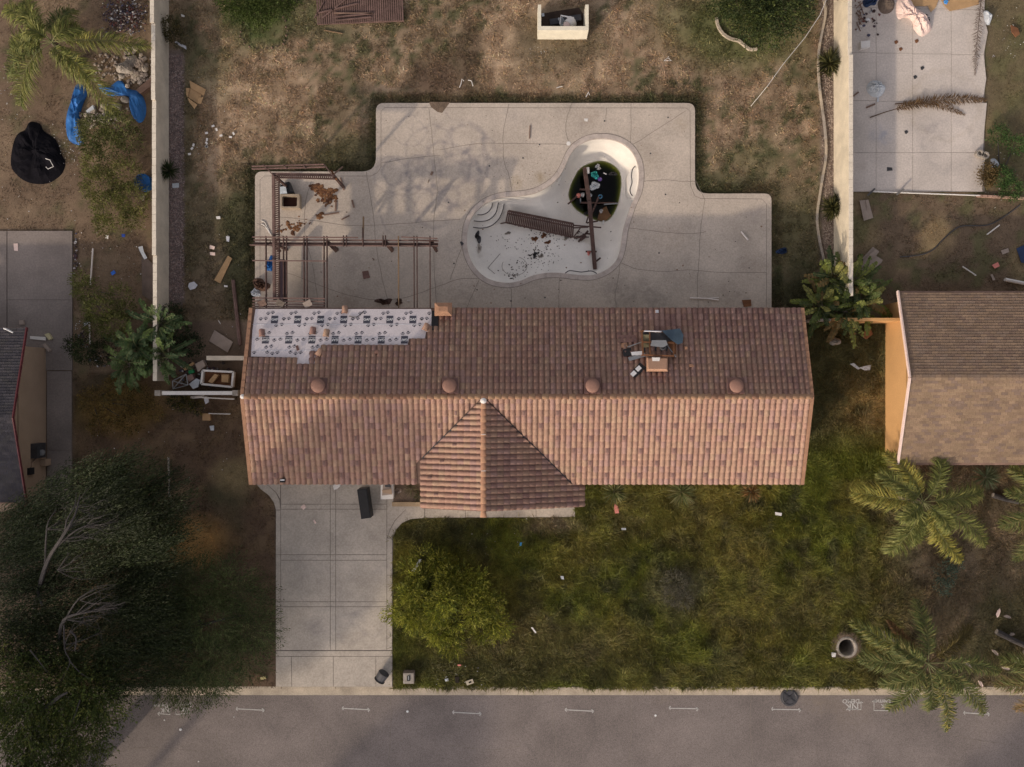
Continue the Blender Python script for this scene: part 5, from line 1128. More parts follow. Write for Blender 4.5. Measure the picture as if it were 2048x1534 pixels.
# gutter stain dirt
# ================================================================ cardboards, litter, pipes: a table of single pieces
LIT = [
 ('cardboard_sheet', [(456, 511), (464, 517), (440, 567), (428, 560)], m_card, 'long tan cardboard strip in the grass left of the deck', 'cardboard', 0),
 ('cardboard_sheet', [(429, 660), (466, 684), (455, 705), (418, 682)], m_card2, 'greyish cardboard rectangle above the junk corner', 'cardboard', 0),
 ('loose_lid', [(378, 566), (388, 563), (395, 570), (390, 577), (380, 580), (376, 573)], m_cloth, 'pale square lid in the grass below the left garden wall', 'lid', 0),  # a loose square lid
 ('paper', [(452, 472), (459, 473), (458, 484), (453, 482)], m_cloth, 'white paper in the grass upper left of the tan strip', 'paper', 0),
 ('paper', [(420, 490), (430, 493), (428, 499), (419, 497)], m_clothp, 'upper one of two pale papers in the dark grass', 'paper', 0),
 ('paper', [(420, 504), (430, 505), (430, 511), (420, 510)], m_clothp, 'lower one of two pale papers in the dark grass', 'paper', 0),
 ('paper', [(432, 433), (440, 432), (441, 438), (433, 438)], m_white, 'small white scrap alone in the upper left grass', 'paper', 0),
 ('paper', [(448, 570), (455, 571), (455, 574), (448, 574)], m_white, 'tiny white strip right of the tan cardboard strip', 'paper', 0),
 ('cardboard_sheet', [(1719, 401), (1737, 399), (1746, 436), (1727, 442)], m_card2, 'grey folded cardboard right of the cream wall', 'cardboard', 0),
 ('cardboard_sheet', [(1707, 535), (1745, 494), (1757, 502), (1752, 512), (1765, 520), (1762, 526), (1738, 545), (1722, 540)], m_card2, 'large torn grey cardboard by the big leafy plant', 'cardboard', 0),
 ('paper', [(2002, 501), (2017, 496), (2019, 504), (2005, 509)], m_card2, 'pale grey box flap in the right back yard', 'cardboard', 0),
 ('paper', [(1984, 530), (1996, 524), (2000, 532), (1990, 537)], m_pink, 'dull pink brick piece in the right back yard', 'brick', 0),
 ('paper', [(1981, 549), (1985, 548), (1991, 560), (1986, 561)], m_card2, 'narrow grey stick below the dull pink brick', 'stick', 0),
 ('tarp', [(2033, 497), (2070, 480), (2070, 530), (2043, 525)], m_navy, 'navy blue sheet at the right edge of the photo', 'sheet', 0),
 ('paper', [(1700, 728), (1708, 726), (1718, 735), (1730, 732), (1742, 730), (1740, 740), (1730, 741), (1722, 737), (1716, 739)], m_clothg, 'white crumpled cloth strip in the grass beside the orange wall', 'cloth', 0),
 ('bag', [(1230, 1008), (1236, 1013), (1238, 1026), (1230, 1027), (1228, 1014)], m_pink, 'pink and red wrapper on the front lawn', 'wrapper', 0),
 ('paper', [(823, 1142), (838, 1119), (843, 1118), (842, 1124), (829, 1143)], m_clothg, 'long white dotted packaging strip at the left of the lawn shrub', 'strip', 0),
 ('stick', [(1062, 1255), (1065, 1254), (1073, 1265), (1070, 1266)], m_white, 'short white stick in the middle of the front lawn', 'stick', 0),
 ('paper', [(1663, 1305), (1672, 1306), (1671, 1314), (1664, 1314)], m_white, 'white paper cup beside the open manhole', 'cup', 0),
 ('paper', [(1550, 1024), (1564, 1026), (1563, 1032), (1551, 1030)], m_white, 'white crumpled paper right of the centre of the lawn', 'paper', 0),
 ('can', [(1040, 1085), (1044, 1085), (1043, 1092), (1039, 1091)], M('bright_blue', (.05, .3, .6), .5), 'tiny blue can on the lawn under the front gable', 'can', 0),
 ('paper', [(1121, 1152), (1127, 1152), (1128, 1159), (1122, 1158)], m_clothg, 'small grey blue scrap in the middle of the front lawn', 'scrap', 0),
 ('paper', [(1243, 1056), (1252, 1056), (1252, 1060), (1243, 1060)], m_clothg, 'small pale strip below the pink wrapper', 'scrap', 0),
 ('paper', [(520, 1355), (531, 1352), (532, 1358), (522, 1360)], M('yellow_card', (.5, .42, .2), .8), 'yellow paper left of the driveway near the kerb', 'paper', 0),
 ('paper', [(889, 1358), (896, 1357), (897, 1362), (891, 1363)], m_clothg, 'pale scrap left of the open meter pit', 'scrap', 0),
 ('paper', [(915, 1329), (922, 1329), (922, 1332), (915, 1332)], m_pink, 'tiny orange scrap above the open meter pit', 'scrap', 0),
 ('paper', [(405, 827), (420, 827), (421, 841), (405, 841)], m_card, 'small tan box left of the tiled house', 'box', .2),
 ('paper', [(419, 852), (428, 851), (428, 861), (421, 861)], m_clothg, 'pale lilac scrap below the small tan box', 'scrap', 0),
 ('bucket', [(27, 487), (36, 487), (36, 502), (28, 501)], m_clothp, 'pale oval stone on the left patio', 'stone', .09),
 ('panel', [(60, 672), (92, 674), (92, 681), (60, 678)], m_white, 'long white board at the left patio near the dark roof', 'board', .12),
 ('box', [(89, 669), (97, 666), (104, 677), (98, 680)], M('pale_yellow', (.55, .5, .3)), 'small pale yellow box on the left patio', 'box', .2),
 ('box', [(85, 690), (90, 686), (101, 700), (97, 704)], m_card2, 'grey brown box beside the pale yellow box', 'box', .18),
 ('box', [(38, 641), (47, 640), (48, 649), (39, 649)], m_card2, 'small tan block on the left patio above the dark roof', 'block', .15),
 ('paper', [(276, 494), (285, 492), (288, 504), (295, 516), (289, 519), (281, 505)], m_clothg, 'white litter strip against the left garden wall', 'litter', 0),
 ('paper', [(221, 545), (228, 540), (232, 546), (224, 551)], M('vivid_blue', (.03, .15, .6), .5), 'small vivid blue scrap in the left yard', 'scrap', 0),
 ('paper', [(243, 468), (250, 468), (250, 474), (244, 474)], M('dark_blue_scrap', (.03, .08, .4), .5), 'dark blue and red scrap in the left yard', 'scrap', 0),
 ('paper', [(166, 646), (175, 640), (177, 648), (169, 651)], m_clothg, 'white bag beside the long left pipe', 'bag', .05),
 ('paper', [(212, 470), (217, 471), (216, 478), (212, 477)], m_white, 'white scrap above the yellow green left shrub', 'scrap', 0),
 ('paper', [(282, 388), (290, 392), (286, 402), (281, 398)], M('pale_cream', (.5, .45, .35)), 'cream scrap beside the blue barrel', 'scrap', 0),
 ('box', [(172, 222), (186, 210), (188, 218), (175, 226)], m_clothg, 'pale blue white box beside the blue pool liner', 'box', .2),
 ('slab', [(283, 505), (308, 530), (308, 605), (285, 590)], M('dark_slab', (.13, .10, .085), .9), 'dark slab leaning against the left garden wall', 'slab', .05),
 ('slab', [(272, 180), (302, 155), (302, 172), (281, 188)], m_board, 'brown board leaning on the wall above the blue liner', 'board', .3),
 ('paper', [(362, 88), (372, 92), (373, 99), (366, 95), (357, 90), (349, 84), (352, 82)], m_cloth, 'white rag at the foot of the left garden wall', 'rag', .04),
 ('paper', [(344, 367), (358, 366), (358, 375), (345, 376)], m_clothg, 'pale crumpled bag below the spiky plant at the left wall', 'bag', .04),
 ('paper', [(362, 28), (369, 31), (369, 34), (363, 33)], m_white, 'tiny white scrap at the top of the left wall strip', 'scrap', 0),
 ('box', [(1721, 83), (1740, 81), (1740, 94), (1722, 97)], m_white, 'white topped low stool on the right patio', 'stool', .3),
 ('paper', [(1774, 342), (1785, 341), (1784, 335), (1774, 334)], m_dmet, 'small dark square grate on the right patio', 'grate', .085),
]
for i, (x, y, lb) in enumerate([(1793, 84, 'leftmost tiny brown leaf scrap on the right patio'), (1802, 98, 'brown leaf scrap below the leftmost scrap of the right patio'), (1834, 82, 'brown leaf scrap right of centre on the right patio'), (1845, 136, 'dark elongated scrap above the dry palm frond'), (1831, 154, 'tiny dark scrap just above the dry palm frond'), (1813, 264, 'dark angular scrap below the dry palm frond')]):
    LIT.append(('leaf_scrap', [(x-4, y-2), (x+1, y-4), (x+4, y), (x, y+4), (x-3, y+3)], m_rust if i < 3 else m_dmet, lb, 'scrap', .1))
for nm, pts, mt_, lb, cat, z in LIT:
    zz = .10 if z == 0 else z
    if z >= .15: b = MB(); b.prism([XY(x, y, z) for x, y in pts], 0.02, z+.02); one(b, nm, mt_, lb, cat)
    else: flat(nm, pts, mt_, lb, cat, zz, .015, lift=(random.uniform(-.05, .05), random.uniform(-.05, .05)))
ob = thing('cardboard_box', 'opened tan cardboard box lying beside the left garden wall', 'cardboard', P(392, 190, 0))
for i, pts in enumerate([[(380, 176), (403, 187), (396, 208), (376, 194)], [(379, 161), (412, 179), (405, 189), (381, 176)], [(411, 181), (408, 191), (404, 190), (405, 184)], [(396, 197), (407, 193), (402, 208), (396, 207)], [(372, 176), (379, 176), (375, 194), (372, 190)], [(375, 195), (394, 209), (388, 217), (378, 204)]]):
    flat('flap' if i else 'panel', pts, m_card, None, None, .10+.03*i, .012, lift=(random.uniform(-.1, .1), random.uniform(-.1, .1)), par=ob)
for lb_, fl_ in (('big torn cardboard flap lying over the large grey cardboard', [[(1716, 532), (1748, 499), (1755, 505), (1724, 537)]]), ('thin upper flap of the grey folded cardboard by the cream wall', [[(1732, 401), (1737, 400), (1745, 434), (1737, 437)]])):
    for pts in fl_: flat('cardboard_flap', pts, m_clothp if 0 else m_card2, lb_, 'cardboard', .17, .012, lift=(.12, .1))
# white litter bits right of the left wall (countable, alike)
for (x, y) in [(426, 252), (433, 259), (413, 266), (414, 279), (442, 271), (413, 286), (413, 293), (461, 274), (467, 267), (387, 290), (384, 297), (379, 308), (413, 293)]:
    p = P(x, y, .08); o = one(MB().box(p, (.1, .15, .02), rz=random.uniform(0, 3)), 'paper_scrap', m_white, 'small white paper scrap in the cluster beside the left garden wall', 'paper scrap', 'white paper scraps in the upper left grass')
def pipe(a, b_, r_, mat, nm, lb, cat, z=.1, kinks=0): one(MB().tube([P(*a, z), P(*b_, z)], r_, 7), nm, mat, lb, cat)
pipe((186, 497), (181, 570), .04, m_pipe, 'pvc_pipe', 'upper long pale pipe standing out in the left yard', 'pipe'); pipe((179, 640), (180, 688), .04, m_pipe, 'pvc_pipe', 'lower pale pipe in the left yard beside the shrub', 'pipe')
pipe((337, 915), (339, 995), .05, m_stone, 'pvc_pipe', 'pale grey pipe edging in the dark strip left of the driveway', 'pipe')
pipe((1999, 450), (1974, 469), .035, m_white, 'pvc_pipe', 'upper thin white rod in the right back yard', 'rod'); pipe((1925, 533), (1952, 551), .035, m_white, 'pvc_pipe', 'lower thin white rod in the right back yard', 'rod')
pipe((2010, 559), (2060, 569), .1, m_white, 'pvc_pipe', 'thick white post lying behind the shingled house', 'post', .15)
pipe((1745, 383), (1960, 391), .035, m_white, 'edging_pipe', 'long white pipe along the lower edge of the right patio', 'pipe', .14)
pipe((404, 795), (469, 798), .035, m_white, 'white_rod', 'upper white rod below the side yard wall', 'rod', .6); pipe((417, 827), (461, 828), .025, m_white, 'white_rod', 'lower white rod beside the small tan box', 'rod', .3)
pipe((382, 795), (408, 793), .07, m_pipe, 'white_board', 'short white board end below the side yard wall', 'board', .5)
pipe((648, 60), (685, 67), .035, m_woodr, 'stick', 'tan stick below the slatted panel at the top', 'stick', .08)
pipe((466, 560), (480, 690), .1, m_woodp, 'plank', 'long dark plank lying in the grass left of the deck', 'plank', .06)
pipe((472, 306), (467, 290), .03, m_woodr, 'stick', 'thin tan stick in the upper left grass', 'stick', .08)
pipe((437, 641), (441, 648), .02, m_white, 'stick', 'tiny white stick above the greyish cardboard', 'stick', .08)
one(MB().tube([P(x, y, 2.5) for x, y in [(1655, -6), (1640, 30), (1610, 75), (1565, 130), (1535, 172)]]+[P(1502, 212, .4)], .012, 5), 'washing_line', m_white, 'thin white line strung slanting across the upper right of the yard', 'line')
b = MB(); hg = [(1328, 121), (1336, 116), (1343, 121), (1328, 121.5)]; b.tube([P(x, y, .08) for x, y in hg], .012, 5); b.tube([P(1336, 116, .08), P(1336, 113, .08), P(1338, 114, .08)], .01, 5); one(b, 'coat_hanger', m_white, 'white coat hanger lying in the dry grass', 'hanger')
for i, (pts, lb) in enumerate([([(919, 175), (922, 168), (924, 158), (928, 162)], 'left white twig pile above the deck'), ([(936, 160), (943, 162), (946, 172)], 'right thin white twig above the deck'), ([(1113, 176), (1118, 174), (1125, 173)], 'short bent white wire above the pool deck'), ([(1172, 194), (1177, 184), (1179, 190)], 'white forked twig at the deck edge')]):
    one(MB().tube([P(x, y, .08) for x, y in pts], .022, 5), 'twig', m_white, lb, 'twig')

# timber slatted panel at top of the back yard
tp = thing('slatted_panel', 'weathered purple brown slatted panel lying flat at the top of the yard', 'timber panel', P(720, 20, .1))
for k in range(40):
    x = 636+k*4.35; y1_ = 49-(x-636)*.05; MB().beam(P(x, y1_, .2), P(x-2, -12, .2), .075, .05).build('slat', m_woodp, tp)
for y in (-6, 22, 46): MB().beam(P(636, y+2, .13), P(808, y-5, .13), .08, .08).build('rail', m_woodp, tp)
for a, b_ in (((629, 36), (646, 6)), ((645, 36), (695, -4)), ((632, 27), (715, 7)), ((668, 26), (745, 27)), ((672, 34), (744, 27)), ((672, 41), (742, 34))): MB().beam(P(*a, .28), P(*b_, .28), .06, .05).build('loose_batten', m_woodp if a != (668, 26) else m_board, tp)
# things in the barbecue enclosure
dr_ = thing('drum', 'white grey drum lying inside the cream enclosure', 'drum', P(1138, 48, .1))
b = MB(); b.tube([P(1135, 51, .45), P(1144, 43, .35)], [.26, .3], 18); b.build('body', m_white, dr_, smooth=False); b = MB(); b.lathe(P(1133, 50, .68), [(.17, 0), (.15, .04), (.01, .06)], 16); b.build('lid', m_clothp, dr_)
b = MB(); b.tube([P(1120, 48, .5), P(1122, 31, .55), P(1148, 36, .55)], .04, 6); one(b, 'chair_frame', m_plw, 'white bent chair frame behind the drum', 'chair frame')
blob('bag', P(1123, 43, .25), .2, .2, .2, m_clothg, 'blue white bag beside the drum in the enclosure', 'bag', 51)
one(MB().beam(P(1100, 45, .2), P(1162, 35, .2), .3, .15), 'grate', m_dmet, 'grey metal grate on the enclosure floor', 'grate')
flat('paper', [(1083, 27), (1088, 26), (1089, 32), (1084, 33)], m_clothg, 'small pale scrap in the left corner of the enclosure', 'scrap', .1, .02)

# ================================================================ left yard: tarp, liner, rubble
def drape(nm, pts_px, z, h, mat, label, cat, seed=1, n=4, fold=1.2, ctr_=None):
    """cloth heap with a given outline"""
    o = catmull([XY(x, y) for x, y in pts_px], n); c = np.mean(o, 0) if ctr_ is None else np.array(XY(*ctr_)); N_ = len(o); V = []; F = []; rr = 9
    rnd = np.random.RandomState(seed)
    for r_ in range(rr+1):
        t = r_/rr
        for k in range(N_):
            x, y = c[0]+(o[k][0]-c[0])*t, c[1]+(o[k][1]-c[1])*t
            hh = h*(1-t**3)*(.35+.9*fbm(np.array([x*3+seed]), np.array([y*3]), .8*fold, 2, 3)[0]+.25*math.sin(k*.9+seed)*t)
            V.append((x, y, z+max(0, hh)*(1 if r_ < rr else 0)-.01*(r_ == rr)))
    for r_ in range(rr):
        for k in range(N_): F.append((r_*N_+k, (r_+1)*N_+k, (r_+1)*N_+(k+1) % N_, r_*N_+(k+1) % N_))
    b = MB(); b.v = V; b.f = F; return one(b, nm, mat, label, cat)
drape('black_tarp', [(60, 244), (80, 248), (88, 262), (112, 280), (124, 310), (131, 326), (122, 350), (95, 367), (60, 366), (36, 352), (22, 330), (26, 290), (36, 268), (50, 260)], .02, .34, m_tarp, 'black tarp heap in the left yard', 'tarp')
b = MB(); b.tube([P(x, y, .6) for x, y in [(91, 317), (100, 320), (107, 333), (96, 338), (92, 334)]], .02, 5); one(b, 'wire_frame', m_white, 'bent white wire frame on top of the black tarp', 'wire')
drape('pool_liner', [(155, 168), (168, 172), (174, 190), (166, 210), (160, 235), (162, 262), (168, 285), (155, 290), (138, 280), (132, 255), (134, 228), (143, 200), (148, 180)], .02, .35, m_blue, 'blue liner band of a collapsed pool in the left yard, its left arm', 'pool liner', 4)
drape('pool_liner', [(196, 168), (215, 176), (240, 160), (258, 178), (280, 184), (292, 210), (290, 236), (278, 246), (262, 226), (258, 195), (240, 190), (225, 192), (205, 185)], .02, .2, m_blue, 'torn blue liner of the collapsed pool near the rubble, its right arm', 'pool liner', 5, ctr_=(262, 195))
b = MB(); b.lathe(P(293, 368, 0), [(.42, 0), (.42, .5), (.4, .5), (.4, .3), (.01, .3)], 20); one(b, 'barrel', m_blue, 'blue barrel beside the left garden wall', 'barrel')
def rocks(lst, cols, label, nm='rubble', big=False):
    V = []; F = []; C = []
    for (p, r_) in lst:
        n0 = len(V); a = random.random()*6
        for zz, k_ in ((-.2, .8), (.45, 1.0), (.95, .6)):
            for k in range(6):
                t = a+k*math.pi/3; q = r_*k_*random.uniform(.75, 1.15); V.append((p.x+q*math.cos(t), p.y+q*math.sin(t), p.z+zz*r_*.9))
        for s in (0, 6):
            for k in range(6): F.append((n0+s+k, n0+s+(k+1) % 6, n0+s+6+(k+1) % 6, n0+s+6+k)); C.append(0)
        F.append(tuple(n0+12+k for k in range(6))); C.append(0); c = random.choice(cols)
        for i in range(len(C)-13, len(C)): C[i] = c
    b = MB(); b.v = V; b.f = F; b.c = C; return tag(b.build(nm, m_rock, None, cols=True), label, kind='stuff')
RC = [(.3, .26, .21), (.24, .2, .17), (.36, .31, .26), (.2, .17, .15)]
for (x, y, r_, lb) in [(263, 119, .22, 'largest pale stone at the top of the rubble pile'), (250, 138, .42, 'broad flat grey stone in the rubble pile'), (250, 199, .24, 'rounded stone inside the ring of blue liner'), (206, 238, .28, 'pale stone below the hanging palm frond'), (290, 138, .2, 'rounded stone of the rubble pile beside the wall'), (188, 238, .16, 'small grey stone left of the pale stone'), (224, 235, .18, 'small grey stone right of the pale stone'), (236, 212, .2, 'brown grey stone under the tip of the palm frond'), (243, 152, .18, 'small stone at the lower left of the rubble pile')]:
    blob('stone', P(x, y, .1), r_, r_*.8, r_*.9, m_stone, lb, 'stone', int(x+y), irr=.15, fold=.2)
rocks([(P(random.gauss(270, 16), random.gauss(135, 15), .05), random.uniform(.06, .16)) for _ in range(150)]+[(P(random.gauss(205, 22), random.gauss(232, 9), .05), random.uniform(.05, .14)) for _ in range(70)]+[(P(random.uniform(190, 240), random.uniform(105, 160), .02), random.uniform(.03, .09)) for _ in range(60)], RC, 'heap of broken stones and rubble beside the left garden wall')
cb = thing('concrete_block', 'hollow concrete block with open cells on the rubble pile', 'block', P(283, 125, .2))
for i in range(4):
    for s in (-1, 1):
        p = P(283+i*-3.2+s*2.5, 118+i*5+s*1.2, .35); MB().box(p, (.035, .14, .12), rz=.55).build('web', m_card2, cb)
TR = [(.32, .3, .3), (.12, .05, .04), (.06, .06, .1), (.22, .18, .15), (.55, .55, .55), (.05, .035, .04), (.06, .045, .04), (.09, .06, .05), (.12, .05, .05), (.07, .05, .05), (.05, .04, .04), (.1, .1, .12), (.04, .03, .03), (.06, .04, .05), (.05, .03, .03)]
def trash(boxes, n, label, nm='rubbish_heap', rng_=(.03, .09), h=.1, z=.02):
    pts = []
    for _ in range(n):
        x0_, y0_, x1_, y1_ = random.choice(boxes); pts.append((P(random.triangular(x0_, x1_), random.triangular(y0_, y1_), z+random.uniform(0, h)), random.uniform(*rng_)))
    return scatter(nm, pts, m_rock, None, TR, .03, label)
trash([(200, -10, 300, 75)], 900, 'heap of mixed household rubbish beside the top of the left wall', rng_=(.02, .085), h=.3)
MANY = [(.6, .6, .6), (.5, .48, .42), (.6, .58, .55), (.3, .28, .3)]
def specks(boxes, n, label, z=.05, rng_=(.012, .035)):
    pts = []
    for _ in range(n):
        x0_, y0_, x1_, y1_ = random.choice(boxes); pts.append((P(random.uniform(x0_, x1_), random.uniform(y0_, y1_), z), random.uniform(*rng_)))
    return scatter('litter', pts, m_rock, None, MANY, .015, label)
specks([(0, 220, 150, 460), (100, 250, 160, 330), (150, 440, 300, 560), (150, 640, 180, 700), (0, 100, 60, 240)], 230, 'small pale litter specks scattered over the left yard')
specks([(150, 850, 340, 940), (345, 800, 480, 960), (160, 690, 240, 735)], 60, 'small pale litter specks in the strip beside the dark roofed house')
specks([(370, 150, 500, 330), (370, 420, 500, 700), (1060, 90, 1100, 110), (930, 1060, 1050, 1110), (860, 1320, 980, 1370), (1000, 990, 1120, 1040)], 90, 'small pale litter specks in the grass', .08)
specks([(1700, 0, 1860, 100), (1960, 300, 2040, 420), (1975, 0, 2048, 120)], 120, 'small pale litter specks around the right patio', .1)
# left yard trash strip beside patio
trash([(146, 460, 156, 560), (150, 650, 180, 700), (150, 700, 240, 735)], 120, 'rubbish strewn along the edge of the left patio', 'rubbish_strip', (.03, .09), .05)
# junk corner
trash([(345, 720, 470, 775)], 130, 'rubbish filling the walled side yard corner', 'rubbish_corner', (.05, .12), .25)
sf = thing('sofa_frame', 'white box frame holding cardboard in the walled junk corner', 'frame', P(435, 759, .3))
fr = [P(x, y, .7) for x, y in [(407, 741), (468, 744), (465, 774), (404, 768)]]
for i in range(4): MB().beam(fr[i], fr[(i+1) % 4], .1, .25).build('side', m_white, sf)
b = MB(); b.prism([(p.x, p.y) for p in fr], .3, .4); b.build('base', m_rust, sf)
flat('cardboard_box', [(416, 763), (429, 748), (437, 750), (424, 767)], m_card, 'left tan cardboard piece inside the white box frame', 'cardboard', .7, .25); flat('cardboard_box', [(443, 749), (457, 749), (456, 765), (443, 764)], m_card, 'right tan cardboard box inside the white box frame', 'cardboard', .72, .25)
flat('box', [(390, 728), (405, 720), (411, 731), (396, 744)], m_card2, 'grey box above the white frame in the junk corner', 'box', .6, .3); flat('box', [(372, 752), (384, 748), (388, 758), (378, 764)], M('rosy_box', (.3, .2, .17)), 'rosy brown box left of the white frame', 'box', .5, .3)
flat('wrapper', [(378, 768), (392, 757), (400, 760), (396, 774), (386, 778)], m_clothg, 'silver and black printed bag in the junk corner', 'bag', .6, .1); flat('green_crate', [(376, 742), (385, 738), (388, 745), (378, 748)], m_green, 'small green crate in the junk corner', 'crate', .5, .2)
flat('box', [(366, 736), (386, 724), (388, 728), (369, 741)], m_card, 'long thin tan carton in the junk corner', 'carton', .55, .12)
fc = thing('folding_rack', 'grey folding metal rack in the junk corner', 'rack', P(360, 765, .3)); c4 = [(345, 762), (372, 748), (376, 770), (346, 778)]
for a, b_ in ((0, 1), (1, 2), (2, 3), (3, 0), (0, 2), (1, 3)): MB().tube([P(*c4[a], .8), P(*c4[b_], .8)], .025, 6).build('bar', m_metal, fc)
flat('cloth', [(409, 793), (416, 794), (417, 804), (411, 808), (408, 800)], m_cloth, 'white rag hanging below the side yard wall', 'rag', .6, .1)
# right patio rubbish
drape('blanket', [(1793, 0), (1812, -6), (1822, 14), (1840, 24), (1856, 42), (1862, 58), (1852, 70), (1840, 74), (1826, 60), (1822, 44), (1808, 36), (1796, 40), (1790, 26)], .09, .42, m_clothp, 'cream patterned blanket heap on the right patio', 'blanket', 7, fold=.5)
drape('plastic_bag', [(1735, 168), (1745, 162), (1758, 168), (1769, 178), (1762, 192), (1750, 196), (1737, 190), (1731, 178)], .09, .55, m_clothg, 'pale blue white plastic sack on the right patio', 'bag', 8, fold=.22)
flat('bag_tail', [(1755, 190), (1759, 190), (1757, 204), (1754, 203)], m_clothg, 'thin white strap trailing from the plastic sack', 'strap', .12, .03)
blob('round_basket', P(1772, 10, .08), .46, .46, .4, M('brown_wicker', (.13, .1, .08), .95, .3), 'round brown basket at the top of the right patio', 'basket', 61, irr=.05, fold=.1)
blob('sack', P(1740, 2, .08), .36, .32, .35, m_navy, 'navy blue bag at the top of the right patio', 'bag', 62)
flat('cardboard_sheet', [(1815, -8), (1880, -8), (1872, 14), (1862, 24), (1856, 12), (1815, 12)], m_card, 'tan cardboard at the top of the right patio', 'cardboard', .14, .02); flat('cardboard_sheet', [(1880, -5), (1960, -5), (1958, 8), (1930, 16), (1900, 22), (1888, 10)], m_card, 'ragged tan cardboard beside the blue bag at the top', 'cardboard', .14, .02)
blob('blue_bag', P(1890, 5, .1), .12, .12, .15, M('sky_blue_bag', (.06, .25, .6), .5), 'small sky blue bag at the top edge of the right patio', 'bag', 63)
b = MB()
for k in range(14): a = P(1712+random.uniform(-3, 8), 20+random.uniform(-18, 30), .12); b.beam(a, a+Vector((random.uniform(-.1, .25), random.uniform(-.6, .2), .1)), .04, .04)
one(b, 'stick_bundle', m_board, 'bundle of brown sticks against the cream wall at the right patio', 'sticks')
trash([(1706, 8, 1760, 75), (1830, 20, 1860, 60)], 70, 'mixed rubbish at the top left of the right patio', 'rubbish_patio', (.04, .11), .12, .08)
for (a, b_, lb) in (((1735, 391), (1750, 377), 'left dark rod at the lower edge of the right patio'), ((1793, 389), (1808, 378), 'right dark rod at the lower edge of the right patio')): one(MB().beam(P(*a, .15), P(*b_, .4), .09, .06), 'rod', m_dmet, lb, 'rod')
for (a, b_, lb) in (((1733, 215), (1750, 208), 'short brown stick left of the dry frond'), ((1707, 192), (1717, 184), 'thin brown stick below the plastic sack')): one(MB().beam(P(*a, .12), P(*b_, .12), .08, .05), 'stick', m_board, lb, 'stick')
for k, (x, y, lb) in enumerate([(1955, 309, 'upper left concrete block at the edge of the right patio'), (1966, 313, 'lower right concrete block at the edge of the right patio')]):
    t = thing('concrete_block', lb, 'block', P(x, y, .05)); b = MB(); b.lathe(P(x, y, .05), [(.2, 0), (.2, .25), (.12, .25), (.12, .1), (.01, .1)], 8); b.build('ring', m_stone, t)
# brick edging on the right, one brick each
eb = thing('brick_edging', 'row of reddish edging bricks right of the long white pipe', 'edging', P(2004, 392))
for k in range(9): x = 1958+k*10.6; MB().box(P(x, 392+k*.6, .1), (.24, .12, .12), rz=-.05+random.uniform(-.05, .05)).build('brick', m_brick, eb)
b = MB(); pts = catmull([(1640, -30), (1651, 20), (1645, 60), (1638, 100), (1637, 150), (1642, 200), (1650, 260), (1652, 310), (1646, 350), (1638, 400), (1634, 440), (1640, 485), (1648, 520)], 3, False)
ge = thing('garden_edging', 'curving row of white edging stones beside the cream wall', 'edging', P(1645, 250))
for (x, y), (x2, y2) in zip(pts[:-1], pts[1:]): MB().beam(P(x, y, .08), P(x2, y2, .08), .09, .14).build('edging_stone', m_stone if random.random() < .4 else m_white if False else M_es if 'M_es' in globals() else m_curb, ge)
ge2 = thing('garden_edging', 'curving pale stone edging below the dark green bush at the top', 'edging', P(1470, 70))
pts = catmull([(1433, 36), (1436, 52), (1446, 68), (1462, 78), (1478, 82), (1490, 92), (1500, 99), (1514, 98)], 2, False)
for (x, y), (x2, y2) in zip(pts[:-1], pts[1:]): MB().beam(P(x, y, .08), P(x2, y2, .08), .13, .14).build('edging_stone', m_curb, ge2)
ge3 = thing('stone_ring', 'ring of small pale stones around the bush at the upper left', 'stone ring', P(520, 70))
for k in range(26):
    t = 2*math.pi*k/26; x = 528+48*math.cos(t); y = 62+38*math.sin(t); me_ = MB(); me_.lathe(P(x+random.uniform(-3, 3), y+random.uniform(-3, 3), .03), [(random.uniform(.03, .07), 0), (.04, .05), (.02, .06)], 5); me_.build('stone', m_board if k % 2 else m_dirt, ge3)
# pebbles in the strips beside the walls
rocks([(P(random.uniform(340, 366)+3*math.sin(i), random.uniform(110, 600), 0), random.uniform(.02, .045)) for i in range(5200)], [(.2, .155, .14), (.3, .24, .22), (.13, .1, .1), (.24, .17, .15)], 'gravel strip along the left garden wall', 'gravel')
rocks([(P(random.uniform(1650 if i % 2 else 1645, 1668), random.uniform(-40, 520), 0), random.uniform(.02, .045)) for i in range(4200)], [(.24, .19, .15), (.34, .28, .23), (.15, .11, .09), (.2, .15, .12)], 'gravel strip along the cream garden wall', 'gravel')
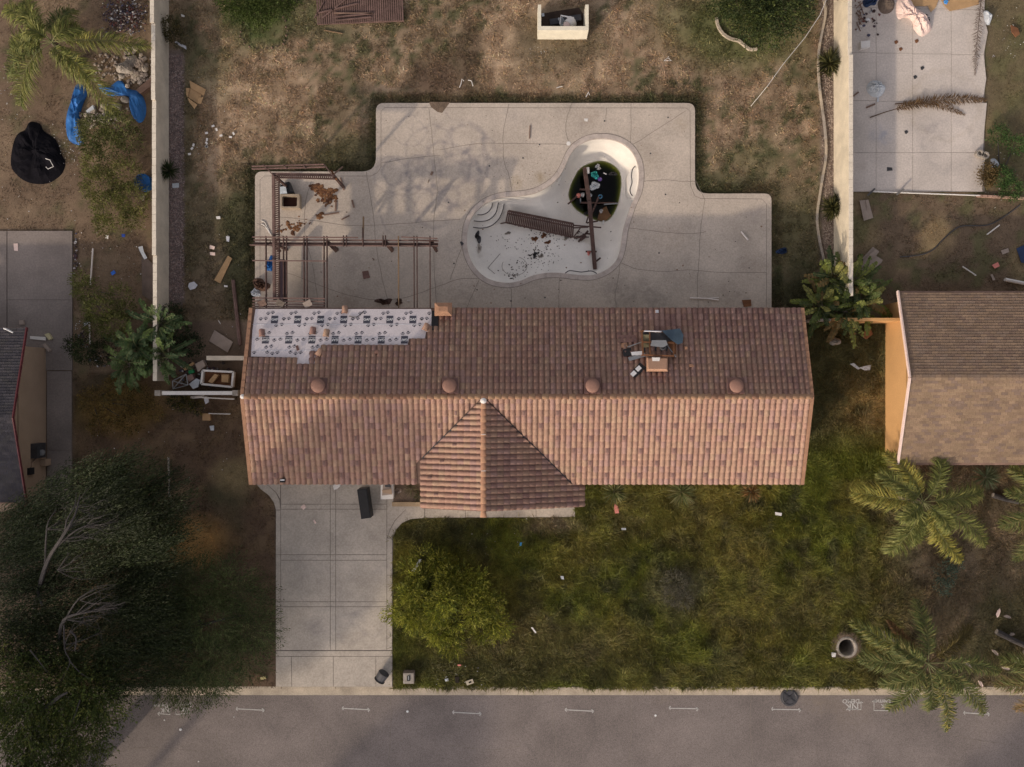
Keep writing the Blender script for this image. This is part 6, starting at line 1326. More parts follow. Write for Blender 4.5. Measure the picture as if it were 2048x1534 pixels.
# logs and bark pieces, lower right
for (a, b_, r_, lb) in [((1767, 1266), (1795, 1284), .14, 'short grey log near the lower palm'), ((1993, 1263), (2060, 1296), .16, 'long grey log at the lower right edge'), ((1986, 990), (2036, 1004), .15, 'grey log below the round yucca at the right')]:
    t = thing('log', lb, 'log', P(*a, 0)); MB().tube([P(*a, .15), P((a[0]+b_[0])/2, (a[1]+b_[1])/2+1, .17), P(*b_, .15)], [r_, r_*.9, r_*.8], 9).build('bark', m_bark, t); MB().tube([P(*a, .15)+(P(*a, .15)-P(*b_, .15)).normalized()*.01, P(*a, .15)], r_*.8, 9).build('cut_end', m_stone, t)
for (x, y, rz, l, lb) in [(1996, 1226, 1.2, .5, 'pale bark shard at the top of the lower right group'), (2015, 1233, -.4, .4, 'grey bark shard right of the top one'), (1991, 1305, -.9, .45, 'tan bark shard above the lower palm fronds'), (1938, 1330, -.7, .4, 'white bark shard among the lower palm fronds'), (2012, 1336, -.4, .45, 'pale curled bark shard at the right of the lower palm'), (2033, 1320, 1.0, .35, 'small tan bark shard near the right edge'), (1962, 1368, -1.2, .4, 'grey white bark shard near the kerb'), (2024, 1268, 0, .3, 'tiny bark shard on the long grey log')]:
    p = P(x, y, .12); rt = Matrix.Rotation(rz, 3, 'Z'); b = MB(); vs = [p+rt @ Vector(v) for v in [(-l/2, -.05, 0), (-l/4, -.09, .03), (l/4, -.06, .05), (l/2, 0, .02), (l/4, .07, .03), (-l/4, .06, .01)]]; b.add(vs+[v-Vector((0, 0, .05)) for v in vs], [(0, 1, 2, 3, 4, 5), (6, 7, 1, 0)[::-1], (7, 8, 2, 1)[::-1], (8, 9, 3, 2)[::-1], (9, 10, 4, 3)[::-1], (10, 11, 5, 4)[::-1]])
    one(b, 'bark_shard', m_clothp if 'white' in lb or 'pale' in lb else m_card2, lb, 'bark')
flat('terracotta_pot', [(2022, 50), (2036, 56), (2040, 68), (2032, 74), (2024, 64)], m_rust, 'rusty orange rag in the grass at the upper right', 'rag', .12, .05)
drape('plastic_bag', [(1965, 25), (1974, 22), (1981, 34), (1978, 50), (1968, 46)], .03, .3, m_clothg, 'dark and white bag beside the hanging dry frond', 'bag', 19)
drape('debris_bag', [(1980, 320), (1990, 318), (1997, 332), (1990, 342), (1983, 338)], .03, .2, m_clothg, 'grey white bag at the edge of the right patio', 'bag', 20)
b = MB(); pts = catmull([(2040, 410), (2010, 432), (1975, 450), (1925, 452), (1905, 462), (1885, 480), (1865, 500), (1840, 510), (1800, 514)], 5, False); b.tube([P(x, y, .05) for x, y in pts], .03, 5); one(b, 'garden_hose', m_iron, 'dark hose snaking over the right back yard', 'hose')
blob('rock', P(1670, 683, .05), .3, .22, .3, m_stone, 'pale rock between the tiled house and the orange wall', 'rock', 71, irr=.2, fold=.3)
flat('cardboard_box', [(1722, 668), (1740, 655), (1746, 668), (1734, 678)], m_rust, 'rusty brown box below the big leafy plant', 'box', .3, .2)
blob('dark_bag', P(1564, 502, .05), .26, .18, .2, m_navy, 'dark blue bag in the grass right of the deck', 'bag', 72)
# ================================================================ vegetation
def nrm(a): return a/(np.linalg.norm(a, axis=-1, keepdims=True)+1e-9)
def blades_mesh(pos, d, l, wd, col, curve=0.0, quad=True):
    """pos (n,3) roots, d (n,3) unit directions, l, wd (n,), col (n,3); a pointed leaf each"""
    n = len(pos); up = np.tile([0, 0, 1.0], (n, 1)); rnd = RS.normal(size=(n, 3)); side = nrm(np.cross(d, up*.6+rnd*.7))
    l = l[:, None]; wd = wd[:, None]
    a = pos; m = pos+d*l*.45; t = pos+d*l-np.array([0, 0, 1.0])*l*curve
    if quad:
        V = np.stack([a, m+side*wd*.5, t, m-side*wd*.5], 1).reshape(-1, 3); F = np.arange(n*4).reshape(n, 4)
    else:
        V = np.stack([a-side*wd*.5, a+side*wd*.5, t], 1).reshape(-1, 3); F = np.arange(n*3).reshape(n, 3)
    return V, F, col
def veg(name, parts, mat, parent):
    V = []; F = []; C = []; n0 = 0; k = parts[0][1].shape[1]
    for v, f, c in parts: V.append(v); F.append(f+n0); C.append(c); n0 += len(v)
    V = np.concatenate(V)
    base = np.array([*WL[parent]]) if parent is not None else np.array([0., 0, 0])
    return link(name, raw_mesh(name, V-base, np.concatenate(F), mat, np.clip(np.concatenate(C), .003, .9)), parent)
def crown(clusters, n, k=6, leaf=(.16, .05), bias=(0, 0, 0), cols=((.04, .06, .02),), spread=.12, radial=1.0, seed=0, jit=.35, cvar=.3, droop=.1, flat_=.7):
    """strands of k leaves that grow outward from points inside the clusters"""
    rs = np.random.RandomState(seed); out = []; w_ = np.array([c[3]**2 for c in clusters], float); w_ /= w_.sum()
    ci = rs.choice(len(clusters), n, p=w_); cen = np.array([[*P(c[0], c[1], c[2])] for c in clusters]); rad = np.array([c[3] for c in clusters])
    u = nrm(rs.normal(size=(n, 3))); u[:, 2] = np.abs(u[:, 2])*1.0-.25; u = nrm(u); rr = rs.uniform(.25, 1, n)**.6
    p0 = cen[ci]+u*rr[:, None]*rad[ci][:, None]*np.array([1, 1, flat_]); d = nrm(u*radial+np.array(bias)+rs.normal(size=(n, 3))*jit)
    cc = np.array(cols)[rs.randint(0, len(cols), n)]*(rs.uniform(1-cvar, 1+cvar, n))[:, None]; clt = rs.uniform(.75, 1.3, len(clusters)); cc = cc*clt[ci][:, None]
    for j in range(k):
        q = p0+d*(j*spread)+rs.normal(size=(n, 3))*spread*.35; q[:, 2] -= droop*(j*spread)**2*3
        q[:, 2] = np.maximum(q[:, 2], .03)
        dd = nrm(d+rs.normal(size=(n, 3))*(.35 if k > 1 else .8)); l = leaf[0]*rs.uniform(.6, 1.3, n); w2 = leaf[1]*rs.uniform(.7, 1.3, n)
        out.append(blades_mesh(q, dd, l, w2, cc*rs.uniform(.85, 1.15, (n, 1)), .05))
    return out
def plant(name, label, cat, base, parts, group=None, pname='foliage', stems=None, bark=None):
    t = thing(name, label, cat, base, group)
    veg(pname, parts, m_leaf, t)
    if stems:
        b = MB()
        for pts, r0, r1 in stems:
            pts = catmull([tuple(p) for p in pts], 4, False) if len(pts) > 2 else pts; N = len(pts); b.tube(pts, [r0+(r1-r0)*i/(N-1) for i in range(N)], 6)
        b.build('branches', bark or m_bark, t)
    return t
G1 = [(.028, .042, .016), (.042, .056, .02), (.05, .065, .022), (.022, .032, .013)]
G2 = [(.075, .105, .025), (.10, .13, .03), (.06, .085, .022), (.13, .15, .04)]
YG = [(.17, .17, .05), (.13, .145, .04), (.10, .11, .03), (.20, .19, .07)]
# --- trees, bottom left
def Pz(l): return [P(*q) for q in l]
def twigs(roots, n, dirv, spreadv, l, seed, z_up=.1):
    rs = np.random.RandomState(seed); out = []
    for i in range(n):
        r0 = Vector(P(*roots[rs.randint(len(roots))])); d = Vector(dirv)+Vector(rs.normal(0, spreadv, 3)); d.z = rs.uniform(-.1, .25); d.normalize(); L_ = l*rs.uniform(.5, 1.2)
        m = r0+d*L_*.5+Vector((0, 0, z_up))+Vector(rs.normal(0, .1, 3)); e = r0+d*L_+Vector(rs.normal(0, .15, 3)); out.append(([r0, m, e], .022, .006))
        out.append(([m, m+(d+Vector(rs.normal(0, .5, 3))*.8).normalized()*L_*.4, m+(d+Vector(rs.normal(0, .5, 3))*.8).normalized()*L_*.55], .013, .004))
    return out
T1 = [(20, 1075, 3.2, 1.5), (85, 995, 4.0, .8), (150, 980, 4.4, 1.1), (215, 985, 4.4, 1.3), (285, 1015, 4.2, 1.1), (300, 1070, 3.6, .9), (190, 1045, 4.4, 1.4), (250, 1085, 4, 1.3), (60, 1080, 3.4, 1.5), (290, 1135, 3.2, 1.0), (150, 1115, 4, 1.2), (20, 1140, 3, 1.5), (225, 1150, 3.2, .9), (185, 1020, 5.6, .7), (120, 1050, 5.5, .5), (210, 1060, 5.5, .7), (90, 1100, 5.0, .5)]
limb = [(Pz([(66, 1240, 0), (78, 1180, 3), (96, 1120, 5.2), (130, 1066, 6), (150, 1030, 6.0), (160, 990, 5.8)]), .13, .02), (Pz([(90, 1130, 4.8), (92, 1080, 5.6), (96, 1045, 5.8), (112, 1020, 5.7)]), .05, .012),
        (Pz([(112, 1095, 5.6), (150, 1062, 5.9), (190, 1045, 5.8), (235, 1030, 5.6)]), .05, .01), (Pz([(130, 1066, 6), (134, 1040, 6.1), (150, 1010, 6.0), (152, 985, 5.7)]), .04, .01)]
limb += twigs([(100, 1110, 5.3), (120, 1080, 5.7), (135, 1060, 5.8), (92, 1060, 5.5), (170, 1055, 5.6), (115, 1140, 4.6), (150, 1015, 5.6)], 34, (1.2, .55, .1), .5, 1.7, 91)
plant('windswept_tree', 'dark wispy tree with bare grey limbs beside the tan house at the lower left', 'tree', P(66, 1240, 0), crown(T1, 5600, 15, (.17, .034), (1.7, .8, 0), G1+[(.07, .085, .045)], .13, .3, 1, .16, .45, .02), stems=limb, pname='crown')
T2 = [(40, 1220, 3, 1.6), (120, 1200, 3.3, 1.3), (200, 1180, 3.4, 1.3), (265, 1205, 3.4, 1.2), (300, 1255, 3, 1.1), (230, 1275, 3.2, 1.2), (80, 1290, 3.2, 1.3), (290, 1330, 2.6, 1.0), (220, 1345, 3, 1.2), (20, 1290, 3, 1.4), (160, 1310, 3.2, 1.1)]
limb = [(Pz([(140, 1330, 0), (120, 1290, 3), (128, 1240, 4.4), (170, 1225, 4.8), (235, 1215, 4.6)]), .12, .02), (Pz([(128, 1245, 4.4), (160, 1195, 4.8), (215, 1170, 4.7)]), .05, .01), (Pz([(84, 1150, 2.5), (76, 1180, 3.4), (84, 1210, 4)]), .1, .05),
        (Pz([(140, 1262, 4.4), (152, 1275, 4.6), (150, 1300, 4.5)]), .05, .03), (Pz([(128, 1250, 4.3), (130, 1300, 4.4), (140, 1325, 4.4), (120, 1365, 4.2)]), .04, .012), (Pz([(138, 1320, 4.4), (160, 1345, 4.3), (185, 1360, 4.1)]), .03, .008)]
limb += twigs([(135, 1240, 4.5), (150, 1230, 4.7), (180, 1222, 4.7), (160, 1200, 4.7), (130, 1290, 4.3)], 26, (1.3, .3, .1), .4, 1.7, 92)
plant('windswept_tree', 'dark tree with pale dead branch fans in the middle of the lower left group', 'tree', P(140, 1330, 0), crown(T2, 4600, 14, (.17, .036), (1.2, .25, 0), G1, .12, .5, 2, .2, .45, .04), stems=limb, pname='crown')
T3 = [(30, 1350, 3.4, 1.8), (100, 1370, 3.6, 1.6), (170, 1380, 3.4, 1.4), (215, 1400, 2.8, 1.0), (60, 1430, 3.6, 1.7), (140, 1440, 3.4, 1.5), (180, 1460, 2.8, 1.1), (90, 1500, 3.2, 1.4), (20, 1500, 3.4, 1.7), (165, 1520, 2.6, 1.1), (100, 1570, 3, 1.6), (190, 1350, 3, 1.2)]
limb = [(Pz([(60, 1480, 0), (70, 1440, 3), (110, 1400, 4.6), (135, 1385, 4.8)]), .18, .04), (Pz([(60, 1300, 4.6), (80, 1325, 4.8), (95, 1345, 4.6)]), .03, .01), (Pz([(160, 1400, 4.4), (150, 1430, 4.5), (142, 1445, 4.4)]), .03, .01)]
plant('bushy_tree', 'bright green bushy tree leaning over the road at the lower left corner', 'tree', P(60, 1480, 0), crown(T3, 6500, 8, (.16, .05), (.15, -.2, .3), [(.07, .10, .028), (.10, .135, .035), (.14, .155, .04), (.05, .065, .022)], .11, 1.0, 3, .45, .35, .12), stems=limb, pname='crown')
T4 = [(340, 1190, 1.9, 1.2), (400, 1170, 2.2, 1.2), (460, 1165, 2.2, 1.1), (495, 1200, 2, 1.0), (505, 1260, 1.9, 1.0), (490, 1310, 1.8, .9), (430, 1320, 2.0, 1.2), (370, 1320, 1.9, 1.2), (330, 1250, 2, 1.2), (420, 1240, 2.4, 1.3), (380, 1375, 1.5, .9), (340, 1360, 1.4, .9), (430, 1365, 1.4, .7)]
limb = [(Pz([(400, 1250, 0), (405, 1250, 1.4), (440, 1240, 2.2), (490, 1230, 2.2)]), .12, .02), (Pz([(405, 1250, 1.4), (380, 1290, 2.1), (360, 1340, 1.8)]), .08, .02), (Pz([(404, 1250, 1.2), (380, 1210, 2.1), (350, 1180, 2)]), .08, .02)]
plant('feathery_tree', 'low feathery dark green tree beside the driveway, reaching over the kerb', 'tree', P(400, 1250, 0), crown(T4, 5600, 8, (.15, .03), (.3, -.1, .1), [(.065, .09, .03), (.085, .11, .038), (.11, .125, .05), (.04, .06, .022)], .11, 1.0, 4, .35, .35, .16), stems=limb, pname='crown')
# --- lawn shrub: feathery, yellow green
rs5 = np.random.RandomState(55); T5 = []
for i in range(46):
    t = rs5.uniform(0, 6.283); q = rs5.uniform(0, 1)**.6; rr5 = 100*q*(1+.18*math.sin(2*t+1)+.12*math.sin(5*t)); T5.append((893+rr5*math.cos(t), 1202+rr5*math.sin(t), 1.6-1.15*q+rs5.uniform(-.15, .2), rs5.uniform(.22, .5)))
plant('lawn_shrub', 'round feathery yellow green shrub on the lawn beside the driveway', 'shrub', P(895, 1205, 0), crown(T5, 4600, 6, (.17, .04), (0, -.15, .35), [(.19, .21, .03), (.25, .26, .035), (.11, .135, .025), (.31, .30, .06)], .08, 1.3, 5, .3, .35, .15), stems=[(Pz([(895, 1205, 0), (895+40*math.cos(t), 1205+40*math.sin(t), 1.1)]), .05, .015) for t in np.arange(7)], pname='crown')
plant('dry_shrub', 'low grey dried shrub in the middle of the front lawn', 'shrub', P(1352, 1172, 0), crown([(1352, 1165, .25, .55), (1345, 1190, .2, .45), (1365, 1200, .2, .4)], 700, 4, (.14, .02), (0, 0, .2), [(.12, .11, .085), (.09, .09, .06), (.15, .14, .1)], .08, 1, 6))
# --- back yard
plant('dark_bush', 'large dark green bush at the top right of the back yard', 'bush', P(1520, 30, 0), crown([(1500, 20, 1.6, 1.3), (1545, 10, 1.8, 1.4), (1470, 5, 1.2, 1.0), (1540, 55, 1.3, 1.0), (1580, 30, 1.4, 1.1), (1500, 60, .8, .7), (1440, 0, .9, .8), (1530, 80, .6, .5), (1570, -20, 1.8, 1.5), (1500, -20, 1.7, 1.4)], 4200, 5, (.13, .05), (0, 0, .3), [(.045, .065, .022), (.06, .085, .028), (.09, .11, .03), (.03, .045, .018)], .08, 1, 7), stems=[(Pz([(1540, 20, 0), (1550, 25, 1.2)]), .1, .05)])
plant('green_bush', 'bright green bush at the top edge left of the slatted panel', 'bush', P(515, 5, 0), crown([(500, 5, 1, 1.0), (545, 0, 1.1, 1.0), (470, -5, .9, .9), (520, 30, .6, .6), (570, -10, 1, .8)], 2200, 5, (.12, .05), (0, 0, .3), [(.07, .10, .025), (.09, .125, .03), (.05, .075, .02)], .08, 1, 8))
for i, (cl, n_, cols, lb, sd) in enumerate([
    ([(190, 265, 1.2, .8), (235, 255, 1.3, .8), (215, 290, 1.1, .75), (260, 280, 1.1, .6), (180, 290, .9, .5)], 1700, [(.10, .115, .03), (.13, .14, .045), (.07, .085, .025), (.18, .18, .08)], 'olive green shrub growing over the lower part of the blue pool liner', 21),
    ([(200, 370, 1.2, .85), (250, 350, 1.1, .8), (265, 400, 1.2, .8), (225, 420, 1.3, .9), (190, 330, .9, .6), (270, 440, .9, .5), (210, 450, .8, .5)], 2600, YG, 'yellow green shrub left of the blue barrel', 22),
    ([(175, 580, .9, .6), (200, 620, 1.1, .7), (230, 650, 1, .7), (240, 590, .9, .55), (160, 560, .6, .4), (190, 650, .8, .5), (255, 620, .8, .45)], 1700, YG[1:3]+[(.14, .15, .045)], 'olive shrub beside the long pale pipe in the left yard', 23),
    ([(170, 700, .9, .6), (205, 705, .8, .55), (150, 690, .7, .4)], 700, G1, 'dark low shrub below the olive shrub in the left yard', 24),
    ([(185, 800, .7, .6), (230, 820, .8, .7), (280, 800, .7, .6), (260, 845, .7, .55), (200, 850, .6, .5), (310, 820, .5, .4), (230, 775, .6, .5)], 1500, [(.17, .115, .035), (.13, .085, .03), (.20, .14, .04), (.08, .07, .025)], 'sprawling orange brown shrub right of the tan house', 25),
    ([(340, 55, .6, .45), (350, 75, .4, .35)], 300, [(.06, .06, .025), (.1, .08, .03)], 'small dark weedy plant at the foot of the left wall near the top', 26),
    ([(355, 660, .8, .6), (385, 690, .7, .5), (345, 630, .6, .5)], 900, [(.03, .045, .022), (.04, .06, .025)], 'dark leafy shrub right of the left big leafy plant', 27),
    ([(355, 800, .5, .35), (375, 808, .5, .3), (395, 815, .4, .25)], 350, [(.04, .05, .02), (.14, .12, .03), (.03, .04, .02)], 'dark shrub under the side yard wall', 28),
    ([(1890, 1150, .5, .45), (1905, 1125, .4, .35), (1885, 1175, .3, .3)], 260, [(.10, .14, .10), (.08, .12, .085)], 'blue green succulent shrub below the middle palm', 29),
    ([(2000, 355, .3, .5), (2020, 380, .3, .5), (1995, 270, .3, .4), (2030, 290, .3, .4)], 900, [(.05, .10, .03), (.07, .12, .035)], 'patch of bright green weeds right of the right patio', 30),
    ([(1976, 345, .4, .35), (1972, 360, .3, .3)], 400, [(.17, .12, .05), (.13, .09, .04)], 'dry tan bush at the corner of the right patio', 31)]):
    plant('shrub', lb, 'shrub', P(cl[0][0], cl[0][1], 0), crown(cl, n_, 4, (.10, .05), (0, 0, .4), cols, .08, 1, sd), stems=[(Pz([(c[0]*.3+cl[0][0]*.7, c[1]*.3+cl[0][1]*.7, 0), (c[0], c[1], c[2]*.8)]), .03, .01) for c in cl])
def spiky(px, py, z, r, n, label, cols, w_=.05, name='spiky_plant', seed=0, upb=.5, cat='plant', mat=None, ln=(.8, 1.1), stemh=None):
    rs = np.random.RandomState(seed); t = thing(name, label, cat, P(px, py, 0)); c = P(px, py, z)
    u = nrm(rs.normal(size=(n, 3))); u[:, 2] = np.abs(u[:, 2])*upb*2; u = nrm(u)
    pos = np.array([*c])+u*.03; col = np.array(cols)[rs.randint(0, len(cols), n)]*rs.uniform(.7, 1.3, (n, 1))
    veg('leaves', [blades_mesh(pos, u, r*rs.uniform(*ln, n), np.full(n, w_), col, .15)], m_leaf, t)
    b = MB(); b.tube([P(px, py, 0)+(c-P(px, py, 0))*0, c], .06, 6); b.build('stem', m_palmb, t); return t
SP = [(.05, .055, .022), (.10, .10, .035), (.03, .035, .015), (.17, .16, .06)]
for (x, y, r_, lb, sd) in [(1658, 128, .85, 'upper spiky plant against the cream garden wall', 1), (1664, 416, .75, 'lower spiky plant against the cream garden wall', 2)]:
    t = spiky(x, y, .5, r_, 260, lb, SP, .05, seed=sd)
    veg('side_rosette', [p for q in ((-10, -8), (12, 10), (-6, 16), (8, -18)) for p in [blades_mesh(np.array([*P(x+q[0], y+q[1], .35)])+np.zeros((70, 3)), nrm(np.concatenate([RS.normal(size=(70, 2)), np.abs(RS.normal(size=(70, 1)))+.2], 1)), RS.uniform(.3, .6, 70), np.full(70, .045), np.array(SP)[RS.randint(0, 4, 70)])]], m_leaf, t)
spiky(338, 342, .6, .62, 160, 'dark spiky plant leaning on the left garden wall', [(.03, .045, .018), (.045, .06, .02)], .05, seed=3)
spiky(1971, 954, .8, .85, 150, 'round pale green yucca under the eave of the shingled house', [(.12, .15, .085), (.16, .19, .11), (.09, .12, .06)], .045, 'yucca', 4, .35)
for (x, r_, lb, sd) in [(1228, .75, 'left grassy clump under the front eave', 5), (1362, .85, 'middle grassy clump under the front eave', 6), (1502, .6, 'right orange tipped grassy clump under the front eave', 7)]:
    spiky(x, 984, .7, r_, 170, lb, [(.16, .18, .07), (.26, .25, .12), (.10, .12, .045)] if sd != 7 else [(.24, .13, .05), (.15, .13, .06)], .05, 'grass_clump', sd, .4)
spiky(822, 978, .15, .5, 90, 'dry grassy weed in the small front bed', [(.16, .14, .08), (.1, .09, .05)], .03, 'grass_clump', 9, .3)
spiky(838, 992, .15, .4, 70, 'green weed at the right end of the small front bed', [(.07, .08, .03), (.1, .1, .04)], .03, 'grass_clump', 10, .3)
# --- palms
def frond(parent, p0, p1, arch, ll, cols, n=62, name='frond', seed=0, lw=.035, dens=1.0, droop=.35, stem=.2, rachis=.028, vee=.35):
    rs = np.random.RandomState(seed); p0 = Vector(p0); p1 = Vector(p1); sv = (p1-p0).cross(Vector((0, 0, 1))); mid = (p0+p1)/2+Vector((0, 0, arch))+sv*rs.uniform(-.16, .16); n = int(n*dens)
    def pt(t): return p0*(1-t)**2+mid*2*t*(1-t)+p1*t*t
    def tg(t): return ((mid-p0)*(1-t)+(p1-mid)*t).normalized()
    pos = []; d = []; L_ = []
    for i in range(n):
        t = stem+(1-stem)*(i+.5)/n; c = pt(t); g = tg(t); s = g.cross(Vector((0, 0, 1))).normalized(); prof = math.sin(math.pi*min(1, (t-stem)/(1-stem)*.85+.12))**.6
        for sd in (-1, 1):
            for q in range(2):
                pos.append((c.x, c.y, c.z)); v = s*sd*(1.0)+g*(.45+.5*t)+Vector((0, 0, vee-.5*q*vee))+Vector(rs.normal(0, .24, 3)); v.normalize(); d.append((v.x, v.y, v.z)); L_.append(ll*prof*rs.uniform(.5, 1.15))
    pos = np.array(pos); d = np.array(d); L_ = np.array(L_); col = np.array(cols)[rs.randint(0, len(cols), len(pos))]*rs.uniform(.75, 1.25, (len(pos), 1))
    # two segments per leaflet: outward then hanging
    m = len(pos); side = nrm(np.cross(d, np.array([0, 0, 1.0])+rs.normal(size=(m, 3))*.4)); l = L_[:, None]; a = pos; b_ = pos+d*l*.55; tip = pos+d*l*.95-np.array([0, 0, 1.0])*l*droop
    V = np.stack([a-side*lw*.25, a+side*lw*.25, b_+side*lw*.5, b_-side*lw*.5, tip], 1).reshape(-1, 3)
    i0 = np.arange(m)*5; Q_ = np.stack([i0, i0+1, i0+2, i0+3], 1); T_ = np.stack([i0+3, i0+2, i0+4, i0+4], 1)
    base = np.array([*WL[parent]])
    Fl = [tuple(q) for q in Q_]+[tuple(q[:3]) for q in T_]; cl = list(col)+list(col)
    b = MB(); rp_ = [pt(t) for t in np.linspace(0, 1, 9)]; b.tube(rp_, [rachis*(1-.8*t) for t in np.linspace(0, 1, 9)], 5)
    n0 = len(V); V = np.concatenate([V, np.array(b.v)]); Fl += [tuple(n0+i for i in f) for f in b.f]; cl += [np.array((.22, .23, .10)) if cols[0][1] > cols[0][0]*.85 else np.array(cols[1])]*len(b.f)
    me = raw_mesh(name, V-base, Fl, m_leaf, np.clip(np.array(cl), .003, .9)); return link(name, me, parent)
PG = [(.16, .18, .05), (.20, .22, .06), (.12, .14, .04), (.27, .26, .08)]; PY = [(.36, .31, .07), (.28, .26, .06), (.2, .21, .05)]; PD = [(.12, .145, .045), (.155, .175, .055), (.085, .11, .035), (.22, .20, .07)]; PBr = [(.20, .11, .05), (.15, .09, .04)]
def palm(label, c, zc, tips, seed=0, trunk_r=.16):
    t = thing('palm_tree', label, 'palm tree', (P(*c, zc).x, P(*c, zc).y, 0)); top = P(*c, zc)
    b = MB(); b.tube([Vector((top.x, top.y, 0)), Vector((top.x, top.y, zc*.6)), top], [trunk_r*1.2, trunk_r, trunk_r*.8], 10); b.build('trunk', m_palmb, t)
    for i, tp_ in enumerate(tips):
        x, y, z, cols, ll = tp_; frond(t, top, P(x, y, z), .9, ll*1.55, cols, seed=seed*50+i, n=84, stem=.16, lw=.034)
    return t
palm('full feathery palm with yellow tipped fronds below the shingled house', (1846, 1004), 2.3, [(1702, 984, 1.6, PY, .62), (1757, 946, 2.0, PG, .55), (1772, 905, 2.0, PY, .5), (1880, 905, 2.2, PG, .5), (1965, 985, 1.7, PG, .6), (1972, 1090, 1.2, PG, .6), (1924, 1122, 1.2, PY, .5), (1868, 1086, 1.4, PY, .45), (1776, 1108, 1.2, PG, .65), (1830, 1090, 1.1, PG, .5), (1900, 1060, 2.8, PG, .5), (1800, 1040, 2.9, PG, .5)], 1)
palm('dark green palm arching over the kerb at the lower right', (1856, 1326), 2.4, [(1832, 1200, 1.9, PD, .5), (1702, 1243, 1.3, PY[1:]+PD, .5), (1718, 1318, 1.4, PD, .55), (1776, 1420, 1.2, PD, .55), (1892, 1462, 1.0, PD+PY[:1], .45), (1968, 1428, 1.2, PD, .55), (2000, 1345, 1.5, PD, .5), (1945, 1255, 1.2, [(.13, .10, .03), (.10, .08, .025)], .45), (1775, 1240, 1.2, PBr, .25), (1860, 1420, 1.2, PD, .55), (1760, 1370, 1.6, PD, .5), (1920, 1380, 1.6, PD, .5), (1790, 1290, 2.6, PD, .5)], 2)
palm('large palm with long drooping fronds at the top left corner', (104, 84), 2.6, [(8, 18, 1.8, PG, .6), (22, 100, 1.6, PG, .65), (42, 212, 1.2, PG, .7), (232, 225, 1.6, PG+PY[1:], .6), (300, 92, 1.8, PY[1:]+PG, .55), (160, 55, 2.4, PG, .6), (52, 0, 2.0, PG, .6), (15, 150, 1.4, PD, .6), (150, 20, 1.6, PD, .5), (180, 160, 1.8, PG, .55), (60, 60, 3, PG, .6)], 3)
palm('palm at the right edge whose fronds reach in beside the round yucca', (2105, 1000), 2.4, [(2020, 935, 1.8, PD+PY[1:], .5), (2000, 1050, 1.3, PD, .55), (2030, 1120, 1.2, PD, .5), (2010, 985, 1.6, PD, .4), (2180, 940, 1.6, PD, .5), (2200, 1050, 1.5, PD, .5), (2110, 1120, 1.4, PD, .5), (2110, 900, 1.4, PD, .5)], 4)
palm('palm beyond the right edge whose tan fronds sweep over the kerb', (2120, 1340), 2.6, [(1990, 1370, 1.4, [(.24, .17, .08), (.18, .14, .06)]+PD, .55), (2000, 1320, 1.7, PD, .5), (2030, 1420, 1.2, [(.3, .2, .1), (.2, .15, .07)], .5), (2200, 1300, 1.6, PD, .5), (2180, 1420, 1.3, PD, .5), (2100, 1240, 1.5, PD, .5)], 5)
DRYC = [(.16, .095, .045), (.12, .07, .035), (.09, .055, .03), (.20, .125, .06)]
df = thing('dry_palm_frond', 'long dry brown palm frond lying across the right patio', 'palm frond', P(1850, 210, .1))
frond(df, P(1740, 235, .12), P(1972, 200, .12), .35, .5, DRYC, n=85, name='leaflets', seed=71, lw=.034, stem=.22, droop=.05, vee=.05)
frond(df, P(1790, 208, .12), P(1930, 230, .12), .2, .32, DRYC, n=50, name='side_leaflets', seed=72, lw=.03, stem=.1, droop=.05, vee=.05)
dh = thing('dry_palm_frond', 'grey brown dry palm frond hanging down the right side of the patio', 'palm frond', P(1955, 80, .1))
frond(dh, P(1966, -30, .5), P(1950, 150, .12), .2, .36, [(.15, .11, .085), (.12, .085, .065), (.18, .13, .1)], n=60, name='leaflets', seed=73, lw=.022, stem=.02, droop=.05, vee=.05)
# --- big leafy plants (torn paddle leaves)
def paddle(parent, p0, p1, arch, wd, col, seed, z_tilt=0):
    rs = np.random.RandomState(seed); p0 = Vector(p0); p1 = Vector(p1); mid = (p0+p1)/2+Vector((0, 0, arch)); V = []; F = []; C = []
    def pt(t): return p0*(1-t)**2+mid*2*t*(1-t)+p1*t*t
    def tg(t): return ((mid-p0)*(1-t)+(p1-mid)*t).normalized()
    n = 11
    for i in range(n):
        t0 = .3+.7*i/n; t1 = .3+.7*(i+.93)/n
        for sd in (-1, 1):
            w0 = wd*math.sin(math.pi*min(1, (t0-.3)/.7*.9+.1))**.5*rs.uniform(.85, 1.1); g = tg((t0+t1)/2); s = g.cross(Vector((0, 0, 1))).normalized()*sd; dz = Vector((0, 0, rs.uniform(-.06, .10)))
            o = (s*w0+g*.12*w0*2)+dz-Vector((0, 0, .12*rs.rand()))
            a, b_ = pt(t0), pt(t1); n0 = len(V); V += [a, b_, b_+o*.97, a+o]; F.append((n0, n0+1, n0+2, n0+3)); C.append(np.array(col)*rs.uniform(.75, 1.25))
    b = MB(); b.tube([pt(t) for t in np.linspace(0, 1, 7)], [.035, .03, .026, .02, .016, .01, .006], 5); n0 = len(V); V += [Vector(v) for v in b.v]; F += [tuple(n0+i for i in f) for f in b.f]; C += [np.array((.14, .15, .07))]*len(b.f)
    me = raw_mesh('leaf', np.array([tuple(v) for v in V])-np.array([*WL[parent]]), F, m_leaf, np.clip(np.array(C), .003, .9)); return link('leaf', me, parent)
LG = [(.11, .15, .04), (.15, .19, .045), (.08, .11, .035), (.2, .23, .055), (.30, .30, .09), (.05, .075, .03), (.22, .15, .06)]
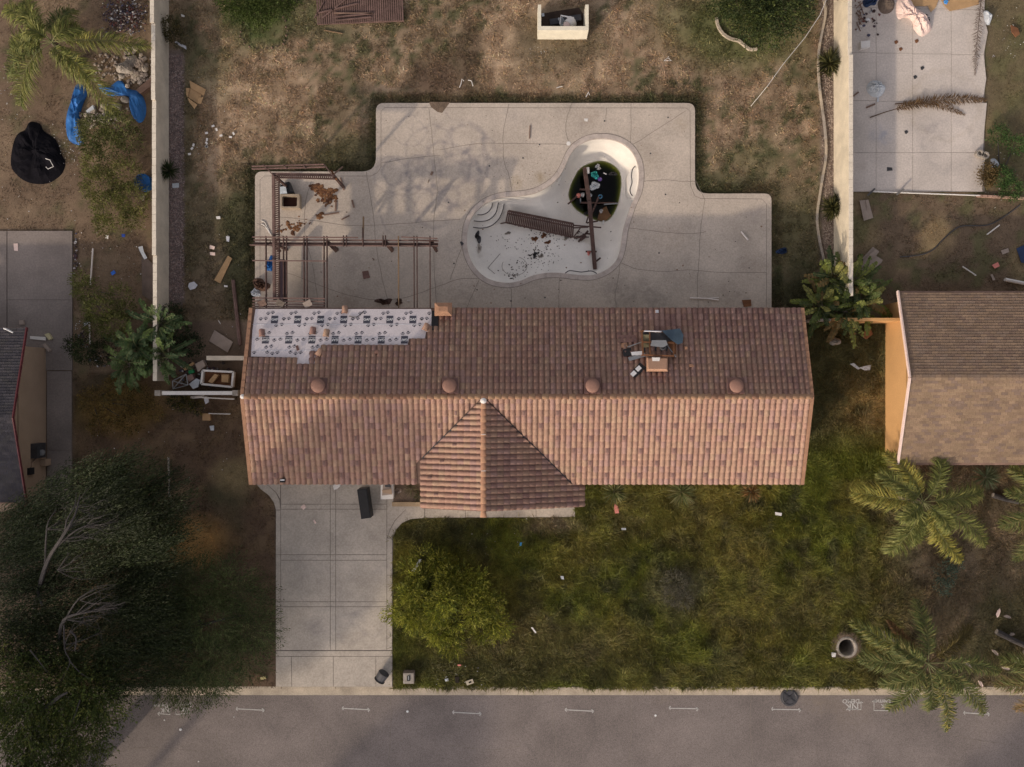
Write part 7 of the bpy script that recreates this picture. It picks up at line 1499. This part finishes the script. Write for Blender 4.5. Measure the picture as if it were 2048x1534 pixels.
def bop(label, centres, n, rpx, seed, cols=LG, zc=1.7):
    t = thing('big_leafy_plant', label, 'plant', P(*centres[0], 0)); rs = np.random.RandomState(seed)
    for ci, c in enumerate(centres):
        for k in range(n):
            a = 2.4*k+rs.uniform(-.3, .3); rr = rpx*rs.uniform(.45, 1.0)*(1 if k % 3 else .6); z0 = rs.uniform(1.0, zc); z1 = rs.uniform(.6, 1.6)+(.9 if rr < rpx*.6 else 0)
            p0 = P(c[0]+rs.uniform(-8, 8), c[1]+rs.uniform(-8, 8), rs.uniform(.5, 1.2)); paddle(t, p0, P(c[0]+rr*math.cos(a), c[1]+rr*math.sin(a), z1), .55, rs.uniform(.11, .19), cols[rs.randint(len(cols))], seed*100+ci*40+k)
        b = MB(); b.tube([P(c[0], c[1], 0)+(P(c[0], c[1], 1)-P(c[0], c[1], 1)), P(c[0], c[1], 1.1)], .14, 8); b.build('stem', m_palmb, t)
    return t
bop('big leafy plant with torn paddle leaves at the corner of the cream wall', [(1640, 610), (1700, 570), (1690, 625), (1662, 560), (1720, 600)], 30, 78, 1)
bop('big leafy plant with torn paddle leaves at the end of the left garden wall', [(275, 690), (320, 650), (330, 710), (260, 730)], 26, 76, 2, [(.06, .10, .04), (.09, .145, .05), (.05, .085, .035), (.14, .2, .06), (.08, .12, .045)])
# ================================================================ grass: blades, one mesh per patch
def free(X, Y):
    px = 1024+X*PPM; py = 767-Y*PPM; ok = np.ones(X.shape, bool)
    for poly in (deck_w, drive_w, house_fp, gable_fp): ok &= ~inpoly(X, Y, poly)
    for r in (padR, padL, pathL, (1770, 600, 2600, 915), (-400, 660, 95, 1000), (328, 100, 364, 605), (1648, -300, 1710, 525), (1079, 16, 1170, 62), (849, 1003, 1150, 1036), (295, -400, 340, 765)): ok &= ~((px > r[0]) & (px < r[2]) & (py > r[1]) & (py < r[3]))
    ok &= np.hypot(X-hole_c.x, Y-hole_c.y) > .6; ok &= py < 1377
    return ok
def grass(name, label, rect, dens, ln, wd, flat_=1.3, gain=1.25, clump=.0, comb=.8, seed=0, test=None):
    rs = np.random.RandomState(seed); x0_, y1_ = XY(rect[0], rect[1]); x1_, y0_ = XY(rect[2], rect[3]); n = int(dens*(x1_-x0_)*(y1_-y0_))
    X = rs.uniform(x0_, x1_, n); Y = rs.uniform(y0_, y1_, n); k = free(X, Y)
    if clump: k &= (fbm(X, Y, .45, 6, 2)+rs.uniform(-.15, .15, n)) > clump
    if test is not None: k &= test(1024+X*PPM, 767-Y*PPM, X, Y, rs)
    X, Y = X[k], Y[k]; n = len(X); gain = gain*(.55+.9*fbm(X, Y, .5, 3, 2))[:, None]; az = (fbm(X, Y, 1.6, 1, 3)-.5)*14+rs.normal(size=n)*comb
    d = np.stack([np.cos(az)*flat_, np.sin(az)*flat_, rs.uniform(.3, 1.2, n)], 1); d = nrm(d); c = ground_col(X, Y)*gain*rs.uniform(.55, 1.5, (n, 1)); c = c*np.stack([rs.uniform(.9, 1.15, n), np.ones(n), rs.uniform(.8, 1.1, n)], 1)
    tall = .6+.8*fbm(X, Y, .9, 5, 2)
    V, F, C = blades_mesh(np.stack([X, Y, np.full(n, .0)], 1), d, rs.uniform(*ln, n)*tall, np.full(n, wd), c, .12, quad=False)
    me = raw_mesh(name, V, F, m_grass, np.clip(C, .004, .7)); tag(link(name, me), label, kind='stuff'); print(name, n)
def fade_t(px, py, X, Y, rs): return px < 1770+rs.normal(0, 38, len(px))+60*(fbm(X, Y, 1.5, 4, 2)-.5)
grass('lawn_grass', 'long green grass of the front lawn', (785, 968, 1900, 1378), 1100, (.12, .34), .034, seed=1, test=fade_t)
grass('lawn_tufts', 'taller grass tufts of the front lawn', (785, 968, 1900, 1378), 150, (.25, .5), .046, flat_=1.6, gain=1.2, clump=.45, comb=1.2, seed=11, test=fade_t)
grass('dry_tufts', 'pale dry grass tufts of the back yard', (338, -60, 1650, 640), 90, (.10, .24), .045, flat_=1.5, gain=1.5, clump=.45, comb=3, seed=12)
grass('side_grass', 'grass between the tiled house and the orange wall', (1560, 640, 1770, 970), 700, (.12, .32), .034, seed=2)
grass('dry_grass', 'brown green weeds of the lawn at the right', (1690, 915, 2120, 1378), 550, (.06, .2), .032, seed=3)
grass('yard_grass', 'short dry grass of the back yard', (338, -60, 1650, 640), 420, (.05, .13), .03, gain=1.2, clump=.33, comb=2.5, seed=4)
def edge_t(px, py, X, Y, rs): return seg_dist(px, py, [(505, 640), (503, 338), (748, 338), (748, 200), (1396, 200), (1396, 382), (1549, 382), (1552, 640)]) < 8+rs.uniform(-8, 9, len(px))+10*(fbm(X, Y, .6, 2, 2)-.5)
grass('edge_grass', 'dark green grass growing along the edge of the pool deck', (480, 185, 1580, 640), 900, (.10, .26), .035, gain=1.0, comb=2, seed=5, test=edge_t)
grass('strip_weeds', 'weeds in the strip left of the driveway', (146, 745, 552, 1376), 260, (.05, .16), .03, gain=1.1, clump=.36, comb=2.5, seed=6)
grass('left_yard_weeds', 'sparse weeds of the left yard', (-60, -60, 300, 760), 200, (.04, .12), .028, gain=1.1, clump=.42, comb=2.5, seed=7)
grass('right_yard_weeds', 'sparse weeds of the yard behind the shingled house', (1705, -60, 2120, 640), 260, (.04, .13), .028, gain=1.15, clump=.38, comb=2.5, seed=8)
# tall trees across the road and beyond the left edge: outside the view, they shade the left of the place
tt0 = None
for i, (tx, ty, zt) in enumerate([(70, 640, 0), (60, 900, 0), (250, 830, 0), (420, 930, 0), (590, 890, 3.3), (640, 860, 3.3), (585, 1030, 0), (735, 1480, 0), (640, 1570, 0), (1930, 1535, 0), (300, 640, 0), (330, 1060, 0)]):
    zc = 12; k = (zc-zt); X = (tx-1024)/PPM*(H-zt)/H; Y = (767-ty)/PPM*(H-zt)/H; X -= 1.5*k; Y -= 2.1*k
    if tt0 is None:
        tt0 = thing('tall_tree', 'tall tree standing beyond the road, outside the lower left of the view', 'tree', (X, Y, 0), 'tall trees outside the view')
        rs = np.random.RandomState(5); n = 5200; u = nrm(rs.normal(size=(n, 3)))*rs.uniform(.2, 1, (n, 1))**.4; pos = u*np.array([3.3, 3.3, 2.4])+np.array([X, Y, zc]); pos = pos[(fbm(pos[:, 0]*1.0, pos[:, 1]+pos[:, 2], 1.6, 2, 2) > .40)]; n = len(pos)
        veg('crown', [blades_mesh(pos, nrm(rs.normal(size=(n, 3))), rs.uniform(.3, .5, n), np.full(n, .2), np.array(G1)[rs.randint(0, 4, n)])], m_leaf, tt0)
        b = MB(); b.tube([Vector((X, Y, -.2)), Vector((X+.2, Y, 6)), Vector((X, Y, 12))], [.3, .22, .08], 8); b.build('trunk', m_bark, tt0)
    else:
        c = tt0.copy(); COL.objects.link(c); c.location = (X, Y, 0); c.rotation_euler = (0, 0, i*1.1); sc_ = 1.0 if zt == 0 else .9; c.scale = (sc_, sc_, 1)
        for ch in tt0.children: d = ch.copy(); COL.objects.link(d); d.parent = c
